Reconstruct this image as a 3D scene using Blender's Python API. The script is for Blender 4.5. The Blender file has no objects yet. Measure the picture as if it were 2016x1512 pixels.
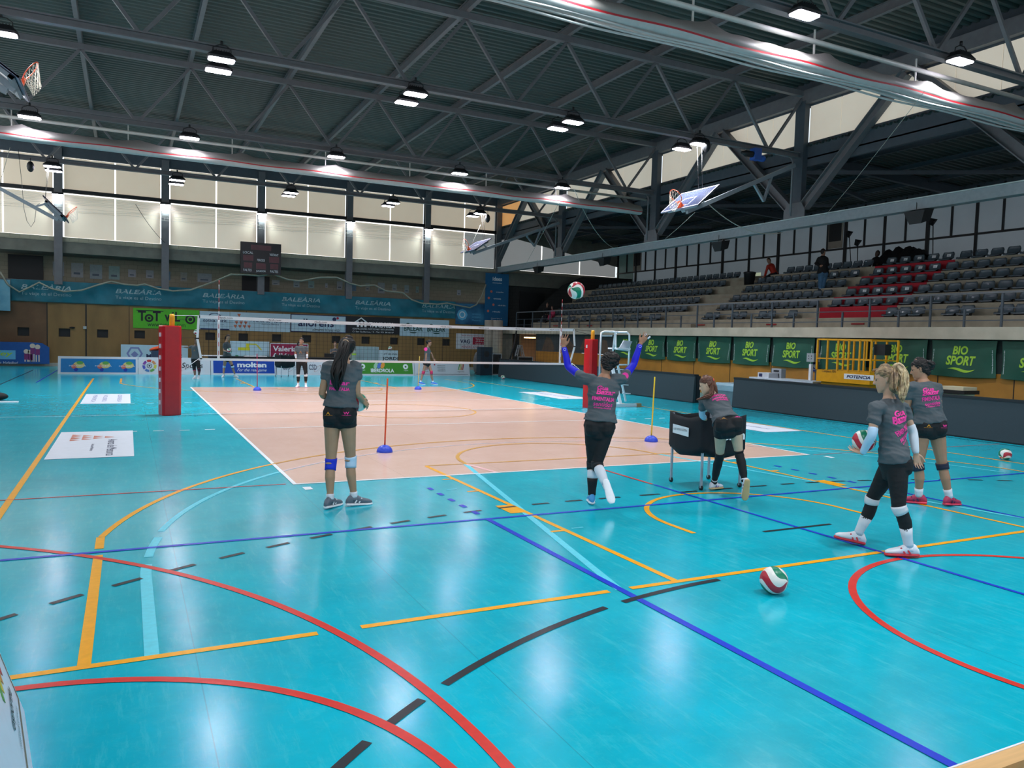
import bpy, math, random
import numpy as np
from mathutils import Vector, Matrix
random.seed(7)
sc = bpy.context.scene
COL = sc.collection

# ------------------------------------------------------------------ camera
CAM = np.array([-1.8550, -9.7440, 1.8930])
YAW, PITCH, ROLL, FPX = 0.464323, -0.057597, 0.028450, 1513.7
FW = np.array([math.sin(YAW)*math.cos(PITCH), math.cos(YAW)*math.cos(PITCH), math.sin(PITCH)])
_rt = np.array([math.cos(YAW), -math.sin(YAW), 0.0]); _up = np.cross(_rt, FW)
RT = _rt*math.cos(ROLL) + _up*math.sin(ROLL)
UP = -_rt*math.sin(ROLL) + _up*math.cos(ROLL)
cam_data = bpy.data.cameras.new('camera'); cam = bpy.data.objects.new('camera', cam_data)
COL.objects.link(cam); sc.camera = cam
cam_data.sensor_fit = 'HORIZONTAL'; cam_data.sensor_width = 36.0
cam_data.lens = FPX/2016.0*36.0; cam_data.clip_start = 0.05; cam_data.clip_end = 300
cam.matrix_world = Matrix(((RT[0], UP[0], -FW[0], CAM[0]), (RT[1], UP[1], -FW[1], CAM[1]), (RT[2], UP[2], -FW[2], CAM[2]), (0, 0, 0, 1)))

# ------------------------------------------------------------------ world, colour
world = bpy.data.worlds.new('daylight'); sc.world = world; world.use_nodes = True
bg = world.node_tree.nodes['Background']
bg.inputs[0].default_value = (0.82, 0.92, 1.0, 1); bg.inputs[1].default_value = 1.0
sc.view_settings.view_transform = 'Standard'; sc.view_settings.look = 'None'
sc.view_settings.gamma = 1.0; sc.view_settings.use_curve_mapping = False
sc.view_settings.exposure = 0.12
LAMP_W = 120.0     # watts of each high-bay lamp
WIN = 0.48         # strength of the daylit blinds

def area_light(name, loc, size, watts, color=(1, 1, 1), direction=(0, 0, -1), size_y=None, spread=None):
    l = bpy.data.lights.new(name, 'AREA'); l.energy = watts; l.color = color; l.size = size
    if size_y: l.shape = 'RECTANGLE'; l.size_y = size_y
    else: l.shape = 'DISK'
    if spread: l.spread = spread
    o = bpy.data.objects.new(name, l); COL.objects.link(o)
    o.location = loc
    o.rotation_euler = Vector(direction).to_track_quat('-Z', 'Y').to_euler()
    return o

# ------------------------------------------------------------------ where a pixel of the photo lies in the hall
def ray(u, v): return FW + RT*(u-1008)/FPX - UP*(v-756)/FPX
def at_z(u, v, z=0.0): d = ray(u, v); return CAM + d*(z-CAM[2])/d[2]
def at_y(u, v, y): d = ray(u, v); return CAM + d*(y-CAM[1])/d[1]
def at_x(u, v, x): d = ray(u, v); return CAM + d*(x-CAM[0])/d[0]
def at_d(u, v, dist): return CAM + ray(u, v)*dist

# ------------------------------------------------------------------ materials
def lin(c):
    if isinstance(c, str):
        c = c.lstrip('#'); c = [int(c[i:i+2], 16)/255 for i in (0, 2, 4)]
    return tuple(x/12.92 if x <= 0.04045 else ((x+0.055)/1.055)**2.4 for x in c)
MATS = {}
def mat(name, color='#808080', rough=0.5, metal=0.0, spec=0.5, var=0.06, scale=8.0, bump=0.0, bscale=40.0, emit=0.0, alpha=1.0, trans=0.0, stretch=None, coat=0.0, double=None, ior=1.45):
    """a procedural surface: one colour with a little cloudy variation, optional grain in relief"""
    if name in MATS: return MATS[name]
    m = bpy.data.materials.new(name); m.use_nodes = True; nt = m.node_tree; N = nt.nodes; L = nt.links
    b = N['Principled BSDF']; c = lin(color)
    b.inputs['Base Color'].default_value = (*c, 1); b.inputs['Roughness'].default_value = rough
    b.inputs['Metallic'].default_value = metal; b.inputs['Specular IOR Level'].default_value = spec
    b.inputs['IOR'].default_value = ior
    if coat: b.inputs['Coat Weight'].default_value = coat; b.inputs['Coat Roughness'].default_value = 0.15
    if trans: b.inputs['Transmission Weight'].default_value = trans
    if alpha < 1: b.inputs['Alpha'].default_value = alpha
    if emit:
        b.inputs['Emission Color'].default_value = (*c, 1); b.inputs['Emission Strength'].default_value = emit
    if var or bump:
        tc = N.new('ShaderNodeTexCoord'); mp = N.new('ShaderNodeMapping'); L.new(tc.outputs['Object'], mp.inputs[0])
        if stretch: mp.inputs['Scale'].default_value = stretch
        if var:
            n = N.new('ShaderNodeTexNoise'); n.inputs['Scale'].default_value = scale; n.inputs['Detail'].default_value = 4
            L.new(mp.outputs[0], n.inputs['Vector'])
            r = N.new('ShaderNodeValToRGB'); L.new(n.outputs['Fac'], r.inputs[0])
            r.color_ramp.elements[0].position = 0.3; r.color_ramp.elements[1].position = 0.7
            c2 = lin(double) if double else tuple(min(1, x*(1+var)) for x in c)
            r.color_ramp.elements[0].color = (*[x*(1-var) for x in c], 1); r.color_ramp.elements[1].color = (*c2, 1)
            L.new(r.outputs[0], b.inputs['Base Color'])
        if bump:
            n2 = N.new('ShaderNodeTexNoise'); n2.inputs['Scale'].default_value = bscale; L.new(mp.outputs[0], n2.inputs['Vector'])
            bp = N.new('ShaderNodeBump'); bp.inputs['Strength'].default_value = bump; bp.inputs['Distance'].default_value = 0.01
            L.new(n2.outputs['Fac'], bp.inputs['Height']); L.new(bp.outputs[0], b.inputs['Normal'])
    MATS[name] = m
    return m
def glow(name, color, strength):
    if name in MATS: return MATS[name]
    m = bpy.data.materials.new(name); m.use_nodes = True; nt = m.node_tree; nt.nodes.clear()
    e = nt.nodes.new('ShaderNodeEmission'); e.inputs[0].default_value = (*lin(color), 1); e.inputs[1].default_value = strength
    o = nt.nodes.new('ShaderNodeOutputMaterial'); nt.links.new(e.outputs[0], o.inputs[0]); MATS[name] = m
    return m

# ------------------------------------------------------------------ mesh builder
V3 = lambda *a: np.array(a, float)
def unit(v): v = np.asarray(v, float); n = np.linalg.norm(v); return v/n if n else v
def frame(d, hint=(0, 0, 1)):
    d = unit(d); h = np.asarray(hint, float)
    if abs(d@unit(h)) > 0.98: h = np.array((0, 1, 0.)) if abs(d[1]) < 0.9 else np.array((1., 0, 0))
    a = unit(np.cross(h, d)); b = np.cross(d, a)
    return a, b, d
TEXT_CACHE = {}
def text_shape(s, weight=0.0, slant=0.0, spacing=1.0):
    k = (s, weight, slant, spacing)
    if k in TEXT_CACHE: return TEXT_CACHE[k]
    c = bpy.data.curves.new('t', 'FONT'); c.body = s; c.offset = weight; c.shear = slant; c.space_character = spacing
    c.resolution_u = 3; c.fill_mode = 'FRONT'
    o = bpy.data.objects.new('t', c); me = bpy.data.meshes.new_from_object(o)
    n = len(me.vertices); co = np.zeros(n*3); me.vertices.foreach_get('co', co); co = co.reshape(-1, 3)[:, :2]
    fs = [tuple(p.vertices) for p in me.polygons]
    bpy.data.objects.remove(o); bpy.data.curves.remove(c); bpy.data.meshes.remove(me)
    lo = co.min(0); hi = co.max(0)
    TEXT_CACHE[k] = (co-lo, hi-lo, fs); return TEXT_CACHE[k]
class MB:
    def __init__(s): s.v = []; s.f = []; s.m = []; s.mats = []; s.smooth = []
    def mi(s, m):
        if m not in s.mats: s.mats.append(m)
        return s.mats.index(m)
    def add(s, vs, fs, m, smooth=False):
        o = len(s.v); s.v.extend([tuple(map(float, p)) for p in vs]); k = s.mi(m)
        for f in fs: s.f.append(tuple(o+i for i in f)); s.m.append(k); s.smooth.append(smooth)
        return s
    def quad(s, a, b, c, d, m): return s.add([a, b, c, d], [(0, 1, 2, 3)], m)
    def poly(s, pts, m): return s.add(pts, [tuple(range(len(pts)))], m)
    def box(s, lo, hi, m):
        x0, y0, z0 = lo; x1, y1, z1 = hi
        return s.add([(x0, y0, z0), (x1, y0, z0), (x1, y1, z0), (x0, y1, z0), (x0, y0, z1), (x1, y0, z1), (x1, y1, z1), (x0, y1, z1)],
                     [(0, 3, 2, 1), (4, 5, 6, 7), (0, 1, 5, 4), (1, 2, 6, 5), (2, 3, 7, 6), (3, 0, 4, 7)], m)
    def bar(s, p, q, w, h, m, hint=(0, 0, 1)):
        p = np.asarray(p, float); q = np.asarray(q, float); a, b, d = frame(q-p, hint)
        a = a*w/2; b = b*h/2
        vs = [p-a-b, p+a-b, p+a+b, p-a+b, q-a-b, q+a-b, q+a+b, q-a+b]
        return s.add(vs, [(0, 3, 2, 1), (4, 5, 6, 7), (0, 1, 5, 4), (1, 2, 6, 5), (2, 3, 7, 6), (3, 0, 4, 7)], m)
    def ibeam(s, p, q, w, h, m, t=0.015):
        p = np.asarray(p, float); q = np.asarray(q, float); a, b, d = frame(q-p)
        for o, ww, hh in ((b*(h/2-t/2), w, t), (-b*(h/2-t/2), w, t), (b*0, t, h-2*t)): s.bar(p+o, q+o, ww, hh, m)
        return s
    def tube(s, pts, r, m, n=8, cap=True, closed=False, smooth=True):
        pts = [np.asarray(p, float) for p in pts]; K = len(pts)
        rr = r if hasattr(r, '__len__') else [r]*K
        vs = []; a = None
        for i, p in enumerate(pts):
            if closed: d = pts[(i+1) % K]-pts[i-1]
            else: d = pts[min(i+1, K-1)]-pts[max(i-1, 0)]
            d = unit(d)
            if a is None: a, b, _ = frame(d)
            else:
                a = unit(a-d*(a@d)); b = np.cross(d, a)
            for j in range(n):
                t = 2*math.pi*j/n; vs.append(p+rr[i]*(a*math.cos(t)+b*math.sin(t)))
        fs = []
        for i in range(K if closed else K-1):
            i2 = (i+1) % K
            for j in range(n): fs.append((i*n+j, i*n+(j+1) % n, i2*n+(j+1) % n, i2*n+j))
        if cap and not closed: fs += [tuple(range(n))[::-1], tuple((K-1)*n+j for j in range(n))]
        return s.add(vs, fs, m, smooth)
    def lathe(s, o, prof, m, n=24, axis=(0, 0, 1), smooth=True, cap=True):
        o = np.asarray(o, float); a, b, d = frame(axis)
        vs = []; fs = []
        for r, z in prof:
            for j in range(n):
                t = 2*math.pi*j/n; vs.append(o+d*z+r*(a*math.cos(t)+b*math.sin(t)))
        for i in range(len(prof)-1):
            for j in range(n): fs.append((i*n+j, i*n+(j+1) % n, (i+1)*n+(j+1) % n, (i+1)*n+j))
        if cap: fs += [tuple(range(n))[::-1], tuple((len(prof)-1)*n+j for j in range(n))]
        return s.add(vs, fs, m, smooth)
    def ball(s, o, r, m, n=16, k=10, sc3=(1, 1, 1), ax=None):
        o = np.asarray(o, float); vs = []; fs = []
        A = np.eye(3) if ax is None else np.asarray(ax)
        for i in range(k+1):
            ph = math.pi*i/k
            for j in range(n):
                t = 2*math.pi*j/n; p = V3(math.sin(ph)*math.cos(t)*sc3[0], math.sin(ph)*math.sin(t)*sc3[1], math.cos(ph)*sc3[2])*r
                vs.append(o+A@p)
        for i in range(k):
            for j in range(n): fs.append((i*n+j, (i+1)*n+j, (i+1)*n+(j+1) % n, i*n+(j+1) % n))
        return s.add(vs, fs, m, True)
    def text(s, t, o, X, Y, height, m, width=None, weight=0.0, slant=0.0, align='C', lift=0.004, spacing=1.0, warp=None):
        """flat lettering: o is the left/centre of its foot line"""
        co, size, fs = text_shape(t, weight, slant, spacing)
        o = np.asarray(o, float); X = unit(X); Y = unit(Y); nrm = np.cross(X, Y)
        ky = height/size[1]; kx = (width/size[0]) if width else ky
        off = -size[0]*kx/2 if align == 'C' else 0
        vs = [o+X*(p[0]*kx+off)+Y*p[1]*ky+nrm*lift for p in co]
        if warp: vs = [warp(p) for p in vs]
        return s.add(vs, fs, m)
    def disc(s, o, X, Y, r, m, n=24, lift=0.003, r0=0.0, a0=0.0, a1=2*math.pi, ry=None):
        o = np.asarray(o, float); X = unit(X); Y = unit(Y); nrm = np.cross(X, Y); ry = ry or r
        P = lambda q, t: o+nrm*lift+X*q*math.cos(t)+Y*q*(ry/r)*math.sin(t)
        ts = [a0+(a1-a0)*i/n for i in range(n+1)]
        if r0 <= 0:
            vs = [P(r, t) for t in ts]+[o+nrm*lift]; return s.add(vs, [(i, i+1, n+1) for i in range(n)], m)
        vs = [P(r, t) for t in ts]+[P(r0, t) for t in ts]
        return s.add(vs, [(i, i+1, n+2+i, n+1+i) for i in range(n)], m)
    def mesh(s, name):
        me = bpy.data.meshes.new(name); me.from_pydata(s.v, [], s.f); me.validate(clean_customdata=False)
        for m in s.mats: me.materials.append(m)
        if len(me.polygons) == len(s.m):
            me.polygons.foreach_set('material_index', s.m); me.polygons.foreach_set('use_smooth', s.smooth)
        me.update(); return me
    def build(s, name, parent=None, kind=None, label=None, cat=None, group=None, origin=None):
        me = s.mesh(name); o = bpy.data.objects.new(name, me); COL.objects.link(o)
        if origin is not None:
            me.transform(Matrix.Translation([-float(c) for c in origin])); o.location = [float(c) for c in origin]
        if parent is not None:
            o.parent = parent; o.matrix_parent_inverse = parent.matrix_world.inverted() if parent.type != 'EMPTY' else Matrix.Translation(-parent.location)
        tag(o, label, cat, group, kind); return o
def tag(o, label=None, cat=None, group=None, kind=None):
    if label: o['label'] = label
    if cat: o['category'] = cat
    if group: o['group'] = group
    if kind: o['kind'] = kind
    return o
def thing(name, label, cat, loc=(0, 0, 0), group=None, rotz=0.0):
    """an Empty at a thing's base; parts are built in world coordinates and parented to it (rotz only for local prototypes)"""
    o = bpy.data.objects.new(name, None); COL.objects.link(o); o.location = [float(c) for c in loc]
    o.rotation_euler = (0, 0, rotz); o.empty_display_size = 0.2
    return tag(o, label, cat, group)
def local(name, mb, parent):
    """a part whose mesh is in its thing's own coordinates"""
    o = bpy.data.objects.new(name, mb.mesh(name)); COL.objects.link(o); o.parent = parent; return o
def copy_tree(root, loc=None, rot=None, label=None, group=None):
    r = root.copy(); COL.objects.link(r)
    if loc is not None: r.location = [float(c) for c in loc]
    if rot is not None: r.rotation_euler = rot
    if label: r['label'] = label
    if group: r['group'] = group
    for ch in root.children:
        c = ch.copy(); COL.objects.link(c); c.parent = r
        for g in ch.children:
            d = g.copy(); COL.objects.link(d); d.parent = c
    return r
def struct(mb, name, parent=None): return mb.build(name, parent, kind='structure')
# ================================================================== the hall
PI = math.pi
XL, XR, XE = -9.4, 18.4, 27.1       # left wall, side truss / stand front, back of the stand
YN, YF = -14.6, 33.0                # near wall, far wall
# ---- floor
def floor_mat(name, c1, c2, c3, rough=0.2, k2=0.34, k3=0.15):
    m = bpy.data.materials.new(name); m.use_nodes = True; nt = m.node_tree; N = nt.nodes; L = nt.links; b = N['Principled BSDF']
    tc = N.new('ShaderNodeTexCoord')
    def noise(scale, st, detail=5, rough_=0.6, rot=0.0):
        mp = N.new('ShaderNodeMapping'); mp.inputs['Scale'].default_value = st; mp.inputs['Rotation'].default_value = (0, 0, rot); L.new(tc.outputs['Object'], mp.inputs[0])
        n = N.new('ShaderNodeTexNoise'); n.inputs['Scale'].default_value = scale; n.inputs['Detail'].default_value = detail; n.inputs['Roughness'].default_value = rough_
        L.new(mp.outputs[0], n.inputs['Vector']); return n
    def ramp(n, p0, p1, v0, v1):
        r = N.new('ShaderNodeValToRGB'); L.new(n.outputs['Fac'], r.inputs[0]); r.color_ramp.elements[0].position = p0; r.color_ramp.elements[1].position = p1
        r.color_ramp.elements[0].color = (*v0, 1); r.color_ramp.elements[1].color = (*v1, 1); return r
    def mix(f, a, bb, k=None):
        x = N.new('ShaderNodeMix'); x.data_type = 'RGBA'
        if f is None: x.inputs[0].default_value = k
        else: L.new(f, x.inputs[0])
        L.new(a, x.inputs[6]) if hasattr(a, 'name') else None
        L.new(bb, x.inputs[7]) if hasattr(bb, 'name') else None
        return x
    n1 = noise(0.9, (1, 1, 1), 6, 0.7); r1 = ramp(n1, 0.35, 0.68, lin(c1), lin(c2))
    n2 = noise(3.0, (6.0, 0.8, 1), 6, 0.75, 0.35); r2 = ramp(n2, 0.52, 0.72, (0, 0, 0), (1, 1, 1))
    n3 = noise(7.0, (1, 1, 1), 8, 0.8); r3 = ramp(n3, 0.5, 0.66, (0, 0, 0), (1, 1, 1))
    rgb = N.new('ShaderNodeRGB'); rgb.outputs[0].default_value = (*lin(c3), 1)
    mul = N.new('ShaderNodeMath'); mul.operation = 'MULTIPLY'; mul.inputs[1].default_value = k2; L.new(r2.outputs[0], mul.inputs[0])
    mul2 = N.new('ShaderNodeMath'); mul2.operation = 'MULTIPLY'; mul2.inputs[1].default_value = k3; L.new(r3.outputs[0], mul2.inputs[0])
    x1 = mix(mul.outputs[0], r1.outputs[0], rgb.outputs[0]); x2 = mix(mul2.outputs[0], x1.outputs[2], rgb.outputs[0])
    # faint seams between the vinyl sheets, 1.5 m apart
    sx = N.new('ShaderNodeSeparateXYZ'); L.new(tc.outputs['Object'], sx.inputs[0])
    md = N.new('ShaderNodeMath'); md.operation = 'PINGPONG'; md.inputs[1].default_value = 0.75; L.new(sx.outputs[0], md.inputs[0])
    lt = N.new('ShaderNodeMath'); lt.operation = 'LESS_THAN'; lt.inputs[1].default_value = 0.003; L.new(md.outputs[0], lt.inputs[0])
    m3 = N.new('ShaderNodeMath'); m3.operation = 'MULTIPLY'; m3.inputs[1].default_value = 0.3; L.new(lt.outputs[0], m3.inputs[0])
    blk = N.new('ShaderNodeRGB'); blk.outputs[0].default_value = (0.01, 0.03, 0.04, 1)
    x3 = mix(m3.outputs[0], x2.outputs[2], blk.outputs[0])
    L.new(x3.outputs[2], b.inputs['Base Color'])
    rr = N.new('ShaderNodeMapRange'); L.new(n3.outputs['Fac'], rr.inputs[0]); rr.inputs[3].default_value = rough-0.02; rr.inputs[4].default_value = rough+0.04
    L.new(rr.outputs[0], b.inputs['Roughness']); b.inputs['Specular IOR Level'].default_value = 0.5
    nb = noise(9.0, (1, 1, 1), 3); bp = N.new('ShaderNodeBump'); bp.inputs['Strength'].default_value = 0.008; bp.inputs['Distance'].default_value = 0.01
    L.new(nb.outputs['Fac'], bp.inputs['Height']); L.new(bp.outputs[0], b.inputs['Normal'])
    return m
FLOOR = floor_mat('turquoise vinyl', '#00a5ba', '#00b8cf', '#58ccd9', 0.17)
PINK = floor_mat('salmon vinyl', '#d8b3a2', '#dfbcac', '#e6cabd', 0.19, 0.2, 0.12)
f = MB(); f.box((XL, YN, -0.15), (XR+0.3, YF+0.3, 0.0), FLOOR); floor = struct(f, 'floor')

# ---- court markings, laid on the floor
ZN = [0]
def zstep(z): ZN[0] += 1; return z+0.00012*(ZN[0] % 5)
def seg(mb, p, q, w, z, m):
    z = zstep(z)
    p = V3(*p); q = V3(*q); d = unit(q-p); n = V3(-d[1], d[0])*w/2
    P = lambda a: (a[0], a[1], z)
    mb.quad(P(p-n), P(q-n), P(q+n), P(p+n), m)
def arc(mb, c, r, a0, a1, w, z, m, n=48):
    z = zstep(z)
    ts = [math.radians(a0+(a1-a0)*i/n) for i in range(n+1)]
    vs = [(c[0]+(r-w/2)*math.cos(t), c[1]+(r-w/2)*math.sin(t), z) for t in ts]+[(c[0]+(r+w/2)*math.cos(t), c[1]+(r+w/2)*math.sin(t), z) for t in ts]
    mb.add(vs, [(i, i+n+1, i+n+2, i+1) for i in range(n)], m)
def paint(name, c, rough=0.3): return mat(name, c, rough, var=0.08, scale=20)
YEL, RED, BLU, BLK, LBL, WHT = paint('yellow line', '#f0a800'), paint('red line', '#cf3227'), paint('blue line', '#0838c8'), paint('black line', '#1c2126'), paint('pale blue line', '#58d0e4'), paint('white line', '#e8eef2')
OCH, PNK2, SLT = paint('ochre line', '#cf9a3c'), paint('pink line', '#e9b9b8'), paint('slate line', '#8a8c90')
mk = lambda mb, n: struct(mb, n, floor)
v = MB(); v.quad((0, 0, 0.0015), (9, 0, 0.0015), (9, 18, 0.0015), (0, 18, 0.0015), PINK); mk(v, 'volleyball_court')
v = MB()
for p, q in (((0, 0.025), (9, 0.025)), ((0, 17.975), (9, 17.975)), ((0.025, 0), (0.025, 18)), ((8.975, 0), (8.975, 18))): seg(v, p, q, 0.05, 0.004, WHT)
for y in (6, 12): seg(v, (0, y), (9, y), 0.05, 0.0035, WHT)
seg(v, (0, 9), (9, 9), 0.05, 0.0035, WHT); seg(v, (-5.5, 9.0), (0, 9.0), 0.025, 0.003, WHT)
for y in (6, 12):
    for k in range(5):
        seg(v, (-0.35-0.45*k-0.18, y), (-0.35-0.45*k, y), 0.045, 0.0035, WHT); seg(v, (9.35+0.45*k, y), (9.53+0.45*k, y), 0.045, 0.0035, WHT)
for x in (0.12, 9.12): seg(v, (x, -0.38), (x, -0.2), 0.1, 0.0035, WHT)
mk(v, 'volleyball_line')
b = MB(); BY = -4.95
seg(b, (-3.0, BY-0.0), (-0.78, BY), 0.06, 0.003, YEL); seg(b, (-0.5, BY), (1.42, BY), 0.06, 0.003, YEL); seg(b, (1.62, BY), (12.0, BY), 0.06, 0.003, YEL)
seg(b, (-3.0, BY), (-3.0, 22.9), 0.07, 0.003, YEL); seg(b, (12.0, BY), (12.0, 22.9), 0.06, 0.003, YEL)
def hoop_end(b, yb, s):   # s=+1: court lies at greater y
    cy = yb+s*1.575
    for sx in (-1, 1):
        X = 4.5+sx*6.575
        seg(b, (X, yb), (X, yb+s*2.37), 0.07, 0.0032, YEL) if sx < 0 else seg(b, (X, yb), (X, yb+s*2.99), 0.06, 0.0032, YEL)
        if sx < 0: seg(b, (X, yb+s*2.58), (X, yb+s*2.99), 0.07, 0.0032, YEL)
    a = math.degrees(math.asin(1.43/6.75))
    if s > 0: arc(b, (4.5, cy), 6.72, a, 180-a, 0.06, 0.003, YEL, 96)
    else: arc(b, (4.5, cy), 6.72, -180+a, -a, 0.06, 0.003, YEL, 96)
    for X in (2.07, 6.93): seg(b, (X, yb), (X, yb+s*5.8), 0.06, 0.003, YEL)
    seg(b, (2.07, yb+s*5.8), (6.93, yb+s*5.8), 0.05, 0.0045, OCH)
    if s > 0: arc(b, (4.5, yb+5.8), 1.78, 0, 180, 0.06, 0.0045, OCH)
    else: arc(b, (4.5, yb-5.8), 1.78, 180, 360, 0.06, 0.0045, OCH)
    if s > 0: arc(b, (4.5, cy), 1.26, 0, 180, 0.06, 0.003, YEL); [seg(b, (4.5+q*1.26, cy), (4.5+q*1.26, cy-0.38), 0.06, 0.003, YEL) for q in (-1, 1)]
    for X, q in ((2.07, -1), (6.93, 1)):
        for d in (1.75, 3.85, 4.7):
            seg(b, (X+q*0.03, yb+s*d), (X+q*0.17, yb+s*d), 0.05, 0.003, YEL)
        seg(b, (X+q*0.1, yb+s*2.6), (X+q*0.1, yb+s*3.0), 0.18, 0.0034, YEL)
hoop_end(b, BY, 1); hoop_end(b, 22.95, -1)
arc(b, (4.5, 9), 1.8, 0, 360, 0.05, 0.0045, OCH, 64)
mk(b, 'basketball_line')
# the part of the three-point arc that runs over the salmon court is ochre, the rest yellow
o = MB(); a = math.degrees(math.asin(4.62/6.72)); arc(o, (4.5, BY+1.575), 6.72, 48, 132, 0.05, 0.005, OCH, 60); mk(o, 'court_arc')
l = MB(); cy = BY+1.575
arc(l, (4.5, cy), 6.25, 9, 166.5, 0.06, 0.0025, LBL, 110); seg(l, (-1.73, BY), (-1.73, BY+1.62), 0.08, 0.0025, LBL)
arc(l, (4.5, cy), 6.23, 168.5, 174.5, 0.07, 0.0025, LBL, 12); arc(l, (4.5, cy), 6.23, 176.5, 180, 0.08, 0.0025, LBL, 6)
for q in (-1, 1):
    seg(l, (4.5+q*1.8, 0.85), (4.5+q*2.98, BY), 0.07, 0.0025, LBL)
    for d in (0.9, 1.75, 4.0): t = d/5.8; seg(l, (4.5+q*(3.0-1.2*t)+q*0.02, BY+5.8-d+0.0), (4.5+q*(3.0-1.2*t)+q*0.16, BY+5.8-d), 0.03, 0.0025, LBL)
mk(l, 'old_basketball_line')
o = MB(); arc(o, (4.5, cy), 6.25, 44, 136, 0.04, 0.0042, PNK2, 60); seg(o, (2.7, 0.85), (2.84, 0.05), 0.07, 0.0042, PNK2); mk(o, 'faded_line')
h = MB()
for (X, a0, a1) in ((3.0, 90, 180), (6.0, 0, 90)):
    # nine-metre free-throw line, dashed
    n = 31
    for k in range(n):
        t0 = a0+(a1-a0)*k/n; t1 = t0+(a1-a0)/n*0.5; arc(h, (X, -11), 9.0, t0, t1, 0.05, 0.0037, BLK, 3)
for k in range(5): seg(h, (3.25+0.6*k, -2.0), (3.55+0.6*k, -2.0), 0.05, 0.0037, BLK)
arc(h, (3.0, -11), 6.0, 103, 117, 0.05, 0.0035, BLK, 12) if False else None
for a0, a1 in ((93.0, 104.0), (106.0, 123.4), (125.6, 128.8), (130.6, 150)): arc(h, (2.71, -10.51), 5.48, a0, a1, 0.055, 0.0037, BLK, 20)
seg(h, (3.97, -3.96), (4.94, -3.96), 0.045, 0.0037, BLK)
for X in (-5.5, 14.5): seg(h, (X, -11), (X, 29), 0.05, 0.003, mat('navy line', '#14364f', 0.3))
seg(h, (-4.6, 20.5), (-4.6, 29), 0.05, 0.003, BLU); seg(h, (-5.5, 29), (14.5, 29), 0.05, 0.003, BLK)
mk(h, 'handball_line')
r = MB()
arc(r, (-6.44, -6.91), 6.09, -20, 70, 0.06, 0.0036, RED, 90)
arc(r, (-2.48, -7.03), 1.92, -30, 200, 0.06, 0.0036, RED, 60); arc(r, (4.45, -6.94), 1.77, 0, 360, 0.06, 0.0036, RED, 80)
seg(r, (-5.5, 0.06), (-0.08, 0.06), 0.035, 0.0036, RED); seg(r, (9.06, 0.0), (14.5, 0.0), 0.035, 0.003, mat('dull red line', '#a8605a', 0.3))
seg(r, (4.47, -0.03), (4.47, -1.42), 0.045, 0.0036, RED)
mk(r, 'red_line')
u = MB()
seg(u, (-5.5, -2.46), (14.5, -2.56), 0.05, 0.0039, BLU)
seg(u, (1.53, -2.5), (1.53, -12), 0.06, 0.0039, BLU); seg(u, (4.47, -1.45), (4.47, -12), 0.045, 0.0039, BLU); seg(u, (7.42, -2.6), (7.42, -12), 0.05, 0.0039, BLU)
for X in (1.53, 7.4):
    for k in range(5): seg(u, (X, -0.72-0.35*k), (X, -0.86-0.35*k), 0.06, 0.0039, BLU)
mk(u, 'blue_line')

# ---- far wall: timber panelling, gallery, blinds
WOOD = mat('timber panel', '#84663a', 0.55, var=0.16, scale=1.6, stretch=(1, 1, 0.35), bump=0.1)
WOOD2 = mat('timber panel dark', '#664a30', 0.55, var=0.18, scale=1.6)
def block_mat(name, c, cm, sx=0.4, sy=0.2):
    m = bpy.data.materials.new(name); m.use_nodes = True; nt = m.node_tree; N = nt.nodes; L = nt.links; b = N['Principled BSDF']
    tc = N.new('ShaderNodeTexCoord'); sp = N.new('ShaderNodeSeparateXYZ'); L.new(tc.outputs['Object'], sp.inputs[0]); cb = N.new('ShaderNodeCombineXYZ')
    ad = N.new('ShaderNodeMath'); ad.operation = 'ADD'; L.new(sp.outputs[0], ad.inputs[0]); L.new(sp.outputs[1], ad.inputs[1])
    L.new(ad.outputs[0], cb.inputs[0]); L.new(sp.outputs[2], cb.inputs[1])
    br = N.new('ShaderNodeTexBrick'); L.new(cb.outputs[0], br.inputs['Vector']); br.inputs['Scale'].default_value = 1.0
    br.inputs['Brick Width'].default_value = sx; br.inputs['Row Height'].default_value = sy; br.inputs['Mortar Size'].default_value = 0.008
    c0 = lin(c); br.inputs['Color1'].default_value = (*c0, 1); br.inputs['Color2'].default_value = (*[x*0.92 for x in c0], 1); br.inputs['Mortar'].default_value = (*lin(cm), 1)
    L.new(br.outputs[0], b.inputs['Base Color']); b.inputs['Roughness'].default_value = 0.9; return m
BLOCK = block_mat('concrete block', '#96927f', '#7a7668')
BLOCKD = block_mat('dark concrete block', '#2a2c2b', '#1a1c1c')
CONC = mat('concrete', '#8d877c', 0.85, var=0.14, scale=2.5, bump=0.15)
CONCD = mat('dark concrete', '#6a6b62', 0.85, var=0.15, scale=2.5)
STEEL = mat('grey steel', '#636467', 0.45, metal=0.0, var=0.08, scale=6)
STEELD = mat('dark steel', '#444d55', 0.5, var=0.08, scale=6)
BLACKM = mat('black steel', '#15181a', 0.5, var=0.05)
w = MB()
holes = [(at_y(x, y, YF)) for x, y in ((46, 652), (127, 655), (202, 656), (275, 658), (414, 662), (479, 664), (545, 665), (604, 666), (662, 667), (720, 670), (776, 671), (829, 672), (879, 674))]
hx = sorted([h[0] for h in holes]); hz = 1.62; hs = 0.24
z0, z1 = hz-0.2, hz+0.2
w.box((XL, YF, 0), (19.2, YF+0.2, z0), WOOD); w.box((XL, YF, z1), (19.2, YF+0.2, 3.05), WOOD)
edges = [XL]+[e for h in hx for e in (h-hs, h+hs)]+[19.2]
for i in range(0, len(edges), 2): w.box((edges[i], YF, z0), (edges[i+1], YF+0.2, z1), WOOD)
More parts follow.
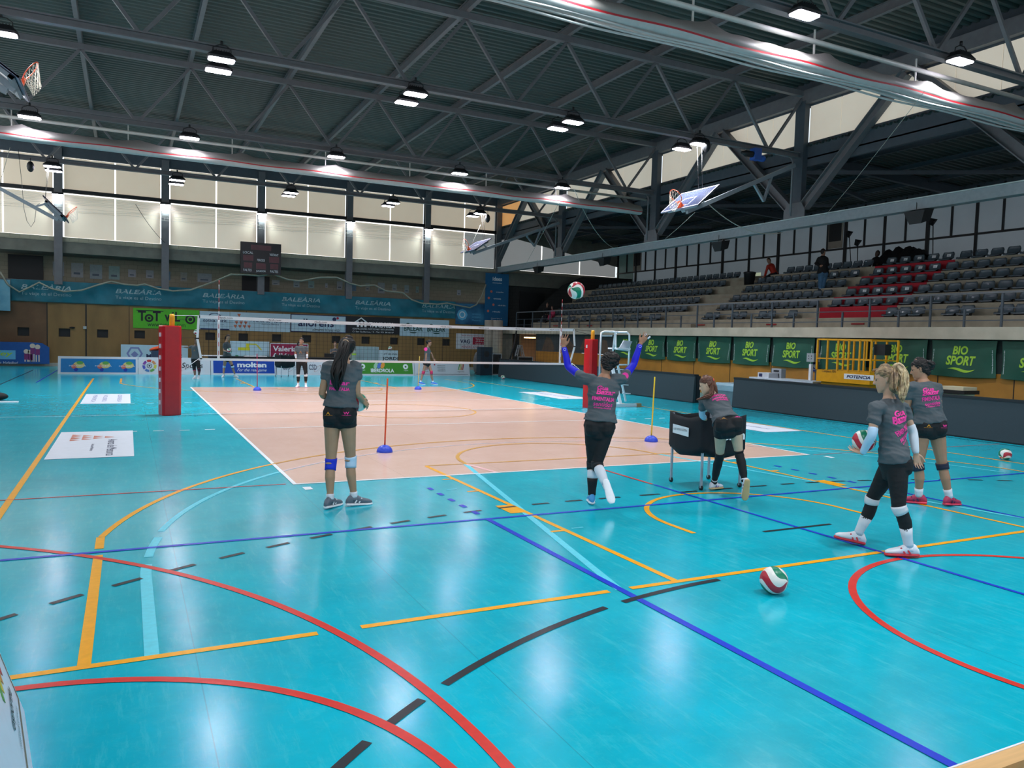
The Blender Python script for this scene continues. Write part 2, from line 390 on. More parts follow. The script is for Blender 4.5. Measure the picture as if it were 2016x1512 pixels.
for i in range(1, len(edges)-1, 2): w.box((edges[i], YF+0.16, z0), (edges[i+1], YF+0.2, z1), BLACKM)
xd = at_y(92, 660, YF)[0]
for a_, b_, c_, d_ in ((-9.0, xd, 0.1, z0), (-9.0, xd, z1, 3.0), (-9.0, hx[0]-hs, z0, z1), (hx[0]+hs, xd, z0, z1)): w.box((a_, YF-0.012, c_), (b_, YF, d_), WOOD2)
for X in [-9.2+1.85*k for k in range(16)]: w.box((X, YF-0.006, 0), (X+0.02, YF, 3.0), BLACKM)
for X in (xd, at_y(168, 660, YF)[0]): w.box((X, YF-0.013, 0), (X+0.04, YF, 3.05), BLACKM)
wall_far = struct(w, 'wall_far')
g = MB()
g.box((XL, YF-0.02, 3.02), (19.0, YF+2.2, 3.14), CONCD)             # gallery slab
g.box((XL, YF+0.02, 3.14), (18.6, YF+0.1, 4.0), CONCD)             # parapet
g.box((XL, YF+2.0, 3.1), (19.0, YF+2.2, 6.0), BLOCK)               # gallery back wall
g.box((XL, YF-0.05, 5.42), (19.0, YF+2.0, 5.75), CONCD)            # lintel beam
g.box((XL, YF-0.02, 5.75), (19.0, YF+0.3, 5.98), CONCD)
g.box((XL, YF-0.05, 5.96), (XE+0.2, YF+0.25, 6.17), BLOCK)
g.box((XL, YF-0.03, 4.0), (18.6, YF+0.03, 4.07), STEEL)              # handrail
struct(g, 'wall_gallery')
e = MB()
p0, p1 = at_y(16, 490, YF+2), at_y(85, 490, YF+2); e.box((p0[0], YF+1.9, 3.14), (p1[0], YF+1.98, 5.35), BLACKM)
p0, p1 = at_y(476, 560, YF+2), at_y(530, 560, YF+2); e.box((p0[0], YF+1.9, 3.14), (p1[0], YF+1.98, 5.0), BLACKM)
struct(e, 'door_1')
bb = MB(); bb.box((XL, YF-0.05, 0.0), (17.8, YF, 0.16), mat('baseboard', '#a8a49a', 0.5)); struct(bb, 'baseboard_far')
# columns and daylit blinds
CX = [-9.42, -4.8, -0.17, 4.45, 9.15, 13.72, 18.3]
def blind(name, c, k): return mat(name, c, 0.8, var=0.03, scale=1.2, emit=k)
BLIND = blind('daylit blind', '#cdbfaa', WIN); BLIND2 = blind('daylit blind low', '#d0c6b4', WIN*0.98); GAP = glow('daylight gap', '#fffdf6', 2.2)
BLINDG = blind('daylit grey glass', '#a3a6a6', WIN*0.8); BLINDO = blind('daylit orange blind', '#e2a668', WIN)
for k, X in enumerate(CX):
    c = MB(); c.box((X-0.17, YF-0.22, 3.9), (X+0.17, YF-0.18, 10.3), STEEL if True else STEELD); c.box((X-0.17, YF+0.06, 3.9), (X+0.17, YF+0.1, 10.3), STEEL); c.box((X-0.03, YF-0.2, 3.9), (X+0.03, YF+0.08, 10.3), STEEL)
    struct(c, 'trim_%d' % (k+1))
wi = 0
for k in range(7):
    xa = CX[k]+0.2; xb = CX[k+1]-0.2 if k < 6 else XE-0.1
    wi += 1
    fr = MB(); fr.box((xa-0.2, YF-0.06, 8.26), (xb+0.2, YF+0.1, 8.44), BLACKM)
    if k < 6: fr.box((xa-0.2, YF-0.06, 9.95), (xb+0.2, YF+0.1, 10.4), STEELD)
    W = struct(fr, 'window_%d' % wi)
    if k < 6:
        xm = xa+(xb-xa)*0.52
        for (a_, b_) in ((xa, xm), (xm, xb)):
            bl = MB(); bl.box((a_+0.04, YF+0.02, 8.44), (b_-0.03, YF+0.05, 9.93), BLIND); bl.build('blind', W, 'structure')
            bl = MB(); bl.box((a_+0.04, YF+0.02, 6.19), (b_-0.03, YF+0.05, 8.2), BLIND2 if not (k == 5 and b_ > 17) else BLINDG); bl.build('blind', W, 'structure')
        gp = MB(); gp.box((xa, YF+0.09, 6.17), (xb, YF+0.12, 9.98), GAP); gp.build('window_glass', W, 'structure')
    else:
        xs = [xa, xa+2.9, xa+5.7, xb]
        for i in range(3):
            bl = MB(); bl.box((xs[i]+0.03, YF+0.02, 6.19), (xs[i+1]-0.05, YF+0.05, 8.2), BLINDG); bl.build('blind', W, 'structure')
        gp = MB(); gp.box((xa, YF+0.09, 6.17), (xb, YF+0.12, 8.2), GAP); gp.build('window_glass', W, 'structure')
# loose folds of cord hanging over the blinds stay out: far wall beyond the stand
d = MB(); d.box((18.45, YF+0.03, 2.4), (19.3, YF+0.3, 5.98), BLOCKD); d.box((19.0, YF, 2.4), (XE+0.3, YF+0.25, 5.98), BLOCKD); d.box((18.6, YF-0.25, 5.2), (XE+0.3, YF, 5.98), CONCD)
d.poly([(18.5, YF-0.03, 8.3), (18.5, YF-0.03, 8.2), (19.44, YF-0.03, 8.1), (XE, YF-0.03, 6.85), (XE+0.3, YF-0.03, 8.3)], CONCD); d.box((XR, YF-0.1, 8.2), (XE+0.3, YF+0.1, 9.2), CONCD)
struct(d, 'wall_far_stand')
dd = MB(); dd.box((19.9, YF-0.05, 2.6), (21.6, YF, 4.9), BLACKM); struct(dd, 'door_2')

# ---- roof deck of corrugated sheet
DECK = mat('dark green roof sheet', '#3e4b48', 0.45, var=0.07, scale=3)
def corrugated(x0, x1, y0, y1, z0, z1, pitch, depth, m, across='y'):
    mb = MB(); n = int((y1-y0)/pitch); prof = []
    for i in range(n):
        a = y0+i*pitch; prof += [(a, 0), (a+pitch*0.35, 0), (a+pitch*0.5, depth), (a+pitch*0.85, depth)]
    prof.append((y1, 0))
    vs = []
    for (y, dz) in prof: vs += [(x0, y, z0+dz), (x1, y, z1+dz)]
    return mb.add(vs, [(2*i, 2*i+1, 2*i+3, 2*i+2) for i in range(len(prof)-1)], m)
struct(corrugated(XL-0.2, XR+0.2, YN, YF+0.3, 10.72, 10.72, 0.25, 0.07, DECK), 'ceiling')
AN = lambda x: 8.25-(x-XR)*0.035
struct(corrugated(XR, XE+0.4, YN, YF+0.3, AN(XR)+0.35, AN(XE)+0.35, 0.25, 0.07, DECK), 'ceiling_stand')
fc = MB(); fc.box((XR+0.12, YN, 9.95), (XR+0.3, YF+0.3, 11.0), STEELD); fc.box((XL, YF+0.02, 9.95), (XR+0.3, YF+0.3, 11.0), STEELD); fc.box((XE-0.02, YN, 7.9), (XE+0.4, YF, 9.0), STEELD); fc.box((XR+0.1, YN, 8.2), (XR+0.16, YF+0.3, 8.75), STEELD)
struct(fc, 'trim_20')
# ---- purlins
NX = [-9.3+3.085*k for k in range(10)]
for X in NX[:-1]:
    if X < -9: continue
    m_ = MB().ibeam((X, YN, 10.58), (X, YF, 10.58), 0.12, 0.26, STEEL)
    m_.build('roof_purlin', None, None, 'grey steel purlin running the length of the hall under the roof sheet', 'beam', 'purlins under the roof sheet')
# ---- lattice trusses across the hall
TY = [-6.5, 1.5, 9.5, 17.5, 25.4]
TN = {-6.5: 'above the camera', 1.5: 'nearest, above the serving players', 9.5: 'above the volleyball net', 17.5: 'above the far end of the court', 25.4: 'farthest, in front of the blinds'}
for Y in TY:
    t = thing('roof_truss', 'grey steel lattice truss spanning the hall, '+TN[Y], 'truss', (4.5, Y, 8.25))
    MB().bar((-9.4, Y, 10.36), (XR, Y, 10.36), 0.17, 0.17, STEEL).build('top_chord', t)
    MB().ibeam((-9.4, Y, 8.33), (XR, Y, 8.33), 0.17, 0.18, STEEL, 0.03).build('bottom_chord', t)
    for k in range(9):
        xm = NX[k]+1.54
        MB().bar((NX[k], Y, 10.3), (xm-0.05, Y, 8.4), 0.08, 0.08, STEEL).build('brace', t)
        MB().bar((min(NX[k+1], XR), Y, 10.3), (xm+0.05, Y, 8.4), 0.08, 0.08, STEEL).build('brace', t)
# ---- side truss with the clerestory above the stand
PY = [-14.5, -6.5, 1.5, 9.5, 17.45, 25.4, 33.3]
t = thing('side_truss', 'deep grey steel truss with big diagonals along the front of the stand', 'truss', (XR, 9, 5.9))
CHS = mat('chord steel', '#7d888c', 0.45, var=0.08); ms = MB(); ms.ibeam((XR, YN, 6.08), (XR, YF+0.3, 6.08), 0.3, 0.32, CHS, 0.04); ms.box((XR-0.16, YN, 5.93), (XR-0.14, YF+0.3, 6.22), CHS); ms.box((XR-0.2, YN, 6.22), (XR+0.2, YF+0.3, 6.25), mat('light steel', '#a3b0ae', 0.4)); ms.build('bottom_chord', t)
MB().box((XR-0.1, YN, 10.0), (XR+0.1, YF+0.3, 10.45), STEEL).build('top_chord', t)
MB().box((XR+0.1, YN, 7.95), (XR+0.22, YF+0.3, 8.25), STEELD).build('sill', t)
for i, Y in enumerate(PY):
    MB().box((XR-0.12, Y-0.2, 6.2), (XR+0.1, Y+0.2, 10.1), STEELD).build('post', t)
    gpl = MB(); gpl.add([(XR-0.2+q_, Y+a_, b_) for q_ in (0, 0.04) for a_, b_ in ((-0.45, 6.25), (0.45, 6.25), (0.45, 6.5), (0.3, 6.75), (-0.3, 6.75), (-0.45, 6.5))], [(5, 4, 3, 2, 1, 0), (6, 7, 8, 9, 10, 11)]+[(i, (i+1) % 6, 6+(i+1) % 6, 6+i) for i in range(6)], STEEL); 
    gpl.build('gusset', t)
    for s in (-1, 1):
        ym = Y+s*4.0
        if YN < ym < YF: MB().ibeam((XR-0.05, Y+s*0.3, 6.6), (XR-0.05, ym-s*0.15, 9.95), 0.26, 0.3, STEEL, 0.03).build('diagonal', t)
wi = 8
CLER = blind('daylit clerestory', '#cfc6b6', WIN*1.0)
for i in range(len(PY)-1):
    a, b = PY[i]+0.2, PY[i+1]-0.2; n = 6
    fr = MB(); fr.box((XR+0.14, a-0.2, 9.93), (XR+0.2, b+0.2, 10.02), STEELD); W = struct(fr, 'window_%d' % wi); wi += 1
    for k in range(n):
        y0, y1 = a+(b-a)*k/n, a+(b-a)*(k+1)/n
        MB().box((XR+0.13, y0+0.012, 8.27), (XR+0.16, y1-0.012, 9.94), CLER if not (i == 5 and k >= 4) else BLINDO).build('blind', W, 'structure')
    MB().box((XR+0.165, a, 8.25), (XR+0.18, b, 9.95), mat('blind seam', '#6f685c', 0.6)).build('window_frame', W, 'structure')
# ---- beams of the lower roof over the stand
for Y in PY[1:-1]:
    MB().ibeam((XR, Y, AN(XR)+0.12), (XE, Y, AN(XE)+0.12), 0.16, 0.36, STEELD, 0.03).build('roof_beam', None, None, 'dark steel beam under the low roof over the stand', 'beam', 'beams over the stand')
    for s in (-1, 1):
        MB().bar((XR+0.2, Y, 6.6+1.2), (XE-1.5, Y+s*3.2, AN(XE-1.5)+0.1), 0.12, 0.12, STEELD).build('roof_brace', None, None, 'dark steel tie running diagonally under the low roof over the stand', 'beam', 'ties over the stand')
for X in (20.6, 22.8, 25.0):
    MB().ibeam((X, YN, AN(X)+0.28), (X, YF, AN(X)+0.28), 0.1, 0.16, STEELD, 0.02).build('roof_purlin', None, None, 'dark steel purlin under the low roof over the stand', 'beam', 'purlins over the stand')
# ---- glazed wall behind the stand
GLZ = mat('frosted glazing', '#8b9399', 0.25, var=0.1, scale=0.6, spec=0.6)
GLZ.node_tree.nodes['Principled BSDF'].inputs['Emission Color'].default_value = (*lin('#9fb0ba'), 1); GLZ.node_tree.nodes['Principled BSDF'].inputs['Emission Strength'].default_value = 0.13
GLZG = mat('frosted green glazing', '#7b9a93', 0.25, var=0.1, scale=0.6)
gz = MB(); gz.box((XE+0.02, YN, 4.2), (XE+0.06, 31.2, AN(XE)+0.3), GLZ); gz.box((XE+0.01, 31.2, 4.2), (XE+0.06, YF, AN(XE)+0.3), GLZG)
GW = struct(gz, 'wall_stand_glazing')
fm = MB()
for k in range(48):
    Y = YF-0.1-k*1.0; wd = 0.07 if k % 4 == 2 else (0.045 if k % 2 == 0 else 0.03)
    fm.box((XE-0.06, Y-wd, 4.2 if k % 2 == 0 else 6.42), (XE+0.03, Y+wd, AN(XE)+0.3), BLACKM)
fm.box((XE-0.04, YN, 6.38), (XE+0.03, YF, 6.46), BLACKM); fm.build('glazing_frame', GW, 'structure')
pn = MB()
for Y in (30.8, 15.5, 6.5): 
    pn.box((XE-0.02, Y-0.45, 6.48), (XE, Y+0.42, 8.0), CONC); pn.box((XE-0.03, Y-0.36, 6.8), (XE-0.01, Y+0.33, 7.9), BLACKM)
pn.build('vent_panel', GW, 'structure')
pl = MB(); pl.box((XE, YN, 2.4), (XE+0.25, YF+0.25, 4.9), CONCD); struct(pl, 'wall_stand_back')
# ---- left and near walls (outside the photograph) with glowing window bands added as fill light
lw = MB(); lw.box((XL-0.25, YN, 0), (XL, YF+0.3, 5.9), WOOD2); lw.box((XL-0.25, YN, 10.0), (XL, YF+0.3, 10.9), STEELD); struct(lw, 'wall_left')
lg = MB(); lg.box((XL-0.2, YN, 5.9), (XL-0.15, YF, 10.0), glow('side fill glow', '#dfe6ec', 2.6)); struct(lg, 'window_20')
nw = MB(); nw.box((XL, YN-0.25, 0), (XE, YN, 3.0), WOOD2); nw.box((XL, YN-0.25, 9.6), (XE, YN, 10.9), STEELD); struct(nw, 'wall_near')
ng = MB(); ng.box((XL, YN-0.2, 3.0), (XE, YN-0.15, 9.6), glow('near fill glow', '#dfe8f2', 2.0)); struct(ng, 'window_21')
# ================================================================== the stand
XS = [19.9+0.7*i for i in range(6)]; ZS = [2.956, 3.368, 3.772, 4.198, 4.613, 5.048]; SE = 31.3
STAIR = mat('stand concrete', '#99917f', 0.85, var=0.14, scale=3.0, bump=0.15)
REDP = mat('red painted concrete', '#a81528', 0.7, var=0.1, scale=4)
s = MB(); s.box((XR-0.02, YN, 2.25), (XE, YF, 2.58), mat('fascia concrete', '#b5ac9a', 0.85, var=0.12, scale=2, bump=0.15))
for i in range(6):
    x1 = XS[i+1] if i < 5 else XE
    s.box((XS[i], YN, 2.58), (x1, SE, ZS[i]), STAIR)
for i in range(6):                                   # half steps in the aisles
    zb = 2.58 if i == 0 else ZS[i-1]
    for y0, y1 in ((16.2, 17.75), (-1.0, 1.2)): s.box((XS[i]-0.35, y0, zb), (XS[i], y1, (zb+ZS[i])/2), STAIR)
    if i: s.box((XS[i]-0.006, 7.2, ZS[i-1]), (XS[i]+0.0, 10.35, ZS[i]), REDP)
    if i and i < 6: s.box((XS[i-1], 7.2, ZS[i-1]), (XS[i], 10.35, ZS[i-1]+0.004), REDP)
struct(s, 'stand_steps')
lp = MB()
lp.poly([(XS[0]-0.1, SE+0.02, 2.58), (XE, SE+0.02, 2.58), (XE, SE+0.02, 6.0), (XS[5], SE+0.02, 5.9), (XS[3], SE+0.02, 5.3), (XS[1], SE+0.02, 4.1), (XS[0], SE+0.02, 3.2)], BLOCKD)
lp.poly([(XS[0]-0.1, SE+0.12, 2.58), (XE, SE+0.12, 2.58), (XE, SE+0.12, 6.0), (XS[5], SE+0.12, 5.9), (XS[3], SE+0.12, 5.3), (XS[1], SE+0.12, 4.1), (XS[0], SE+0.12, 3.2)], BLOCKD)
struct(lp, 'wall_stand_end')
# ---- bucket seats
SEAT = mat('grey seat shell', '#4b575f', 0.25, var=0.06, spec=0.6)
def seat_mesh(paper):
    prof = [(0.14, 0.06), (0.13, 0.09), (0.15, 0.11), (0.22, 0.10), (0.30, 0.095), (0.36, 0.115), (0.40, 0.19), (0.42, 0.29), (0.43, 0.36), (0.425, 0.385)]
    nu = 9; vs = []; n = len(prof)
    for layer in (0, 1):
        for j, (x, z) in enumerate(prof):
            for i in range(nu):
                u = -1+2*i/(nu-1); w = 0.215-(0.05*(j-7)/2 if j > 7 else 0)-(0.012 if j < 2 else 0)
                wing = 0.05*abs(u)**3*(1 if j > 2 else 0.2)
                xx = x-(wing*0.9 if j > 5 else 0); zz = z+(wing if j <= 6 else 0)
                if layer: xx += 0.02 if j > 5 else 0; zz -= 0.02 if j <= 6 else 0
                vs.append((xx, u*w, zz*0.78 if zz < 0.13 else 0.101+(zz-0.13)*0.92))
    fs = []
    N_ = n*nu
    for j in range(n-1):
        for i in range(nu-1):
            a = j*nu+i; fs.append((a, a+nu, a+nu+1, a+1)); fs.append((N_+a, N_+a+1, N_+a+nu+1, N_+a+nu))
    for j in range(n-1):
        for i in (0, nu-1): a = j*nu+i; fs.append((a, a+nu, N_+a+nu, N_+a))
    for i in range(nu-1):
        for j in (0, n-1): a = j*nu+i; fs.append((a, a+1, N_+a+1, N_+a))
    mb = MB(); mb.add(vs, fs, SEAT, True)
    mb.box((0.18, -0.15, 0.0), (0.34, 0.15, 0.075), BLACKM)
    return mb
seat_me = seat_mesh(False).mesh('stadium_seat')
pap = MB(); pap.add([(0.386, -0.075, 0.18), (0.386, 0.075, 0.18), (0.405, 0.075, 0.27), (0.405, -0.075, 0.27)], [(0, 3, 2, 1)], mat('paper', '#d9dde0', 0.7, var=0.03)); pap.box((0.384, -0.03, 0.21), (0.389, 0.03, 0.218), BLACKM)
for i in range(len(pap.v)): pass
pap_me = pap.mesh('paper_notice')
ROWN = ['front row', 'second row', 'third row', 'fourth row', 'fifth row', 'top row']
SEATS = 0
def seat(row, y, block, paper=False):
    global SEATS
    o = bpy.data.objects.new('stadium_seat', seat_me); COL.objects.link(o); o.location = (XS[row]+0.02 if row == 0 else XS[row]+0.06, y, ZS[row]+0.0)
    lab = 'grey plastic stadium seat in the %s of the %s' % (ROWN[row], block)
    if paper: lab = 'grey plastic stadium seat with a white notice, %s of the %s' % (ROWN[row], block)
    tag(o, lab, 'seat', ('seats with notices, ' if paper else 'seats, ')+ROWN[row]+', '+block); SEATS += 1
    if paper: p = bpy.data.objects.new('paper_notice', pap_me); COL.objects.link(p); p.parent = o; p['label'] = 'white paper notice on the backrest'
FARB, MIDB, REDB, NEARB = 'far seating block', 'middle seating block', 'red painted block', 'nearest seating block'
for k in range(8):
    for d in (-0.23, 0.23): seat(0, 30.4-1.53*k+d, FARB)
for y in (15.93, 15.47, 14.37, 13.9, 12.83, 12.37, 11.3): seat(0, y, MIDB)
for y in (7.15, 6.68, 6.2, 5.1, 4.63, 3.52, 3.05): seat(0, y, NEARB)
for r in range(1, 6):
    y = (30.7, 30.7, 30.2, 29.6, 29.9)[r-1]
    while y > 18.1: seat(r, y, FARB); y -= 0.488
    y = 15.9 if r < 5 else 14.9; k = 0
    while y > 10.7: seat(r, y, MIDB, (r == 4 and y < 12.2 and k % 4 != 1)); y -= 0.488; k += 1
    for k in range(5): seat(r, 9.98-0.56*k, REDB, r == 5 or r == 4 or (r == 2 and k > 0))
    y = 7.1
    while y > 2.0: seat(r, y, NEARB); y -= 0.53
# ---- guard rail on the edge of the stand
gr = thing('guard_rail', 'dark steel guard rail running along the front edge of the stand', 'railing', (XR+0.1, 15, 2.58))
XG = XR+0.1
for k in range(31):
    Y = 30.1-1.0*k+0.45; tall = k % 2 == 0
    MB().box((XG-0.025, Y-0.025, 2.58), (XG+0.025, Y+0.025, 3.48 if tall else 3.06), STEELD).build('rail_post', gr)
MB().bar((XG, 30.5, 3.49), (XG, -1.0, 3.49), 0.07, 0.05, STEEL).build('handrail', gr)
for z in (3.08, 2.76): MB().bar((XG, 30.5, z), (XG, -1.0, z), 0.025, 0.025, STEELD).build('rail', gr)
REDM = mat('red plastic', '#8f1d22', 0.5)
for Y in (28.6, 25.0, 16.2, 12.2, 8.35):
    MB().box((XS[0]-0.03, Y-0.5, 2.72), (XS[0]-0.005, Y, 2.77), REDM).build('step_marker', None, None, 'short red strip fixed low on the front step of the stand', 'marker', 'red strips on the front step')
# ---- wall under the stand
u = MB(); xw = XR+0.25
WOODR = mat('orange timber panel', '#a8712a', 0.5, var=0.14, scale=1.8, bump=0.08)
u.box((xw, YN, 0), (xw+0.1, 20.6, 1.35), WOODR); u.box((xw, 22.3, 0), (xw+0.1, 28.3, 1.3), WOODR); u.box((xw-0.02, 20.6, 0), (xw+0.1, 22.3, 1.3), WOODR)
u.box((xw, YN, 1.35), (xw+0.1, 28.3, 2.26), mat('dark green board', '#1c2a28', 0.7)); 
for k in range(17): u.box((xw-0.01, YN+2.1*k, 0), (xw, YN+2.1*k+0.02, 1.35), BLACKM)
u.box((xw-0.12, 8.42, 0), (xw-0.02, 8.56, 2.25), STEELD)
u.box((xw-0.005, 16.2, 0.55), (xw+0.0, 20.6, 0.56), BLACKM)
struct(u, 'wall_under_stand')
mu = MB(); MUR = mat('dark mural', '#3a3f42', 0.7, var=0.1, scale=2); MUB = mat('brown mural', '#5d4a3c', 0.7, var=0.15, scale=3)
mu.box((xw-0.03, 20.6, 1.32), (xw-0.01, 28.2, 2.24), MUR)
for y0, y1, za, zb in ((27.6, 26.2, 1.35, 2.1), (25.6, 24.0, 1.35, 1.95), (23.6, 22.2, 1.5, 2.2), (21.9, 21.0, 1.35, 2.05)):
    mu.poly([(xw-0.035, y0, za), (xw-0.035, (y0+y1)/2+0.2, zb), (xw-0.035, (y0+y1)/2-0.3, zb-0.08), (xw-0.035, y1, za+0.25), (xw-0.035, y1, za)], MUB)
mu.build('mural', None, None, 'dark mural panel with brown shapes under the far end of the stand', 'panel')
# lit passage and round pillars in the far corner
ps = MB(); ps.box((xw, 28.3, 0), (xw+3, 28.4, 2.25), WOOD2); ps.box((xw, 31.2, 0), (xw+3, 31.3, 2.25), WOOD2); ps.box((xw+2.9, 28.4, 0), (xw+3, 31.2, 2.25), WOODR)
ps.box((xw, 30.4, 0), (xw+0.1, 31.2, 2.25), BLACKM); ps.box((xw, 31.3, 0), (xw+0.1, YF, 2.25), CONC)
struct(ps, 'wall_passage')
wl = MB(); wl.box((xw+0.2, 28.9, 2.0), (xw+0.32, 30.2, 2.07), glow('warm tube', '#ffcf8a', 6.0)); wl.build('tube_lamp', None, None, 'warm tube lamp glowing over the passage under the stand', 'lamp')
area_light('passage_light', (xw+0.7, 29.6, 1.95), 0.8, 14, (1, 0.72, 0.36))
for px_, Y, r, lab in ((962, 31.6, 0.28, 'round concrete pillar at the right end of the timber wall'), (979, 31.2, 0.3, 'pale round pillar left of the lit passage')):
    p = at_y(px_, 680, Y); MB().lathe((p[0], Y, 0), [(r, 0), (r, 3.0)], CONC, 20).build('pillar', None, None, lab, 'pillar')
# ================================================================== lamps
LHOUS = mat('lamp housing', '#17181b', 0.5); LFACE = glow('lamp face', '#f3ecff', 50.0)
CABLE = mat('pale cable', '#9a9a96', 0.6)
def lamp_proto():
    t = thing('floodlight', 'x', 'lamp', (0, 0, 0))
    h = MB(); pr = lambda w, d, z: [(-w+0.05, -d, z), (w-0.05, -d, z), (w, -d+0.05, z), (w, d-0.05, z), (w-0.05, d, z), (-w+0.05, d, z), (-w, d-0.05, z), (-w, -d+0.05, z)]
    vs = pr(0.30, 0.17, 0.0)+pr(0.31, 0.18, 0.05)+pr(0.2, 0.12, 0.16)
    fs = [tuple(range(8))[::-1], tuple(range(16, 24))]+[(r*8+j, r*8+(j+1) % 8, (r+1)*8+(j+1) % 8, (r+1)*8+j) for r in (0, 1) for j in range(8)]
    h.add(vs, fs, LHOUS); 
    for k in range(7): h.box((-0.18+0.055*k, -0.12, 0.12), (-0.17+0.055*k, 0.12, 0.19), LHOUS)
    local('housing', h, t)
    l = MB(); l.add([(p[0]*0.93, p[1]*0.9, -0.012) for p in pr(0.30, 0.17, 0)]+[(p[0]*0.93, p[1]*0.9, 0.001) for p in pr(0.30, 0.17, 0)], [tuple(range(8))[::-1], tuple(range(8, 16))]+[(j, (j+1) % 8, 8+(j+1) % 8, 8+j) for j in range(8)], LFACE); local('lens', l, t)
    b = MB(); b.tube([(-0.2, 0, 0.12), (-0.18, 0, 0.26), (-0.05, 0, 0.33), (0.1, 0, 0.33), (0.2, 0, 0.26), (0.21, 0, 0.1)], 0.012, BLACKM, 6); b.tube([(0.0, 0, 0.33), (0.0, 0, 0.42)], 0.03, BLACKM, 6); local('bracket', b, t)
    return t
LP = lamp_proto(); used = [False]; LAMPS = []
def lamp(p, label, group=None, tilt=0.0, light=True, k=1.0):
    if used[0]: o = copy_tree(LP, p, (tilt, 0, 0), label, group)
    else: o = LP; used[0] = True; o.location = p; o['label'] = label; o.rotation_euler = (tilt, 0, 0)
    if group: o['group'] = group
    LAMPS.append(p)
    if light: area_light('floodlight_beam', (p[0], p[1], p[2]-0.03), 0.45, LAMP_W*k, (0.93, 0.96, 1.0), spread=math.radians(125))
    return o
for i, (u_, v_) in enumerate(((58, 231), (373, 272), (662, 309), (905, 342), (1107, 370))):
    lamp(at_y(u_, v_, 17.0), 'lit floodlight over the far dividing curtain, %s' % ('leftmost of the row', 'second of the row from the left', 'middle one of the row', 'fourth of the row from the left', 'rightmost of the row')[i])
N9 = ['left end of the middle truss', 'centre of the middle truss', 'right part of the middle truss', 'right end of the middle truss']
for i, (a, b) in enumerate((((436, 118), (430, 140)), ((818, 186), (800, 203)), ((1128, 241), (1098, 254)), ((1377, 284), (1342, 294)))):
    lamp(at_y(*a, 9.3), 'upper lit floodlight of the pair at the '+N9[i]); lamp(at_y(*b, 10.0), 'lower lit floodlight of the pair at the '+N9[i])
lamp(at_y(2, 66, 9.5), 'lit floodlight cut by the left edge of the frame', light=True)
N25 = ['at far left before the first blind column', 'before the second blind column', 'before the third blind column', 'before the fourth blind column', 'nearest the side truss']
for i, (a, b) in enumerate((((103, 328), (106, 337)), ((349, 355), (347, 363)), ((573, 380), (568, 386)), ((774, 400), (764, 406)), ((945, 421), (931, 426)))):
    lamp(at_y(*a, 25.2), 'upper lit floodlight of the far truss pair '+N25[i], k=0.7); lamp(at_y(*b, 25.9), 'lower lit floodlight of the far truss pair '+N25[i], light=False)
lamp(at_y(1584, 30, 1.15), 'large lit floodlight nearest the camera beside the near curtain'); lamp(at_y(1890, 121, 1.15), 'lit floodlight above the near curtain at the right edge')
for x, y in ((0.1, 1.2), (4.6, 1.2), (0.1, -6.7), (4.6, -6.7), (9.2, -6.7)): area_light('floodlight_beam', (x, y, 7.95), 0.45, LAMP_W, (0.93, 0.96, 1.0), spread=math.radians(125))
CN = ['leftmost', 'second', 'third', 'fourth', 'fifth']
for i, X in enumerate(CX[1:6]):
    t = thing('column_light', 'small bright lamp shining down the %s steel column between the blinds' % CN[i], 'lamp', (X, YF-0.35, 8.1))
    MB().box((X-0.24, YF-0.45, 8.1), (X+0.24, YF-0.26, 8.2), LHOUS).build('housing', t); MB().box((X-0.22, YF-0.44, 8.08), (X+0.22, YF-0.27, 8.1), LFACE).build('lens', t)
    area_light('column_beam', (X, YF-0.36, 8.06), 0.12, 22, (0.82, 1.0, 0.97), (0, 0.25, -1), spread=math.radians(130))
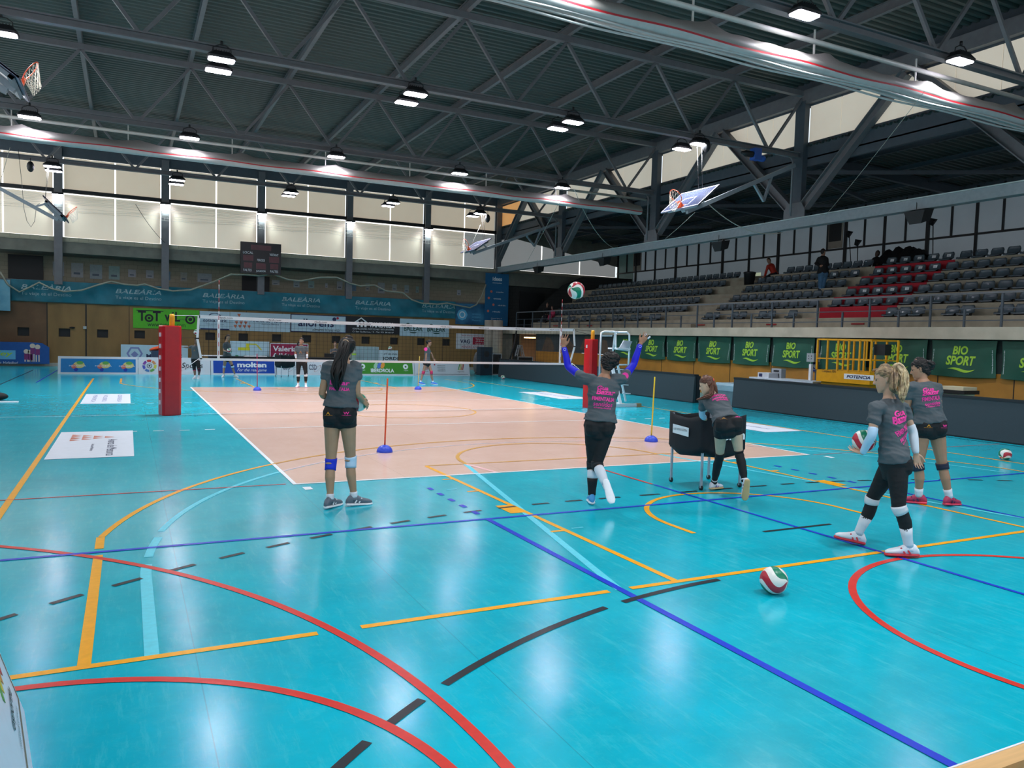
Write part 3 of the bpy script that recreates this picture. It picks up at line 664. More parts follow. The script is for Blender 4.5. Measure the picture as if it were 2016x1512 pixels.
# ================================================================== rolled dividing curtains
CUR = mat('grey curtain', '#7a7874', 0.55, var=0.08, scale=1.5); CURR = mat('curtain red stripe', '#9c1420', 0.5); CURW = mat('curtain hem', '#a2a7a6', 0.5)
PIPE = mat('white pipe', '#b9b8b2', 0.4)
def curtain(Y, x0, x1, zt, zb, label, folds):
    t = thing('dividing_curtain', label, 'curtain', ((x0+x1)/2, Y, zb))
    n = int((x1-x0)/0.15); cl = MB(); rd = MB(); hm = MB()
    xs = [x0+(x1-x0)*i/n for i in range(n+1)]
    def prof(x):
        ph = ((x-x0) % 3.1)/3.1; pk = max(0, 1-abs(ph-0.5)*5); sg = 0.012*math.sin(x*2.1)+0.008*math.sin(x*5.3)
        top = zt+0.10*pk*pk+0.01*math.sin(x*9); dr = 0.018*math.sin((x-x0)/3.1*2*PI)
        return [(Y+0.18, top), (Y-0.06-0.05*pk, top-0.01), (Y-0.17+sg, zt-0.12-0.03*pk), (Y-0.21+sg, (zt+zb)/2+dr), (Y-0.19, zb+0.14+dr), (Y-0.185, zb+0.105+dr), (Y-0.16, zb+0.03+dr*0.6), (Y-0.05, zb), (Y+0.12, zb+0.02), (Y+0.22, zb+0.15), (Y+0.18, top)]
    P = [prof(x) for x in xs]; K = len(P[0])
    for mb, rg in ((cl, (0, 1, 2, 3)), (rd, (4,)), (hm, (5, 6, 7, 8, 9))):
        vs = [(xs[i], *P[i][j]) for i in range(n+1) for j in range(K)]
        fs = [(i*K+j, (i+1)*K+j, (i+1)*K+j+1, i*K+j+1) for i in range(n) for j in rg]
        mb.add(vs, fs, {id(cl): CUR, id(rd): CURR, id(hm): CURW}[id(mb)], True)
    for q in range(folds):
        for zz in (0.0,): hm.tube([(x, Y-0.12+0.04*q, zb-0.015-0.045*q+0.02*math.sin(x*1.7+q)) for x in xs[::3]], 0.022, CURW, 5)
    cl.build('curtain_cloth', t); rd.build('stripe', t, label='dark red stripe'); hm.build('hem', t, label='pale folded hem')
    pp = MB(); pp.tube([(x0, Y-0.02, zt+0.28), (x1+0.3, Y-0.02, zt+0.28)], 0.05, PIPE, 10); pp.build('winding_pipe', t)
    for k in range(int((x1-x0)/3.08)): x = x0+1.3+3.08*k; MB().bar((x, Y, zt-0.02), (x, Y, 8.26), 0.03, 0.03, PIPE).build('hanger', t)
curtain(17.6, -9.3, 17.7, 7.74, 7.36, 'rolled up grey dividing curtain with a red stripe across the far court', 0)
curtain(1.75, 3.0, 18.0, 7.74, 7.36, 'rolled up grey dividing curtain with a red stripe overhead, nearest the camera', 3)
for X, Y in ((18.05, 17.5), (18.05, 25.4), (18.05, 9.5)):
    MB().tube([(X-0.8, Y, 8.26), (X-0.1, Y, 8.24), (X, Y, 8.1), (X, Y, 6.3)], 0.035, STEEL, 8).build('drain_pipe', None, None, 'grey steel pipe bent down to the stand beam %s' % {17.5: 'beside the far curtain end', 25.4: 'at the far truss', 9.5: 'below the blue hoist'}[Y], 'pipe')
# ================================================================== raised basketball hoops
ORG = mat('orange rim', '#e2511c', 0.4); NETW = mat('net cord', '#d8d2c2', 0.8); BGL = mat('backboard glass', '#3c425a', 0.15, var=0.1, scale=3); BWH = mat('backboard white', '#8e8ea4', 0.35); GALV = mat('galvanised steel', '#8b949b', 0.4, metal=0.3)
def hoop(side, Yc, xb, zb, tilt, label, hang=True):
    """side=+1: on the right of the hall; board's lower edge at x=xb, z=zb, folded up by tilt"""
    e = V3(side*math.cos(tilt), 0, math.sin(tilt)); n = V3(-side*math.sin(tilt), 0, math.cos(tilt)); Y = V3(0, 1, 0)
    O = V3(xb, Yc, zb)
    t = thing('basketball_hoop', label, 'basketball hoop', O)
    P = lambda y, h, d: O+Y*y+e*h+n*d
    bd = MB(); W2, H = 0.9, 1.05
    def slab(mb, y0, y1, h0, h1, d0, d1, m):
        vs = [P(y, h, d) for d in (d0, d1) for (y, h) in ((y0, h0), (y1, h0), (y1, h1), (y0, h1))]
        mb.add(vs, [(0, 3, 2, 1), (4, 5, 6, 7), (0, 1, 5, 4), (1, 2, 6, 5), (2, 3, 7, 6), (3, 0, 4, 7)], m)
    slab(bd, -W2, W2, 0, H, -0.03, 0.0, BGL); 
    for a in ((-W2, W2, 0, 0.05), (-W2, W2, H-0.05, H), (-W2, -W2+0.05, 0, H), (W2-0.05, W2, 0, H)): slab(bd, *a, -0.035, 0.006, BWH)
    for a in ((-0.3, 0.3, 0.15, 0.19), (-0.3, 0.3, 0.56, 0.6), (-0.3, -0.26, 0.15, 0.6), (0.26, 0.3, 0.15, 0.6)): slab(bd, *a, -0.002, 0.004, BWH)
    bd.build('backboard', t)
    fr = MB(); slab(fr, -0.7, 0.7, 0.1, 0.2, -0.12, -0.04, GALV); slab(fr, -0.7, 0.7, 0.8, 0.9, -0.12, -0.04, GALV); slab(fr, -0.7, -0.6, 0.1, 0.9, -0.11, -0.04, GALV); slab(fr, 0.6, 0.7, 0.1, 0.9, -0.11, -0.04, GALV); slab(fr, -0.08, 0.08, 0.1, 0.95, -0.2, -0.08, GALV); fr.build('board_frame', t)
    rm = MB(); c = P(0, 0.15, 0.375); ring = [c+Y*0.225*math.cos(a)+n*0.225*math.sin(a) for a in np.linspace(0, 2*PI, 33)[:-1]]
    rm.tube(ring, 0.011, ORG, 8, closed=True); slab(rm, -0.1, 0.1, 0.05, 0.2, 0.0, 0.02, ORG)
    vs = [P(-0.1, 0.14, 0.01), P(0.1, 0.14, 0.01), P(0.12, 0.14, 0.19), P(-0.12, 0.14, 0.19), P(-0.09, 0.06, 0.01), P(0.09, 0.06, 0.01), P(0.05, 0.10, 0.17), P(-0.05, 0.10, 0.17)]
    rm.add(vs, [(0, 1, 2, 3), (4, 7, 6, 5), (0, 4, 5, 1), (1, 5, 6, 2), (2, 6, 7, 3), (3, 7, 4, 0)], ORG); rm.build('rim', t)
    nt = MB(); M_ = 12; lay = [(0.225, 0.0), (0.2, 0.11), (0.17, 0.2), (0.15, 0.28), (0.135, 0.35), (0.13, 0.4)]
    dn = unit(-e*0.35+V3(0, 0, -1)*0.75)
    def npnt(l, k): r_, dz = lay[l]; a = 2*PI*(k+0.5*(l % 2))/M_; return c+Y*r_*math.cos(a)+n*r_*math.sin(a)+dn*dz
    for l in range(len(lay)-1):
        for k in range(M_):
            if l % 2 == 0: nt.tube([npnt(l, k), npnt(l+1, k)], 0.006, NETW, 4, cap=False); nt.tube([npnt(l, k), npnt(l+1, k-1)], 0.006, NETW, 4, cap=False)
            else: nt.tube([npnt(l, k), npnt(l+1, k)], 0.006, NETW, 4, cap=False); nt.tube([npnt(l, k), npnt(l+1, k+1)], 0.006, NETW, 4, cap=False)
    nt.build('net', t)
    ar = MB(); top = V3(18.15 if side > 0 else -9.3, Yc+0.1, 8.0 if side > 0 else 8.7); a0 = P(0, 0.2, -0.25)
    ar.bar(a0, top, 0.11, 0.13, GALV); ar.bar(P(0, 0.9, -0.1), a0+(top-a0)*0.16, 0.06, 0.06, GALV); m1 = a0+(top-a0)*0.6; m2 = a0+(top-a0)*0.78; lo = m1*0.4+m2*0.6+V3(0, 0, -0.75)
    ar.bar(m1, lo, 0.07, 0.07, GALV); ar.bar(m2, lo, 0.07, 0.07, GALV); ar.build('support_arm', t)
    hc = MB(); CABLE = mat('dull cable', '#4a4a4a', 0.6); hc.tube([P(0.05, H, 0), V3(P(0, H, 0)[0]-side*0.15, Yc+0.06, 8.3)], 0.008, CABLE, 5); hc.tube([P(-0.12, H, 0), V3(P(0, H, 0)[0]-side*0.1, Yc-0.1, 8.3)], 0.008, CABLE, 5); hc.build('lifting_cable', t)
    return t
hoop(1, 9.42, 13.3, 6.05, math.radians(41), 'raised basketball hoop on the right by the stand, nearer one')
hoop(1, 25.2, 13.0, 6.15, math.radians(35), 'raised basketball hoop far right in front of the blinds')
hoop(-1, 25.2, -3.95, 6.06, math.radians(45), 'raised basketball hoop far left in front of the blinds')
hoop(-1, 9.0, -3.72, 6.68, math.radians(36), 'raised basketball hoop cut by the left edge, seen from behind')
# hoist motor, hanging loudspeakers
BLUM = mat('blue motor paint', '#1d4f9c', 0.45)
p = at_y(1487, 305, 9.3); t = thing('hoist_motor', 'blue electric hoist motor fixed under the middle truss', 'motor', p)
MB().box(p+V3(-0.12, -0.12, -0.16), p+V3(0.16, 0.12, 0.2), BLUM).build('gearbox', t); MB().lathe(p+V3(-0.12, 0, 0.0), [(0.09, 0), (0.1, -0.05), (0.1, -0.3), (0.06, -0.36), (0.05, -0.45)], BLACKM, 14, axis=(1, 0, 0)).build('motor', t); MB().lathe(p+V3(0.16, 0, -0.08), [(0.1, 0), (0.1, 0.2), (0.07, 0.24)], BLUM, 14, axis=(1, 0, 0)).build('end_cap', t)
def speaker_box(px_, py_, X, w, label, d=0.2):
    p = at_x(px_, py_, X); t = thing('hanging_speaker', label, 'loudspeaker', p)
    m = MB(); h = 0.24
    vs = [(-d, -w, 0.12), (d, -w, 0.18), (d, w, 0.18), (-d, w, 0.12), (-d*0.6, -w*0.55, -h), (d, -w*0.7, -0.12), (d, w*0.7, -0.12), (-d*0.6, w*0.55, -h)]
    m.add([p+V3(*q) for q in vs], [(0, 1, 2, 3), (4, 7, 6, 5), (0, 4, 5, 1), (1, 5, 6, 2), (2, 6, 7, 3), (3, 7, 4, 0)], BLACKM); m.build('cabinet', t)
    MB().tube([p+V3(0, -0.1, 0.15), p+V3(0.02, -0.1, 5.92-p[2])], 0.01, CABLE, 5).build('hanging_wire', t); MB().tube([p+V3(0, 0.12, 0.15), p+V3(-0.03, 0.05, 0.5), p+V3(-0.1, 0.0, 5.92-p[2])], 0.01, BLACKM, 5).build('cable', t)
speaker_box(1808, 425, XR-0.1, 0.33, 'black hanging loudspeaker under the stand beam, nearest one'); speaker_box(1418, 483, XR-0.1, 0.3, 'black hanging loudspeaker under the stand beam left of the hoop cable'); speaker_box(1189, 514, XR-0.1, 0.3, 'black hanging loudspeaker before the grey far windows, right one'); speaker_box(1060, 530, XR-0.1, 0.3, 'black hanging loudspeaker before the grey far windows, left one')
for (px_, py_, Y, lab) in ((60, 328, 25.0, 'small black speaker hanging from the far truss at left'), (960, 430, 25.0, 'small black projector on the far truss next to the last lamp pair'), (1391, 287, 9.2, 'small black speaker beside the lamp pair above the raised hoop')):
    p = at_y(px_, py_, Y); MB().ball(p, 0.16, BLACKM, 10, 6, (0.8, 0.8, 1.3)).tube([p, p+V3(0, 0, 8.25-p[2])], 0.012, BLACKM, 5).build('small_speaker', None, None, lab, 'loudspeaker', origin=p)
# loose ropes
def rope(pts, r, m, label, name='rope'):
    return MB().tube(pts, r, m, 5).build(name, None, None, label, 'rope')
def sag(a, b, s, n=14): return [a+(b-a)*t+V3(0, 0, -4*s*t*(1-t)) for t in np.linspace(0, 1, n)]
ROPE = mat('rope', '#a3a59b', 0.8)
rope(sag(at_y(1393, 400, 9.4), at_x(1540, 458, XR-0.2), 0.35), 0.014, ROPE, 'pale rope sagging from the raised hoop to the stand beam')
rope(sag(at_y(1368, 418, 9.4), at_x(1310, 470, XR-0.2), 0.02), 0.01, ROPE, 'thin taut rope from the raised hoop to the beam')
rope(sag(at_y(1130, 372, 17.0), at_x(1208, 488, XR-0.2), 0.4), 0.014, ROPE, 'pale rope from the end of the far curtain down to the stand beam')
rope(sag(at_y(1100, 400, 17.4), at_y(1035, 520, 25), 0.02), 0.008, ROPE, 'thin rope slanting across the grey far windows')
rope(sag(at_y(1820, 180, 1.2), at_x(1625, 424, XR-0.2), 0.05), 0.006, ROPE, 'thin wire slanting down before the clerestory')
rope(sag(at_y(20, 290, 20), at_y(0, 360, 20), 0.0), 0.008, ROPE, 'thin wire at the left edge near the blinds')
rope([at_y(u_, v_, 25.3) for u_, v_ in ((36, 295), (43, 360), (47, 410), (53, 435), (61, 447), (68, 436), (72, 405), (78, 400))], 0.009, BLACKM, 'thin dark cable looping beside the far left hoop', 'cable')
rope(sag(at_y(267, 402, 32.6), at_y(325, 478, 32.6), 0.15), 0.012, BLACKM, 'dark cord hanging before the third blind', 'cable')
rope(sag(at_y(946, 443, 25.3), at_y(930, 478, 25.3), 0.0), 0.009, ROPE, 'thin cable below the far right hoop', 'cable')

# the safety net gathered up before the lower blinds
ng_ = MB(); rn = random.Random(5); NTM = mat('gathered net', '#e8e6dc', 0.8, var=0.05); tb_ = NTM.node_tree.nodes.new('ShaderNodeBsdfTranslucent'); tb_.inputs[0].default_value = (0.95, 0.94, 0.9, 1); mx_ = NTM.node_tree.nodes.new('ShaderNodeMixShader'); mx_.inputs[0].default_value = 0.6; pb_ = NTM.node_tree.nodes['Principled BSDF']; ou_ = NTM.node_tree.nodes['Material Output']; NTM.node_tree.links.new(pb_.outputs[0], mx_.inputs[1]); NTM.node_tree.links.new(tb_.outputs[0], mx_.inputs[2]); NTM.node_tree.links.new(mx_.outputs[0], ou_.inputs[0]); Yn = YF-0.32
for k in range(9):
    z_ = 8.05-0.055*k-0.01*k*k*0.3; ph = rn.random()*6; ng_.tube([(x, Yn-0.02*(k % 3), z_+0.022*math.sin(x*1.3+ph)+0.012*math.sin(x*5.1+ph*2)-(0.10 if k > 5 else 0)*abs(math.sin(x*0.68+1))) for x in np.arange(XL+0.3, 18.0, 0.22)], 0.006, NTM, 4, cap=False)
for x in np.arange(XL+0.5, 18.0, 0.17):
    z_ = 7.55-0.1*abs(math.sin(x*0.68+1))+0.03*rn.random(); ng_.bar((x, Yn, z_), (x+0.05*(rn.random()-0.5), Yn, z_-0.08-0.16*rn.random()), 0.008, 0.008, NTM)
ng_.build('gathered_net', None, 'stuff', 'pale safety net gathered in strings along the top of the lower blinds', 'net')
# ================================================================== banners and boards
BK = 0.004
def txt(nm, c): return mat('print '+nm, c, 0.55, var=0.02)
TW, TK, TN_, TG, TR = txt('white', '#dfe6ea'), txt('black', '#12151a'), txt('navy', '#1a2550'), txt('lime', '#9fc93c'), txt('crimson', '#a01838')
def panel_y(px0, py0, px1, py1, Y):
    """x0, z1, x1, z0 of a flat panel on the plane Y from two photo corners"""
    a = at_y(px0, py0, Y); b = at_y(px1, py1, Y); return a[0], a[2], b[0], b[2]
def flat_banner(name, x0, x1, z0, z1, Y, m, label, cat='banner', th=0.02, group=None, frame_m=None):
    if Y == YF: Y = YF-0.02
    t = thing(name, label, cat, ((x0+x1)/2, Y, z0), group)
    MB().box((x0, Y-th, z0), (x1, Y, z1), m).build('sheet', t)
    if frame_m: f_ = MB(); [f_.box(a, b, frame_m) for a, b in (((x0, Y-th-0.01, z0), (x1, Y-th+0.002, z0+0.04)), ((x0, Y-th-0.01, z1-0.04), (x1, Y-th+0.002, z1)), ((x0, Y-th-0.01, z0), (x0+0.04, Y-th+0.002, z1)), ((x1-0.04, Y-th-0.01, z0), (x1, Y-th+0.002, z1)))]; f_.build('border', t)
    return t, Y-th
EX, EZ = V3(1, 0, 0), V3(0, 0, 1)
# the long ferry banner along the gallery parapet, gently creased
TEAL = mat('teal banner cloth', '#12606f', 0.6, var=0.12, scale=1.5, double='#176f80')
def wav(x, z): return YF-0.14-0.03*math.sin(x*5.1+z*3)-0.03*math.sin(x*2.3-z*6+1)-0.018*math.sin(x*9+z*9)
bz0, bz1 = 3.06, 4.05
cuts = [-6.75, -3.55, -0.35, 2.85, 6.05, 9.3, 12.5, 15.0]
bx = [at_y(x, y, YF)[0] for x, y in ((92, 570), (273, 578), (440, 586), (592, 592), (733, 598), (862, 606))]
cuts = [-6.72]+[(bx[i]+bx[i+1])/2 for i in range(5)]+[at_y(895, 610, YF)[0]]
BN = ['leftmost', 'second', 'third', 'fourth', 'fifth', 'rightmost']
LGT = txt('pale teal', '#8fa9ad')
for k in range(6):
    a, b = cuts[k], cuts[k+1]
    t = thing('gallery_banner', 'teal creased ferry banner on the gallery parapet, %s of the six' % BN[k], 'banner', ((a+b)/2, YF, bz0), 'ferry banners on the gallery')
    n = int((b-a)/0.09); m_ = 9; vs = [(a+(b-a)*i/n, wav(a+(b-a)*i/n, bz0+(bz1-bz0)*j/m_), bz0+(bz1-bz0)*j/m_) for i in range(n+1) for j in range(m_+1)]
    fs = [(i*(m_+1)+j, (i+1)*(m_+1)+j, (i+1)*(m_+1)+j+1, i*(m_+1)+j+1) for i in range(n) for j in range(m_)]
    MB().add(vs, fs, TEAL, True).build('sheet', t)
    wp = lambda p: (p[0], wav(p[0], p[2])-0.008, p[2])
    l = MB(); l.text('BALEÀRIA', (bx[k], YF, 3.62), EX, EZ, 0.27, LGT, width=2.05, weight=0.012, slant=0.25, warp=wp); l.text('Tu viaje es el Destino', (bx[k], YF, 3.3), EX, EZ, 0.2, LGT, width=2.05, warp=wp); l.build('lettering', t)
CYB = mat('light blue banner cloth', '#1c86ad', 0.6, var=0.2, scale=0.8, double='#7fb7c8')
flat_banner('gallery_banner', -8.5, at_y(20, 560, YF-0.3)[0], at_y(20, 612, YF-0.3)[2], at_y(20, 551, YF-0.3)[2], YF-0.3, CYB, 'light blue banner at the left edge of the gallery')
# rope net edge sagging before the gallery
rp = [(0, 535), (15, 560), (38, 575), (58, 566), (77, 556), (100, 568), (125, 574), (160, 572), (190, 562), (219, 554), (245, 560), (270, 562), (285, 559), (310, 568), (340, 573), (375, 571), (420, 555), (455, 540), (485, 541), (510, 543), (537, 539), (565, 550), (592, 553), (630, 546), (663, 546), (690, 558), (710, 563), (737, 561), (760, 573), (793, 576), (810, 590), (830, 597), (862, 599), (880, 597), (905, 602), (925, 606), (938, 600), (948, 585), (957, 560)]
rope([at_y(x, y, YF-0.45) for x, y in rp], 0.045, mat('net edge rope', '#8f9284', 0.8), 'rolled net edge sagging in waves in front of the teal banners', 'net_rope')
# sponsor banners on the upper timber wall
GRN = mat('bright green banner', '#4fae1c', 0.5); PBL = mat('pale blue banner', '#a9c4d0', 0.5, var=0.03); BLKB = mat('black banner', '#10131a', 0.5)
x0, z1, x1, z0 = panel_y(262, 606, 392, 648, YF)
t, Y = flat_banner('sponsor_banner', x0, x1, z0-0.03, z1, YF, GRN, 'bright green banner with black bicycle lettering')
l = MB(); cx = (x0+x1)/2; O = lambda fx, fz: V3(x0+(x1-x0)*fx, Y, z0+(z1-z0)*fz)
l.text('T', O(0.13, 0.35), EX, EZ, 0.5, TK, width=0.36, weight=0.03); l.disc(O(0.235, 0.5), EX, EZ, 0.2, TK, r0=0.11); l.disc(O(0.235, 0.5), EX, EZ, 0.07, TK); l.text('T', O(0.35, 0.35), EX, EZ, 0.5, TK, width=0.36, weight=0.03)
l.text('véL', O(0.585, 0.35), EX, EZ, 0.5, TK, width=0.72, weight=0.03); l.disc(O(0.86, 0.5), EX, EZ, 0.24, TK, r0=0.15); l.disc(O(0.86, 0.5), EX, EZ, 0.09, TK)
l.box(tuple(O(0.05, 0.86)+V3(0, -0.006, 0)), tuple(O(0.45, 0.9)+V3(0, 0, 0)), TK); l.text('www.totvelo.com', O(0.5, 0.07), EX, EZ, 0.22, TK, width=1.75); l.build('lettering', t)
x0, z1, x1, z0 = panel_y(393, 612, 452, 650, YF)
t, Y = flat_banner('sponsor_banner', x0, x1, z0, z1, YF, PBL, 'pale blue optician banner with dark oval logo'); O = lambda fx, fz: V3(x0+(x1-x0)*fx, Y, z0+(z1-z0)*fz)
l = MB(); l.disc(O(0.5, 0.75), EX, EZ, 0.3, TN_, r0=0.24, ry=0.15); l.text('optica florit', O(0.5, 0.38), EX, EZ, 0.2, TN_, width=1.15, weight=0.01); l.text('www.opticaflorit.com', O(0.5, 0.27), EX, EZ, 0.06, TN_, width=0.9); l.box(tuple(O(0.02, 0.0)+V3(0, -0.006, 0)), tuple(O(0.98, 0.07)), TN_); l.build('lettering', t)
x0, z1, x1, z0 = panel_y(453, 614, 571, 654, YF)
t, Y = flat_banner('sponsor_banner', x0, x1, z0, z1, YF, PBL, 'pale blue banner with orange sail triangles'); O = lambda fx, fz: V3(x0+(x1-x0)*fx, Y, z0+(z1-z0)*fz)
TO = txt('terracotta', '#c06a4c')
l = MB()
def tri(l, p, s, m=TO): l.add([p+EX*a*s+EZ*b*s+V3(0, -0.005, 0) for a, b in ((-0.5, 0.5), (0.6, 0.5), (0.1, -0.5))], [(0, 1, 2)], m)
for r_, n_ in ((0, 4), (1, 3), (2, 2), (3, 1)):
    for q in range(n_): tri(l, O(0.08+0.075*q+0.02*r_, 0.22+0.2*r_), 0.17)
l.text('Avarca de Menorca', O(0.65, 0.5), EX, EZ, 0.24, TN_, width=1.95); l.text('Avarca de Menorca', O(0.66, 0.36), EX, EZ, 0.08, TN_, width=0.9); l.build('lettering', t)
x0, z1, x1, z0 = panel_y(572, 618, 681, 656, YF)
t, Y = flat_banner('sponsor_banner', x0, x1, z0, z1, YF, PBL, 'pale blue banner with navy border and navy lettering', frame_m=TN_); O = lambda fx, fz: V3(x0+(x1-x0)*fx, Y, z0+(z1-z0)*fz)
l = MB(); l.text('allorens', O(0.45, 0.32), EX, EZ, 0.42, TN_, width=1.95, weight=0.02); l.text('alimenta la teva vida', O(0.63, 0.07), EX, EZ, 0.16, TK, width=1.5, slant=0.3); l.disc(O(0.78, 0.78), EX, EZ, 0.11, TN_); l.disc(O(0.84, 0.85), EX, EZ, 0.07, TR); l.build('lettering', t)
x0, z1, x1, z0 = panel_y(682, 622, 786, 659, YF)
t, Y = flat_banner('sponsor_banner', x0, x1, z0, z1, YF, BLKB, 'black construction company banner with white lettering'); O = lambda fx, fz: V3(x0+(x1-x0)*fx, Y, z0+(z1-z0)*fz)
l = MB(); l.text('TANDRISA', O(0.66, 0.38), EX, EZ, 0.3, TW, width=1.5, weight=0.03); l.text('CONSTRUCCIONES, PROMOCIONES Y RESTAURACIONES', O(0.5, 0.22), EX, EZ, 0.1, TW, width=2.4); l.text('C/ San Guillermo, 12 - Tel. 971 38 60 97', O(0.5, 0.06), EX, EZ, 0.09, TW, width=2.4)
l.add([O(0.12, 0.62)+V3(0, -.005, 0), O(0.27, 0.95)+V3(0, -.005, 0), O(0.27, 0.88)+V3(0, -.005, 0), O(0.14, 0.58)+V3(0, -.005, 0)], [(0, 3, 2, 1)], TW); l.add([O(0.42, 0.6)+V3(0, -.005, 0), O(0.27, 0.95)+V3(0, -.005, 0), O(0.27, 0.88)+V3(0, -.005, 0), O(0.39, 0.58)+V3(0, -.005, 0)], [(0, 1, 2, 3)], TW)
for q in range(3): l.box(tuple(O(0.19+0.07*q, 0.38)+V3(0, -.005, 0)), tuple(O(0.23+0.07*q, 0.7)), TW)
l.build('lettering', t)
x0, z1, x1, z0 = panel_y(787, 627, 883, 664, YF)
t, Y = flat_banner('sponsor_banner', x0, x1, z0, z1, YF, PBL, 'pale blue banner with two dark green horse logos'); O = lambda fx, fz: V3(x0+(x1-x0)*fx, Y, z0+(z1-z0)*fz)
TGR = txt('dark green', '#14473f'); l = MB()
for q in (0.27, 0.74): l.text('BALEAR', O(q, 0.3), EX, EZ, 0.3, TGR, width=1.15, weight=0.02); l.disc(O(q-0.11, 0.62), EX, EZ, 0.14, TGR, r0=0.06); l.disc(O(q, 0.24), EX, EZ, 0.22, TGR, a0=math.pi, a1=2*math.pi, ry=0.07)
l.build('lettering', t)
x0, z1, x1, z0 = panel_y(897, 600, 954, 640, YF)
t, Y = flat_banner('sponsor_banner', x0, x1, z0, z1+0.1, YF, mat('blue star banner', '#1c4d78', 0.5, var=0.3, scale=1, double='#3f88ae'), 'blue banner with a pale octagonal emblem below the gallery'); O = lambda fx, fz: V3(x0+(x1-x0)*fx, Y, z0+(z1-z0)*fz)
PB2 = txt('sky', '#5fb0d6'); l = MB(); l.disc(O(0.22, 0.5), EX, EZ, 0.34, PB2, n=8); l.disc(O(0.22, 0.5), EX, EZ, 0.2, TW, r0=0.14, lift=0.006); [l.text(s_, O(0.7, 0.52-0.16*i), EX, EZ, 0.08, PB2, width=0.55) for i, s_ in enumerate(('GOVERN DE', 'DE MENORCA', 'Menorca'))]; l.build('lettering', t)
# tall banner at the corner
x0, z1, x1, z0 = panel_y(956, 537, 999, 642, YF-0.3)
t, Y = flat_banner('hanging_banner', x0, x1, z0, z1, YF-0.3, mat('blue banner', '#135b86', 0.5, var=0.1, scale=2), 'tall blue printing shop banner hanging at the corner of the gallery'); O = lambda fx, fz: V3(x0+(x1-x0)*fx, Y, z0+(z1-z0)*fz)
l = MB(); l.text('idees', O(0.5, 0.86), EX, EZ, 0.24, TW, width=0.62, weight=0.02); l.text('menorquines', O(0.5, 0.8), EX, EZ, 0.1, TW, width=0.62)
TDO = txt('coral', '#c9695a')
for i, (s_, fx) in enumerate((('serigrafies', 0.62), ('camisetes', 0.52), ('roba de feina', 0.72), ('rètols', 0.5))):
    l.text(s_, O(fx, 0.63-0.125*i), EX, EZ, 0.09, TW, width=0.5); l.disc(O(fx-0.36, 0.65-0.125*i), EX, EZ, 0.075, TDO)
for i, s_ in enumerate(("Carrer Nou 3", 'Ciutadella', 'Tel. 971 38 22', 'www.idees.com')): l.text(s_, O(0.5, 0.13-0.035*i), EX, EZ, 0.06, TW, width=0.7)
l.build('lettering', t)
x0, z1, x1, z0 = panel_y(898, 656, 959, 688, YF)
WHB = mat('white banner', '#c9cdd2', 0.5)
t, Y = flat_banner('sponsor_banner', x0, x1, z0, z1, YF, WHB, 'white and maroon banner beside the round pillars'); O = lambda fx, fz: V3(x0+(x1-x0)*fx, Y, z0+(z1-z0)*fz)
l = MB(); l.text('www.voleiciutadella.com', O(0.5, 0.83), EX, EZ, 0.1, TR, width=1.4); l.text('VAG', O(0.28, 0.36), EX, EZ, 0.24, TN_, width=0.65, weight=0.03); l.box(tuple(O(0.52, 0.3)+V3(0, -.005, 0)), tuple(O(0.97, 0.78)), TR); [l.text(s_, O(0.745, 0.62-0.15*i), EX, EZ, 0.09, TW, width=0.55, lift=0.008) for i, s_ in enumerate(('Valeriano', 'Allés', 'Canet s.l.'))]; l.text('MENORCA VOLEI', O(0.5, 0.06), EX, EZ, 0.15, TR, width=1.35); l.build('lettering', t)
# lower boards leaning on the wall behind the advertising boards
def board(px0, py0, px1, pyb, Y, m, label, hb=0.0, **k):
    a = at_y(px0, py0, Y); b = at_y(px1, py0, Y); z0 = hb; return flat_banner('sponsor_board', a[0], b[0], z0, a[2], Y, m, label, 'board', 0.03, **k)+((a[0], b[0], z0, a[2]),)
t, Y, (x0, x1, z0, z1) = board(238, 678, 370, 720, 31.8, PBL, 'pale board with a purple cube logo behind the advertising boards', 0.0); O = lambda fx, fz: V3(x0+(x1-x0)*fx, Y, z0+(z1-z0)*fz)
TP = txt('lavender', '#777fae'); l = MB(); l.disc(O(0.2, 0.62), EX, EZ, 0.36, TP, n=6, r0=0.27); l.disc(O(0.2, 0.58), EX, EZ, 0.17, TP, n=4); l.text('CONSELL', O(0.62, 0.68), EX, EZ, 0.13, TN_, width=1.2, weight=0.01); l.text('MATERIALS', O(0.64, 0.42), EX, EZ, 0.22, TN_, width=1.6, weight=0.03); l.build('lettering', t)
t, Y, (x0, x1, z0, z1) = board(453, 671, 530, 720, 30.6, PBL, 'pale board with a yellow digger and green lettering', 0.0); O = lambda fx, fz: V3(x0+(x1-x0)*fx, Y, z0+(z1-z0)*fz)
TYL = txt('digger yellow', '#c9c22a'); TGV = txt('green', '#1d7a4c'); l = MB(); l.text('VAG', O(0.55, 0.3), EX, EZ, 0.3, TGV, width=1.6, weight=0.04); l.box(tuple(O(0.2, 0.68)+V3(0, -.005, 0)), tuple(O(0.5, 0.78)), TYL); l.box(tuple(O(0.4, 0.78)+V3(0, -.005, 0)), tuple(O(0.48, 0.92)), TYL)
bm = MB(); 
for a_, b_ in (((0.46, 0.9), (0.66, 0.9)), ((0.66, 0.9), (0.8, 0.7))): l.bar(O(*a_)+V3(0, -.01, 0), O(*b_)+V3(0, -.01, 0), 0.05, 0.01, TYL, hint=(0, 1, 0))
l.build('lettering', t)
t, Y, (x0, x1, z0, z1) = board(531, 675, 607, 720, 30.2, mat('magenta board', '#8c1440', 0.5), 'magenta board with white lettering behind the score table', 0.0, frame_m=WHB); O = lambda fx, fz: V3(x0+(x1-x0)*fx, Y, z0+(z1-z0)*fz)
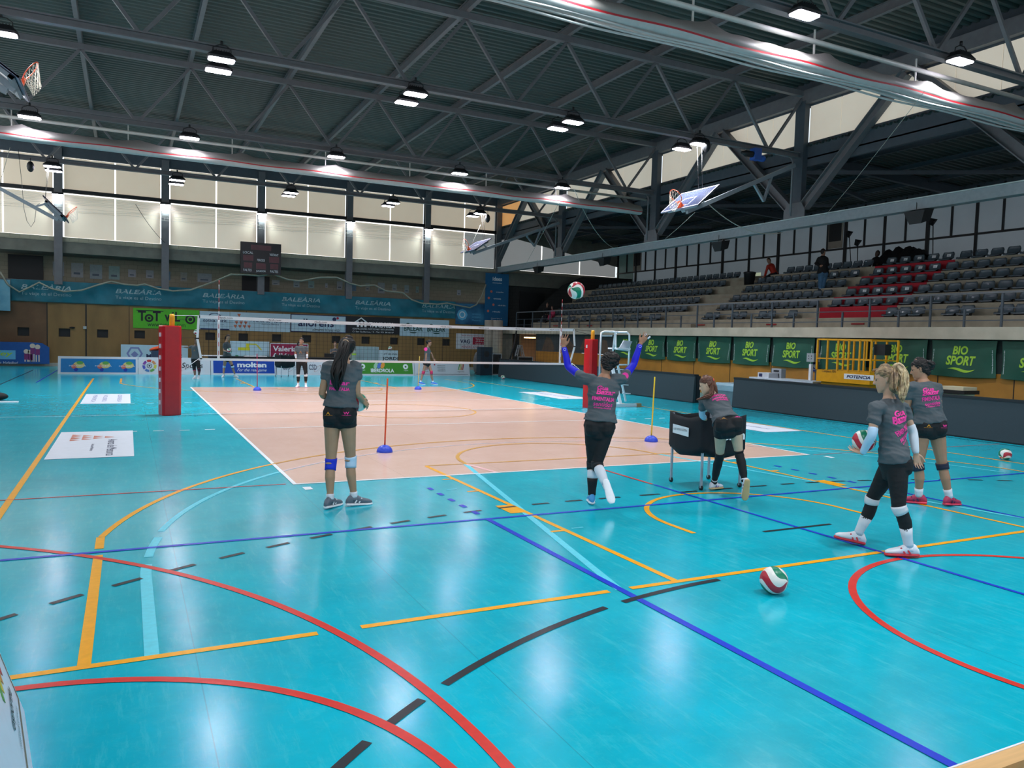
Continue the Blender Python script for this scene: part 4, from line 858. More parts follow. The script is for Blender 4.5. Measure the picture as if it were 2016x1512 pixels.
l = MB(); l.text('Valeriano', O(0.5, 0.7), EX, EZ, 0.27, TW, width=1.6, weight=0.02); l.text('Allés', O(0.3, 0.45), EX, EZ, 0.25, TW, width=0.95, weight=0.02); l.build('lettering', t)
# blue volley board with simple painted children at far left
a = at_y(-60, 674, 32.6); b = at_y(97, 683, 32.6); zt = at_y(60, 674, 32.6)[2]; VBL = mat('royal blue board', '#0f4f96', 0.5, var=0.08)
t = thing('volleyball_board', 'blue club board with painted children by the left timber wall', 'board', (a[0], 32.6, 0.1))
m_ = MB(); m_.add([(a[0], 32.6, 0.12), (b[0], 32.6, 0.12), (b[0], 32.6, zt-0.22), (b[0]-0.3, 32.6, zt-0.02), (b[0]-0.8, 32.6, zt), (a[0], 32.6, zt)]+[(a[0], 32.65, 0.12), (b[0], 32.65, 0.12), (b[0], 32.65, zt-0.22), (b[0]-0.3, 32.65, zt-0.02), (b[0]-0.8, 32.65, zt), (a[0], 32.65, zt)], [(0, 1, 2, 3, 4, 5), (11, 10, 9, 8, 7, 6)]+[(i, i+6, (i+1) % 6+6, (i+1) % 6) for i in range(6)], VBL); m_.build('panel', t)
l = MB(); Y = 32.6; q = at_y(13, 698, Y); l.box((q[0]-1.2, Y-0.008, q[2]-0.22), (q[0]+0.35, Y-0.002, q[2]+0.2), PB2); l.text('voley', (q[0]-0.3, Y-0.006, q[2]-0.12), EX, EZ, 0.28, TG, width=1.1, slant=0.2, weight=0.02); l.text('Centro de Voleibol', (q[0]-0.25, Y, q[2]-0.42), EX, EZ, 0.1, TW, width=1.4, slant=0.3); l.build('lettering', t)
l = MB(); SK = txt('cream', '#cfc3b2'); 
for (u_, v_, h_) in ((64, 681, 0.85), (74, 683, 0.8), (52, 692, 0.6), (60, 693, 0.55)):
    q = at_y(u_, v_, Y); l.disc(q, EX, EZ, 0.11, SK); l.box((q[0]-0.09, Y-0.006, q[2]-0.38), (q[0]+0.09, Y-0.003, q[2]-0.1), txt('plum', '#7a2f6b')); l.box((q[0]-0.08, Y-0.006, 0.22), (q[0]-0.03, Y-0.003, q[2]-0.38), SK); l.box((q[0]+0.03, Y-0.006, 0.22), (q[0]+0.08, Y-0.003, q[2]-0.38), SK)
l.build('painted_children', t)
# green fitness banners under the stand
GBN = mat('green banner cloth', '#1d5040', 0.55, var=0.14, scale=2, bump=0.2, bscale=6); EY = V3(0, -1, 0)
seams = [22.3, 20.44, 18.45, 16.55, 14.55, 12.55, 10.58, 8.6, 6.55, 4.55, 2.58, 0.6, -1.4]; seams = seams[1:]
NB = ['behind the umpire chair', 'second from the umpire chair', 'third from the umpire chair', 'between the post pads and the white boxes', 'fourth left of the lift', 'above the white boxes', 'behind the left half of the yellow lift', 'behind the right half of the yellow lift', 'above the pedal bin', 'at the right edge of the frame', 'outside the right edge']
NB = ['farthest of the row, behind the umpire chair', 'second farthest of the row', 'third farthest of the row', 'fourth farthest of the row', 'fifth farthest of the row', 'just left of the yellow lift', 'behind the left half of the yellow lift', 'behind the right half of the yellow lift', 'over the pedal bin', 'cut by the right edge', 'beyond the right edge']
xb = XR+0.16
for k in range(len(seams)-1):
    y0, y1 = seams[k]-0.06, seams[k+1]+0.06
    if k == 6: y0 -= 0.1
    if k >= 10: break
    t = thing('fitness_banner', 'green banner with lime lettering, '+NB[k], 'banner', (xb, (y0+y1)/2, 1.28), 'green banners under the stand')
    n, m_ = 16, 8; f_ = lambda y, z: xb-0.015*math.sin(y*6+z*5)-0.012*math.sin(y*2.7-z*6)
    def pt(i, j):
        y = y0+(y1-y0)*i/n; z = 1.24+0.98*j/m_; s_ = 0.03*math.sin(math.pi*j/m_)*(2*i/n-1); return (f_(y, z), y-s_*(-1), z-0.03*math.sin(math.pi*i/n)*(1 if j == 0 else 0))
    vs = [pt(i, j) for i in range(n+1) for j in range(m_+1)]; fs = [(i*(m_+1)+j, (i+1)*(m_+1)+j, (i+1)*(m_+1)+j+1, i*(m_+1)+j+1) for i in range(n) for j in range(m_)]
    MB().add(vs, fs, GBN, True).build('sheet', t)
    wp = lambda p: (f_(p[1], p[2])-0.008, p[1], p[2]); c = (y0+y1)/2; l = MB()
    l.text('BIO', (xb, c+0.08, 1.83), EY, EZ, 0.24, TG, width=0.42, weight=0.035, slant=0.2, warp=wp); l.text('SPORT', (xb, c+0.05, 1.54), EY, EZ, 0.26, TG, width=0.82, weight=0.035, slant=0.2, warp=wp)
    us = np.linspace(0, 1, 15); top = [V3(xb, c+0.42-0.8*u_, 1.44+0.035*math.sin(u_*2*PI)) for u_ in us]; bot = [V3(xb, c+0.42-0.8*u_, 1.44+0.035*math.sin(u_*2*PI)-0.075*math.sin(math.pi*u_)) for u_ in us]
    l.add([wp(p) for p in top+bot], [(i, i+15, i+16, i+1) for i in range(14)], TG)
    for yy in (y0-0.09, y1+0.09): l.text('www.biosport.es', (xb, yy, 1.35), V3(0, 0, 1), V3(0, 1, 0) if False else V3(0, 1, 0), 0.04, TW, width=0.62, align='L', warp=wp)
    l.build('lettering', t)
# the court-side advertising boards at the far end
BW = mat('board white', '#cfd6de', 0.4, var=0.02); ABL = mat('board blue', '#1278b8', 0.4, var=0.04); AB2 = mat('board molten blue', '#1546a6', 0.4, var=0.04); AGR = mat('board green', '#3f8a2e', 0.4, var=0.04)
YB = 26.0; H_ = 0.71; tilt = 0.22
ex = [at_y(x, 738, YB)[0] for x in (113, 272, 415, 545, 700, 817, 926)]
def brd(k, fill, label):
    a, b = ex[k]+0.01, ex[k+1]-0.01
    t = thing('advertising_board', label, 'advertising board', ((a+b)/2, YB, 0))
    m_ = MB(); P = lambda x, h, d=0: (x, YB+tilt*h+d, H_*h)
    vs = [P(a, 0), P(b, 0), P(b, 1), P(a, 1), (a, YB+0.5, 0), (b, YB+0.5, 0), (b, YB+tilt+0.05, H_), (a, YB+tilt+0.05, H_)]
    m_.add(vs, [(0, 1, 2, 3), (5, 4, 7, 6), (0, 3, 7, 4), (1, 5, 6, 2), (3, 2, 6, 7), (0, 4, 5, 1)], BW); m_.build('frame', t)
    U = unit(V3(0, tilt, H_)); nr = np.cross(EX, U); Lh = math.hypot(tilt, H_)
    Q = lambda x, h, l=0.004: V3(x, YB, 0)+U*Lh*h+nr*l
    if fill is not None:
        f_ = MB(); f_.quad(Q(a+0.1, 0.1), Q(b-0.08, 0.1), Q(b-0.08, 0.87), Q(a+0.1, 0.87), fill); f_.build('poster', t)
    return t, a, b, Q, U
t, a, b, Q, U = brd(0, ABL, 'leftmost far board, bright blue with three colourful splashes'); l = MB(); cG, cY, cR, cB = txt('leaf', '#5aa04c'), txt('sand', '#ccc27a'), txt('salmon', '#c96a5c'), txt('deep blue', '#143aa0')
for q in (0.24, 0.56, 0.86):
    c = a+(b-a)*q; l.disc(Q(c+0.05, 0.52), EX, U, 0.2, cY, ry=0.14, lift=0.004); l.disc(Q(c+0.08, 0.64), EX, U, 0.12, cG, ry=0.07, lift=0.007); l.disc(Q(c-0.13, 0.42), EX, U, 0.09, cR, lift=0.007); l.disc(Q(c-0.06, 0.25), EX, U, 0.08, cB, n=6, lift=0.007); l.text('MENORCA', Q(c, 0.42), EX, U, 0.06, TW, width=0.6, lift=0.01)
l.build('lettering', t)
t, a, b, Q, U = brd(1, None, 'far white football league board behind the left net post'); l = MB(); c = a+0.42
for i, cc in enumerate(('#c03a3a', '#c98a5a', '#c9c24a', '#5aa04c', '#3f74b0', '#4850b0', '#7a3f9a')): l.disc(Q(c, 0.5), EX, U, 0.27, txt('wheel %d' % i, cc), r0=0.17, a0=math.radians(72-51.4*i), a1=math.radians(72-51.4*i+42))
l.disc(Q(c, 0.5), EX, U, 0.1, TK, r0=0.08); l.disc(Q(c, 0.5), EX, U, 0.035, TK); l.text('LaLiga', Q(c+0.4, 0.34), EX, U, 0.26, TK, width=0.8, weight=0.03, align='L'); l.text('Sports', Q(c+1.25, 0.3), EX, U, 0.3, TK, width=0.85, slant=0.2, align='L'); l.build('lettering', t)
t, a, b, Q, U = brd(2, AB2, 'far royal blue ball maker board with white lettering'); l = MB(); l.text('molten', Q(a+(b-a)*0.62, 0.46), EX, U, 0.24, TW, width=1.25, weight=0.04); l.text('For the real game', Q(a+(b-a)*0.62, 0.16), EX, U, 0.17, TW, width=1.25, slant=0.35); l.build('lettering', t)
t, a, b, Q, U = brd(3, None, 'far white sports council board behind the standing player'); l = MB(); TCR = txt('copper', '#a86a58')
for q in (0.12, 0.45): c = a+(b-a)*q; l.text('CSD', Q(c, 0.35), EX, U, 0.24, TN_, width=0.36); l.disc(Q(c-0.02, 0.82), EX, U, 0.07, TK, r0=0.05, a0=0, a1=PI); l.disc(Q(c+0.22, 0.42), unit(EX+U), unit(U-EX), 0.22, TCR, r0=0.2, ry=0.07); [l.text('CONSEJO SUPERIOR', Q(c+0.6, 0.55-0.12*i), EX, U, 0.04, TK, width=0.5) for i in range(3)]
l.build('lettering', t)
t, a, b, Q, U = brd(4, AGR, 'far green energy company board behind the orange pole'); l = MB(); l.text('IBERDROLA', Q(a+(b-a)*0.45, 0.2), EX, U, 0.19, TW, width=1.15, weight=0.03)
c = a+(b-a)*0.4
for i, cc in enumerate(('#9fc9a8', '#4f78c9', '#e0963a')): l.disc(Q(c-0.17+0.17*i, 0.66), unit(EX*0.5+U), unit(U*0.5-EX), 0.16, txt('drop %d' % i, cc), ry=0.09, lift=0.004+0.002*i)
for q in (0.12, 0.85): c = a+(b-a)*q; l.disc(Q(c, 0.6), EX, U, 0.13, TW, r0=0.05); l.text('TEAM', Q(c, 0.3), EX, U, 0.06, TW, width=0.22)
l.build('lettering', t)
t, a, b, Q, U = brd(5, None, 'rightmost far white board with small red and green stripes'); l = MB(); l.box(tuple(Q(a+0.06, 0.1)), tuple(Q(a+0.07, 0.12)), TK)
for z_ in (0.1, 0.88): l.bar(Q(a+0.08, z_), Q(b-0.1, z_), 0.012, 0.004, TK, hint=(0, 1, 0))
c = a+(b-a)*0.84
for i, cc in enumerate(('#5a9a48', '#c9b93a', '#c9883a', '#b04038')): l.bar(Q(c-0.16+0.08*i, 0.4), Q(c-0.04+0.07*i, 0.82), 0.045, 0.004, txt('stripe %d' % i, cc), hint=(0, 1, 0))
l.text('esportiu', Q(c-0.02, 0.22), EX, U, 0.08, TK, width=0.36); [l.text(s_, Q(a+(b-a)*0.48, 0.66-0.12*i), EX, U, 0.05, TK, width=0.42) for i, s_ in enumerate(('FEDERACION', 'ESPAÑOLA', 'VOLEIBOL', 'MENORCA'))]
l.disc(Q(a+(b-a)*0.36, 0.76), EX, U, 0.04, TR); c = a+(b-a)*0.18
for i, cc in enumerate(('#5a9a48', '#c9b93a', '#c9883a', '#b04038')): l.bar(Q(c-0.1+0.07*i, 0.4), Q(c+0.0+0.06*i, 0.82), 0.04, 0.004, txt('stripe %d' % i, cc), hint=(0, 1, 0))
l.text('esportiu', Q(c, 0.22), EX, U, 0.08, TK, width=0.36)
l.build('lettering', t)
# dark LED boards along the right side
LED = mat('dark display screen', '#2e3b42', 0.55, var=0.05, scale=30, bump=0.05); LEDT = mat('display casing', '#1b2026', 0.5)
def led(X0, Y0, X1, Y1, label):
    t = thing('led_board', label, 'display board', ((X0+X1)/2, (Y0+Y1)/2, 0)); m_ = MB(); e_ = MB()
    p0, p1 = V3(X0, Y0, 0), V3(X1, Y1, 0); n_ = V3(0.32, 0, 0)
    def hexa(mb, a, b, da, db, z0, z1, m, lean=0.0):
        vs = [a+V3(da, 0, z0), b+V3(da, 0, z0), b+V3(db, 0, z0), a+V3(db, 0, z0), a+V3(da+lean, 0, z1), b+V3(da+lean, 0, z1), b+V3(db, 0, z1), a+V3(db, 0, z1)]
        mb.add(vs, [(0, 1, 2, 3), (4, 7, 6, 5), (0, 4, 5, 1), (1, 5, 6, 2), (2, 6, 7, 3), (3, 7, 4, 0)], m)
    hexa(m_, p0, p1, 0, 0.12, 0.03, 0.88, LED, 0.05); m_.build('screen', t); hexa(e_, p0, p1, 0.03, 0.22, 0.88, 0.93, LEDT); hexa(e_, p0, p1, 0.02, 0.3, 0.0, 0.03, LEDT); hexa(e_, p0, p1, 0.14, 0.3, 0.03, 0.88, LEDT); e_.build('casing', t)
led(14.85, 25.2, 14.6, 9.95, 'long dark display board on the right, far section beyond the clear bin')
led(14.8, 8.35, 14.75, -3.6, 'long dark display board on the right, near section in front of the lift')
# white mats taped on the floor
MATW = mat('white floor sticker', '#dfe6f2', 0.3, var=0.03)
def floor_mat_thing(x0, x1, y0, y1, label): 
    t = thing('floor_sticker', label, 'floor sticker', ((x0+x1)/2, (y0+y1)/2, 0)); MB().box((x0, y0, 0.0042), (x1, y1, 0.0062), MATW).build('sheet', t); return t
t = floor_mat_thing(-2.92, -1.77, 2.9, 6.12, 'white floor sticker with orange triangles left of the court, nearest'); l = MB(); EYp = V3(0, 1, 0); EXm = V3(-1, 0, 0)
# read from the left side of the hall: letters run towards the camera
DX, DU = V3(0, -1, 0), V3(1, 0, 0)
l.text('Avarca de Menorca', (-2.3, 4.35, 0.0062), DX, DU, 0.2, TN_, width=2.3, lift=0.002); l.text('Avarca de Menorca', (-2.48, 4.3, 0.0062), DX, DU, 0.07, TN_, width=1.2, lift=0.002)
l = MB(); l.text('Avarca de Menorca', (-2.15, 4.0, 0.0062), V3(0, -1, 0), V3(1, 0, 0), 0.14, TN_, width=1.9, lift=0.002); l.text('Avarca de Menorca', (-2.38, 4.0, 0.0062), V3(0, -1, 0), V3(1, 0, 0), 0.05, TN_, width=0.8, lift=0.002)
for r_, n_ in ((0, 4), (1, 3), (2, 2), (3, 1)):
    for q in range(n_):
        c = V3(-2.65+0.17*r_, 4.95+0.22*q+0.1*r_, 0.0084); l.add([c+V3(-0.07, 0.09, 0), c+V3(-0.07, -0.11, 0), c+V3(0.08, -0.02, 0)], [(0, 1, 2)], TO)
l.build('lettering', t)
t = floor_mat_thing(-2.91, -1.79, 11.95, 15.15, 'white floor sticker left of the court, farther one'); l = MB()
for i, (s_, xx) in enumerate((('MENORCA', -2.7), ('VOLEIBOL', -2.45), ('CIUTADELLA', -2.1))): l.text(s_, (xx, 13.6, 0.0062), V3(0, -1, 0), V3(1, 0, 0), 0.1, TP, width=2.2, lift=0.002)
l.build('lettering', t)
t = floor_mat_thing(10.8, 11.95, 11.9, 15.0, 'white floor sticker right of the court, farther one'); l = MB(); l.text('MENORCA VOLEIBOL', (11.3, 13.5, 0.0062), V3(0, -1, 0), V3(1, 0, 0), 0.12, TP, width=2.4, lift=0.002); l.build('lettering', t)
t = floor_mat_thing(10.8, 11.9, 2.9, 4.6+1.5, 'white floor sticker right of the court, behind the ball cart'); l = MB(); l.text('MENORCA VOLEIBOL', (11.3, 4.5, 0.0062), V3(0, -1, 0), V3(1, 0, 0), 0.12, TP, width=2.4, lift=0.002); l.build('lettering', t)
# scoreboard
SBK = mat('scoreboard black', '#0d0e10', 0.35); SRD = mat('dead red display', '#5a2a30', 0.35, var=0.25, scale=3)
Y = 32.2; a = at_y(474, 474, Y); b = at_y(553, 548, Y); x0, x1, z1, z0 = a[0], b[0], at_y(513, 478, Y)[2], at_y(513, 539, Y)[2]
t = thing('scoreboard', 'black electronic scoreboard hanging before the gallery', 'scoreboard', ((x0+x1)/2, Y, z0)); MB().box((x0, Y, z0), (x1, Y+0.25, z1), SBK).build('cabinet', t)
O = lambda fx, fz: V3(x0+(x1-x0)*fx, Y, z0+(z1-z0)*fz); l = MB()
for s_, fx, fz, w_ in (('LOCAL', 0.18, 0.62, 0.5), ('VISITANT', 0.82, 0.6, 0.45), ('PERIODE', 0.5, 0.4, 0.38), ('FALTES', 0.17, 0.06, 0.4), ('FALTES', 0.83, 0.06, 0.4), ('JUGADOR', 0.5, 0.04, 0.48)): l.text(s_, O(fx, fz), EX, EZ, 0.12, TW, width=w_)
l.build('lettering', t)
for fx0, fx1, fz0, fz1 in ((0.25, 0.75, 0.76, 0.92), (0.06, 0.31, 0.4, 0.58), (0.7, 0.95, 0.38, 0.57), (0.38, 0.62, 0.15, 0.34), (0.08, 0.28, 0.17, 0.34), (0.73, 0.93, 0.17, 0.34)): MB().box(tuple(O(fx0, fz0)+V3(0, -0.01, 0)), tuple(O(fx1, fz1)), SRD).build('display', t)
for z_ in (z0+0.3, z1-0.3): MB().bar((4.45, Y+0.24, z_), (4.45, YF-0.2, z_), 0.2, 0.08, BLACKM).build('wall_bracket', t)
# papers on the gallery wall
PAPS = [(115, 529, 18, 25), (152, 532, 19, 26), (189, 535, 20, 26), (225, 537, 18, 25), (260, 538, 13, 14), (295, 540, 13, 15), (331, 543, 8, 17), (362, 545, 12, 17), (403, 547, 26, 17), (543, 556, 15, 10), (584, 559, 12, 14), (613, 560, 12, 15), (643, 562, 5, 9), (669, 562, 12, 17), (697, 566, 10, 15), (724, 565, 9, 17), (751, 567, 15, 23), (777, 566, 10, 14), (801, 569, 10, 17), (822, 570, 7, 14), (904, 576, 9, 12)]
PC = ['#98a0a4', '#a0a6a8', '#93a2a6', '#88a3a0', '#a4a8b0', '#a2a8ae', '#5f7f94', '#989a92']
for i, (u_, v_, w_, h_) in enumerate(PAPS):
    c = at_y(u_, v_, YF+1.95); sx_ = w_/1513*41.5; sz_ = h_/1513*41.5; m_ = MB()
    m_.box((c[0]-sx_/2, YF+1.98, c[2]-sz_/2), (c[0]+sx_/2, YF+1.995, c[2]+sz_/2), mat('notice %d' % (i % 8), PC[i % 8], 0.7, var=0.08, scale=9)); m_.box((c[0]-sx_*0.3, YF+1.975, c[2]-sz_*0.3), (c[0]+sx_*0.25, YF+1.98, c[2]-sz_*0.15), mat('notice ink', '#5c6b78', 0.7))
    m_.build('wall_notice', None, None, 'small paper notice pinned to the block wall behind the gallery', 'notice', 'notices on the gallery wall')
# ================================================================== volleyball net, posts, umpire chair
NETB = mat('net tape', '#dfe4ea', 0.6, var=0.03); CORD = mat('black cord', '#1a1c1e', 0.8); REDPAD = mat('red pad vinyl', '#b5121f', 0.3, var=0.06, bump=0.15, bscale=12, spec=0.6)
YPOST = mat('yellow post', '#d99a14', 0.4); WST = mat('white steel', '#dfe6ee', 0.35, var=0.02)
YN_ = 8.97
def zat(u_, v_, Y=YN_): return at_y(u_, v_, Y)
t = thing('volleyball_net', 'white taped volleyball net stretched across the court', 'net', (4.5, YN_, 1.2))
xl, xr = -0.42, 9.42; ztop = lambda x: 2.25-0.035*(1-((x-4.5)/4.9)**2)
tp = MB(); n = 20; xs_ = [xl+(xr-xl)*i/n for i in range(n+1)]
for sy in (0,): tp.add([(x, YN_-0.006, ztop(x)) for x in xs_]+[(x, YN_-0.006, ztop(x)-0.075) for x in xs_]+[(x, YN_+0.006, ztop(x)) for x in xs_]+[(x, YN_+0.006, ztop(x)-0.075) for x in xs_],
    [(i+n+1, i+n+2, i+1, i) for i in range(n)]+[(i+2*n+2, i+2*n+3, i+3*n+4, i+3*n+3) for i in range(n)]+[(i, i+1, i+2*n+3, i+2*n+2) for i in range(n)], NETB)
tp.build('top_band', t)
l = MB(); [l.text('rfevb.com', (x, YN_-0.008, ztop(x)-0.058), EX, EZ, 0.04, TK, width=0.3, lift=0.002) for x in np.arange(0.15, 9.3, 1.08)]; l.build('lettering', t)
bm = MB(); bm.bar((xl, YN_, 1.25), (xr, YN_, 1.25), 0.012, 0.055, NETB); bm.build('bottom_band', t)
for x, nm in ((0.0, 'left'), (9.0, 'right')): MB().box((x-0.028, YN_-0.01, 1.24), (x+0.028, YN_+0.008, 2.2), NETB).build('side_band', t)
for pts in ([(xl, 2.24), (xl-0.03, 1.72), (xl+0.05, 1.25)], [(xr, 2.24), (xr+0.05, 1.75), (xr-0.1, 1.25)]):
    e_ = MB(); [e_.bar((a[0], YN_, a[1]), (b[0], YN_, b[1]), 0.05, 0.012, NETB, hint=(0, 1, 0)) for a, b in zip(pts, pts[1:])]; e_.box((pts[1][0]-0.04, YN_-0.012, pts[1][1]-0.015), (pts[1][0]+0.04, YN_+0.012, pts[1][1]+0.015), CORD); e_.build('end_strap', t)
ms = MB(); r_ = 0.0017
for i in range(int((xr-xl)/0.1)+1): x = xl+0.1*i; ms.bar((x, YN_, 1.25), (x+0.01*math.sin(i), YN_, ztop(x)-0.06), r_*2, r_*2, CORD)
for j in range(1, 10): ms.bar((xl, YN_, 1.26+0.094*j), (xr, YN_, 1.255+0.094*j), r_*2, r_*2, CORD)
ms.build('net_mesh', t)
for x in (0.0, 9.0):
    an = MB(); AR = mat('antenna red', '#b0202a', 0.4)
    for k in range(18): an.lathe((x, YN_-0.03, 1.25+0.1*k), [(0.006, 0), (0.006, 0.1)], AR if k % 2 else NETB, 8)
    an.build('antenna', t)
TO2 = MB()
pl_, pr_ = at_z(334.5, 817), at_z(1161, 803)
for px_, base, lab, ytop, zt_, w_ in ((334, (pl_[0], YN_, 0), 'left net post wrapped in a tall red pad', 618, zat(334, 641)[2], 0.2), (1161, (pr_[0], YN_, 0), 'right net post wrapped in a red pad beside the umpire chair', 650, zat(1164, 668)[2], 0.16)):
    X = base[0]; t = thing('net_post', lab, 'net post', base)
    zp = zat(px_, ytop)[2]; MB().lathe((X+0.04, YN_, 0), [(0.055, 0), (0.055, zp-0.08), (0.05, zp-0.01), (0.03, zp)], YPOST, 16).build('post', t)
    pd = MB(); c_ = 0.05; pr = [(-w_, -w_+c_), (-w_+c_, -w_), (w_-c_, -w_), (w_, -w_+c_), (w_, w_-c_), (w_-c_, w_), (-w_+c_, w_), (-w_, w_-c_)]
    ang = math.radians(12); rot = lambda p: (p[0]*math.cos(ang)-p[1]*math.sin(ang), p[0]*math.sin(ang)+p[1]*math.cos(ang))
    hs_ = [0.0, 0.02, 0.5, 1.0, 1.5, zt_-0.02, zt_]; fac = [0.96, 1, 1.0, 1.015, 1.0, 1, 0.95]
    vs = [(X+rot(p)[0]*f_, YN_+rot(p)[1]*f_, z) for z, f_ in zip(hs_, fac) for p in pr]; K = len(hs_)
    pd.add(vs, [(i*8+j, i*8+(j+1) % 8, (i+1)*8+(j+1) % 8, (i+1)*8+j) for i in range(K-1) for j in range(8)]+[tuple((K-1)*8+j for j in range(8))], REDPAD); pd.build('pad', t)
    st = MB(); 
    for k in range(7 if X < 4 else 1): st.box((X-w_-0.02, YN_-w_*0.3, zt_-0.25-0.25*k), (X-w_+0.02, YN_-w_*0.3+0.03, zt_-0.16-0.25*k), NETB)
    st.build('lacing', t)
    s_ = 1 if X < 4 else -1
    rp_ = MB(); xe = xl if s_ > 0 else xr; rp_.tube([(X+0.04, YN_, zp-0.03), (xe, YN_, 2.23)], 0.006, NETB if s_ > 0 else CORD, 5); rp_.tube([(X+0.04, YN_, zp-0.15), (xe, YN_, 2.2)], 0.005, CORD, 5); rp_.tube([(X+s_*w_, YN_, 1.72), (xe, YN_, 1.73)], 0.004, CORD, 5); rp_.tube([(X+s_*w_, YN_, 0.95), (xe, YN_, 1.26)], 0.006, NETB, 5); rp_.build('net_rope', t)
MB().ball((pl_[0]+0.2, YN_+0.05, 1.7), 0.13, BLACKM, 10, 8, (0.4, 0.9, 1.6)).build('winch_cover', None, None, 'black winch bulging behind the left red pad', 'winch')
# umpire chair, white tube
t = thing('umpire_chair', 'white steel umpire chair on a ladder stand behind the right post', 'umpire chair', (10.9, 9.0, 0))
Yc = 9.05; q = lambda u_, v_, dy=0.0: at_y(u_, v_, Yc+dy); fr = MB()
fr.tube([q(1180, 745), q(1180.5, 710), q(1183, 665), q(1184, 655), q(1190, 652.5), q(1208, 653), q(1211, 656), q(1206, 695)], 0.028, WST, 8); fr.tube([q(1212, 688, .6), q(1212, 658, .6), q(1215, 654, .6), q(1234, 654, .6), q(1239, 659, .6), q(1239, 690, .6), q(1237, 720, .6)], 0.028, WST, 8)
fr.tube([q(1184, 661), q(1205, 661)], 0.02, WST, 8); fr.tube([q(1205, 686), q(1238, 690, .6)], 0.025, WST, 8); fr.tube([q(1208, 653), q(1216, 654, .6)], 0.025, WST, 8); fr.tube([q(1182, 703), q(1210, 718, .6), q(1234, 718, .6)], 0.022, WST, 8); fr.build('seat_guard', t)
se = MB(); a0 = q(1207, 686, .3); se.box((a0[0]-0.05, Yc-0.0, a0[2]-0.02), (a0[0]+0.42, Yc+0.5, a0[2]+0.02), WST); se.build('seat', t)
bk = MB(); b1, b2, b3, b4 = q(1219, 687, .3), q(1237, 689, .3), q(1245, 672, .3), q(1229, 670, .3); dk = V3(0, 0.05, 0); gy = mat('grey plastic', '#a9b4be', 0.4)
bk.add([b1, b2, b3, b4, b1+dk, b2+dk, b3+dk, b4+dk], [(0, 1, 2, 3), (7, 6, 5, 4), (0, 4, 5, 1), (1, 5, 6, 2), (2, 6, 7, 3), (3, 7, 4, 0)], gy); bk.build('backrest', t)
lg = MB(); lg.bar(q(1206, 725, .3), q(1222, 798), 0.09, 0.05, WST, hint=(0, 1, 0)); lg.build('leg', t)
lg = MB(); lg.bar(q(1212, 700, .6), q(1232, 790, .6), 0.05, 0.05, WST, hint=(0, 1, 0)); lg.build('leg', t)
lg = MB(); lg.bar(q(1182, 745), q(1180, 797), 0.06, 0.05, WST, hint=(0, 1, 0)); lg.build('leg', t)
for v_, x0_ in ((727, 1206), (742, 1209), (757, 1213), (774, 1217)): MB().bar(q(x0_+8, v_, 0.6), q(x0_+24, v_+1, 0.6), 0.03, 0.03, WST).build('rung', t)
bs = MB(); bs.bar(V3(q(1178, 798)[0], Yc, 0.05), V3(q(1256, 802)[0], Yc, 0.05), 0.08, 0.09, WST); bs.bar(V3(q(1222, 798)[0], Yc, 0.05), V3(q(1238, 790)[0], Yc+0.6, 0.05), 0.07, 0.08, WST); bs.box((q(1252, 802)[0], Yc-0.07, 0.0), (q(1260, 802)[0], Yc+0.07, 0.1), mat('wood block', '#a9825a', 0.7)); bs.build('base', t)
# ================================================================== agility poles with dome feet
BDOME = mat('blue dome plastic', '#2a46c4', 0.4)
def pole(u_, v_, top, col, lab):
    b = at_z(u_, v_); b = V3(b[0], b[1]+0.05, 0); t = thing('agility_pole', lab, 'pole', b)
    MB().lathe(b, [(0.13, 0), (0.13, 0.015), (0.125, 0.04), (0.105, 0.075), (0.075, 0.1), (0.035, 0.118), (0.03, 0.12)], BDOME, 24).build('dome_base', t)
    tp_ = at_y(top[0], top[1], b[1]); m_ = mat('pole '+col, col, 0.4, var=0.03); MB().lathe(b+V3(0, 0, 0.09), [(0.0135, 0), (0.0135, 1.0), (0.01, 1.01)], m_, 12, axis=unit(tp_-b-V3(0, 0, 0.09))).build('pole', t)
    o = t.children[-1]; L_ = np.linalg.norm(tp_-b)-0.09
    for v in o.data.vertices: pass
    me = o.data; d = unit(tp_-b-V3(0, 0, 0.09)); o0 = b+V3(0, 0, 0.09)
    for v in me.vertices:
        p_ = np.array(v.co)-o0; h = p_@d; v.co = Vector(o0+p_+d*(h*(L_-1)))
pole(759, 891, (763, 746), '#d2552a', 'orange agility pole on a blue dome beside the ponytailed player')
pole(1285, 870, (1289, 743), '#d8c02c', 'yellow agility pole on a blue dome left of the ball cart')
pole(507, 769, (506, 697), '#a81f50', 'crimson agility pole on a blue dome at the far side of the court')
pole(824, 767, (826, 702), '#cdb45a', 'pale yellow agility pole on a blue dome at the far side')
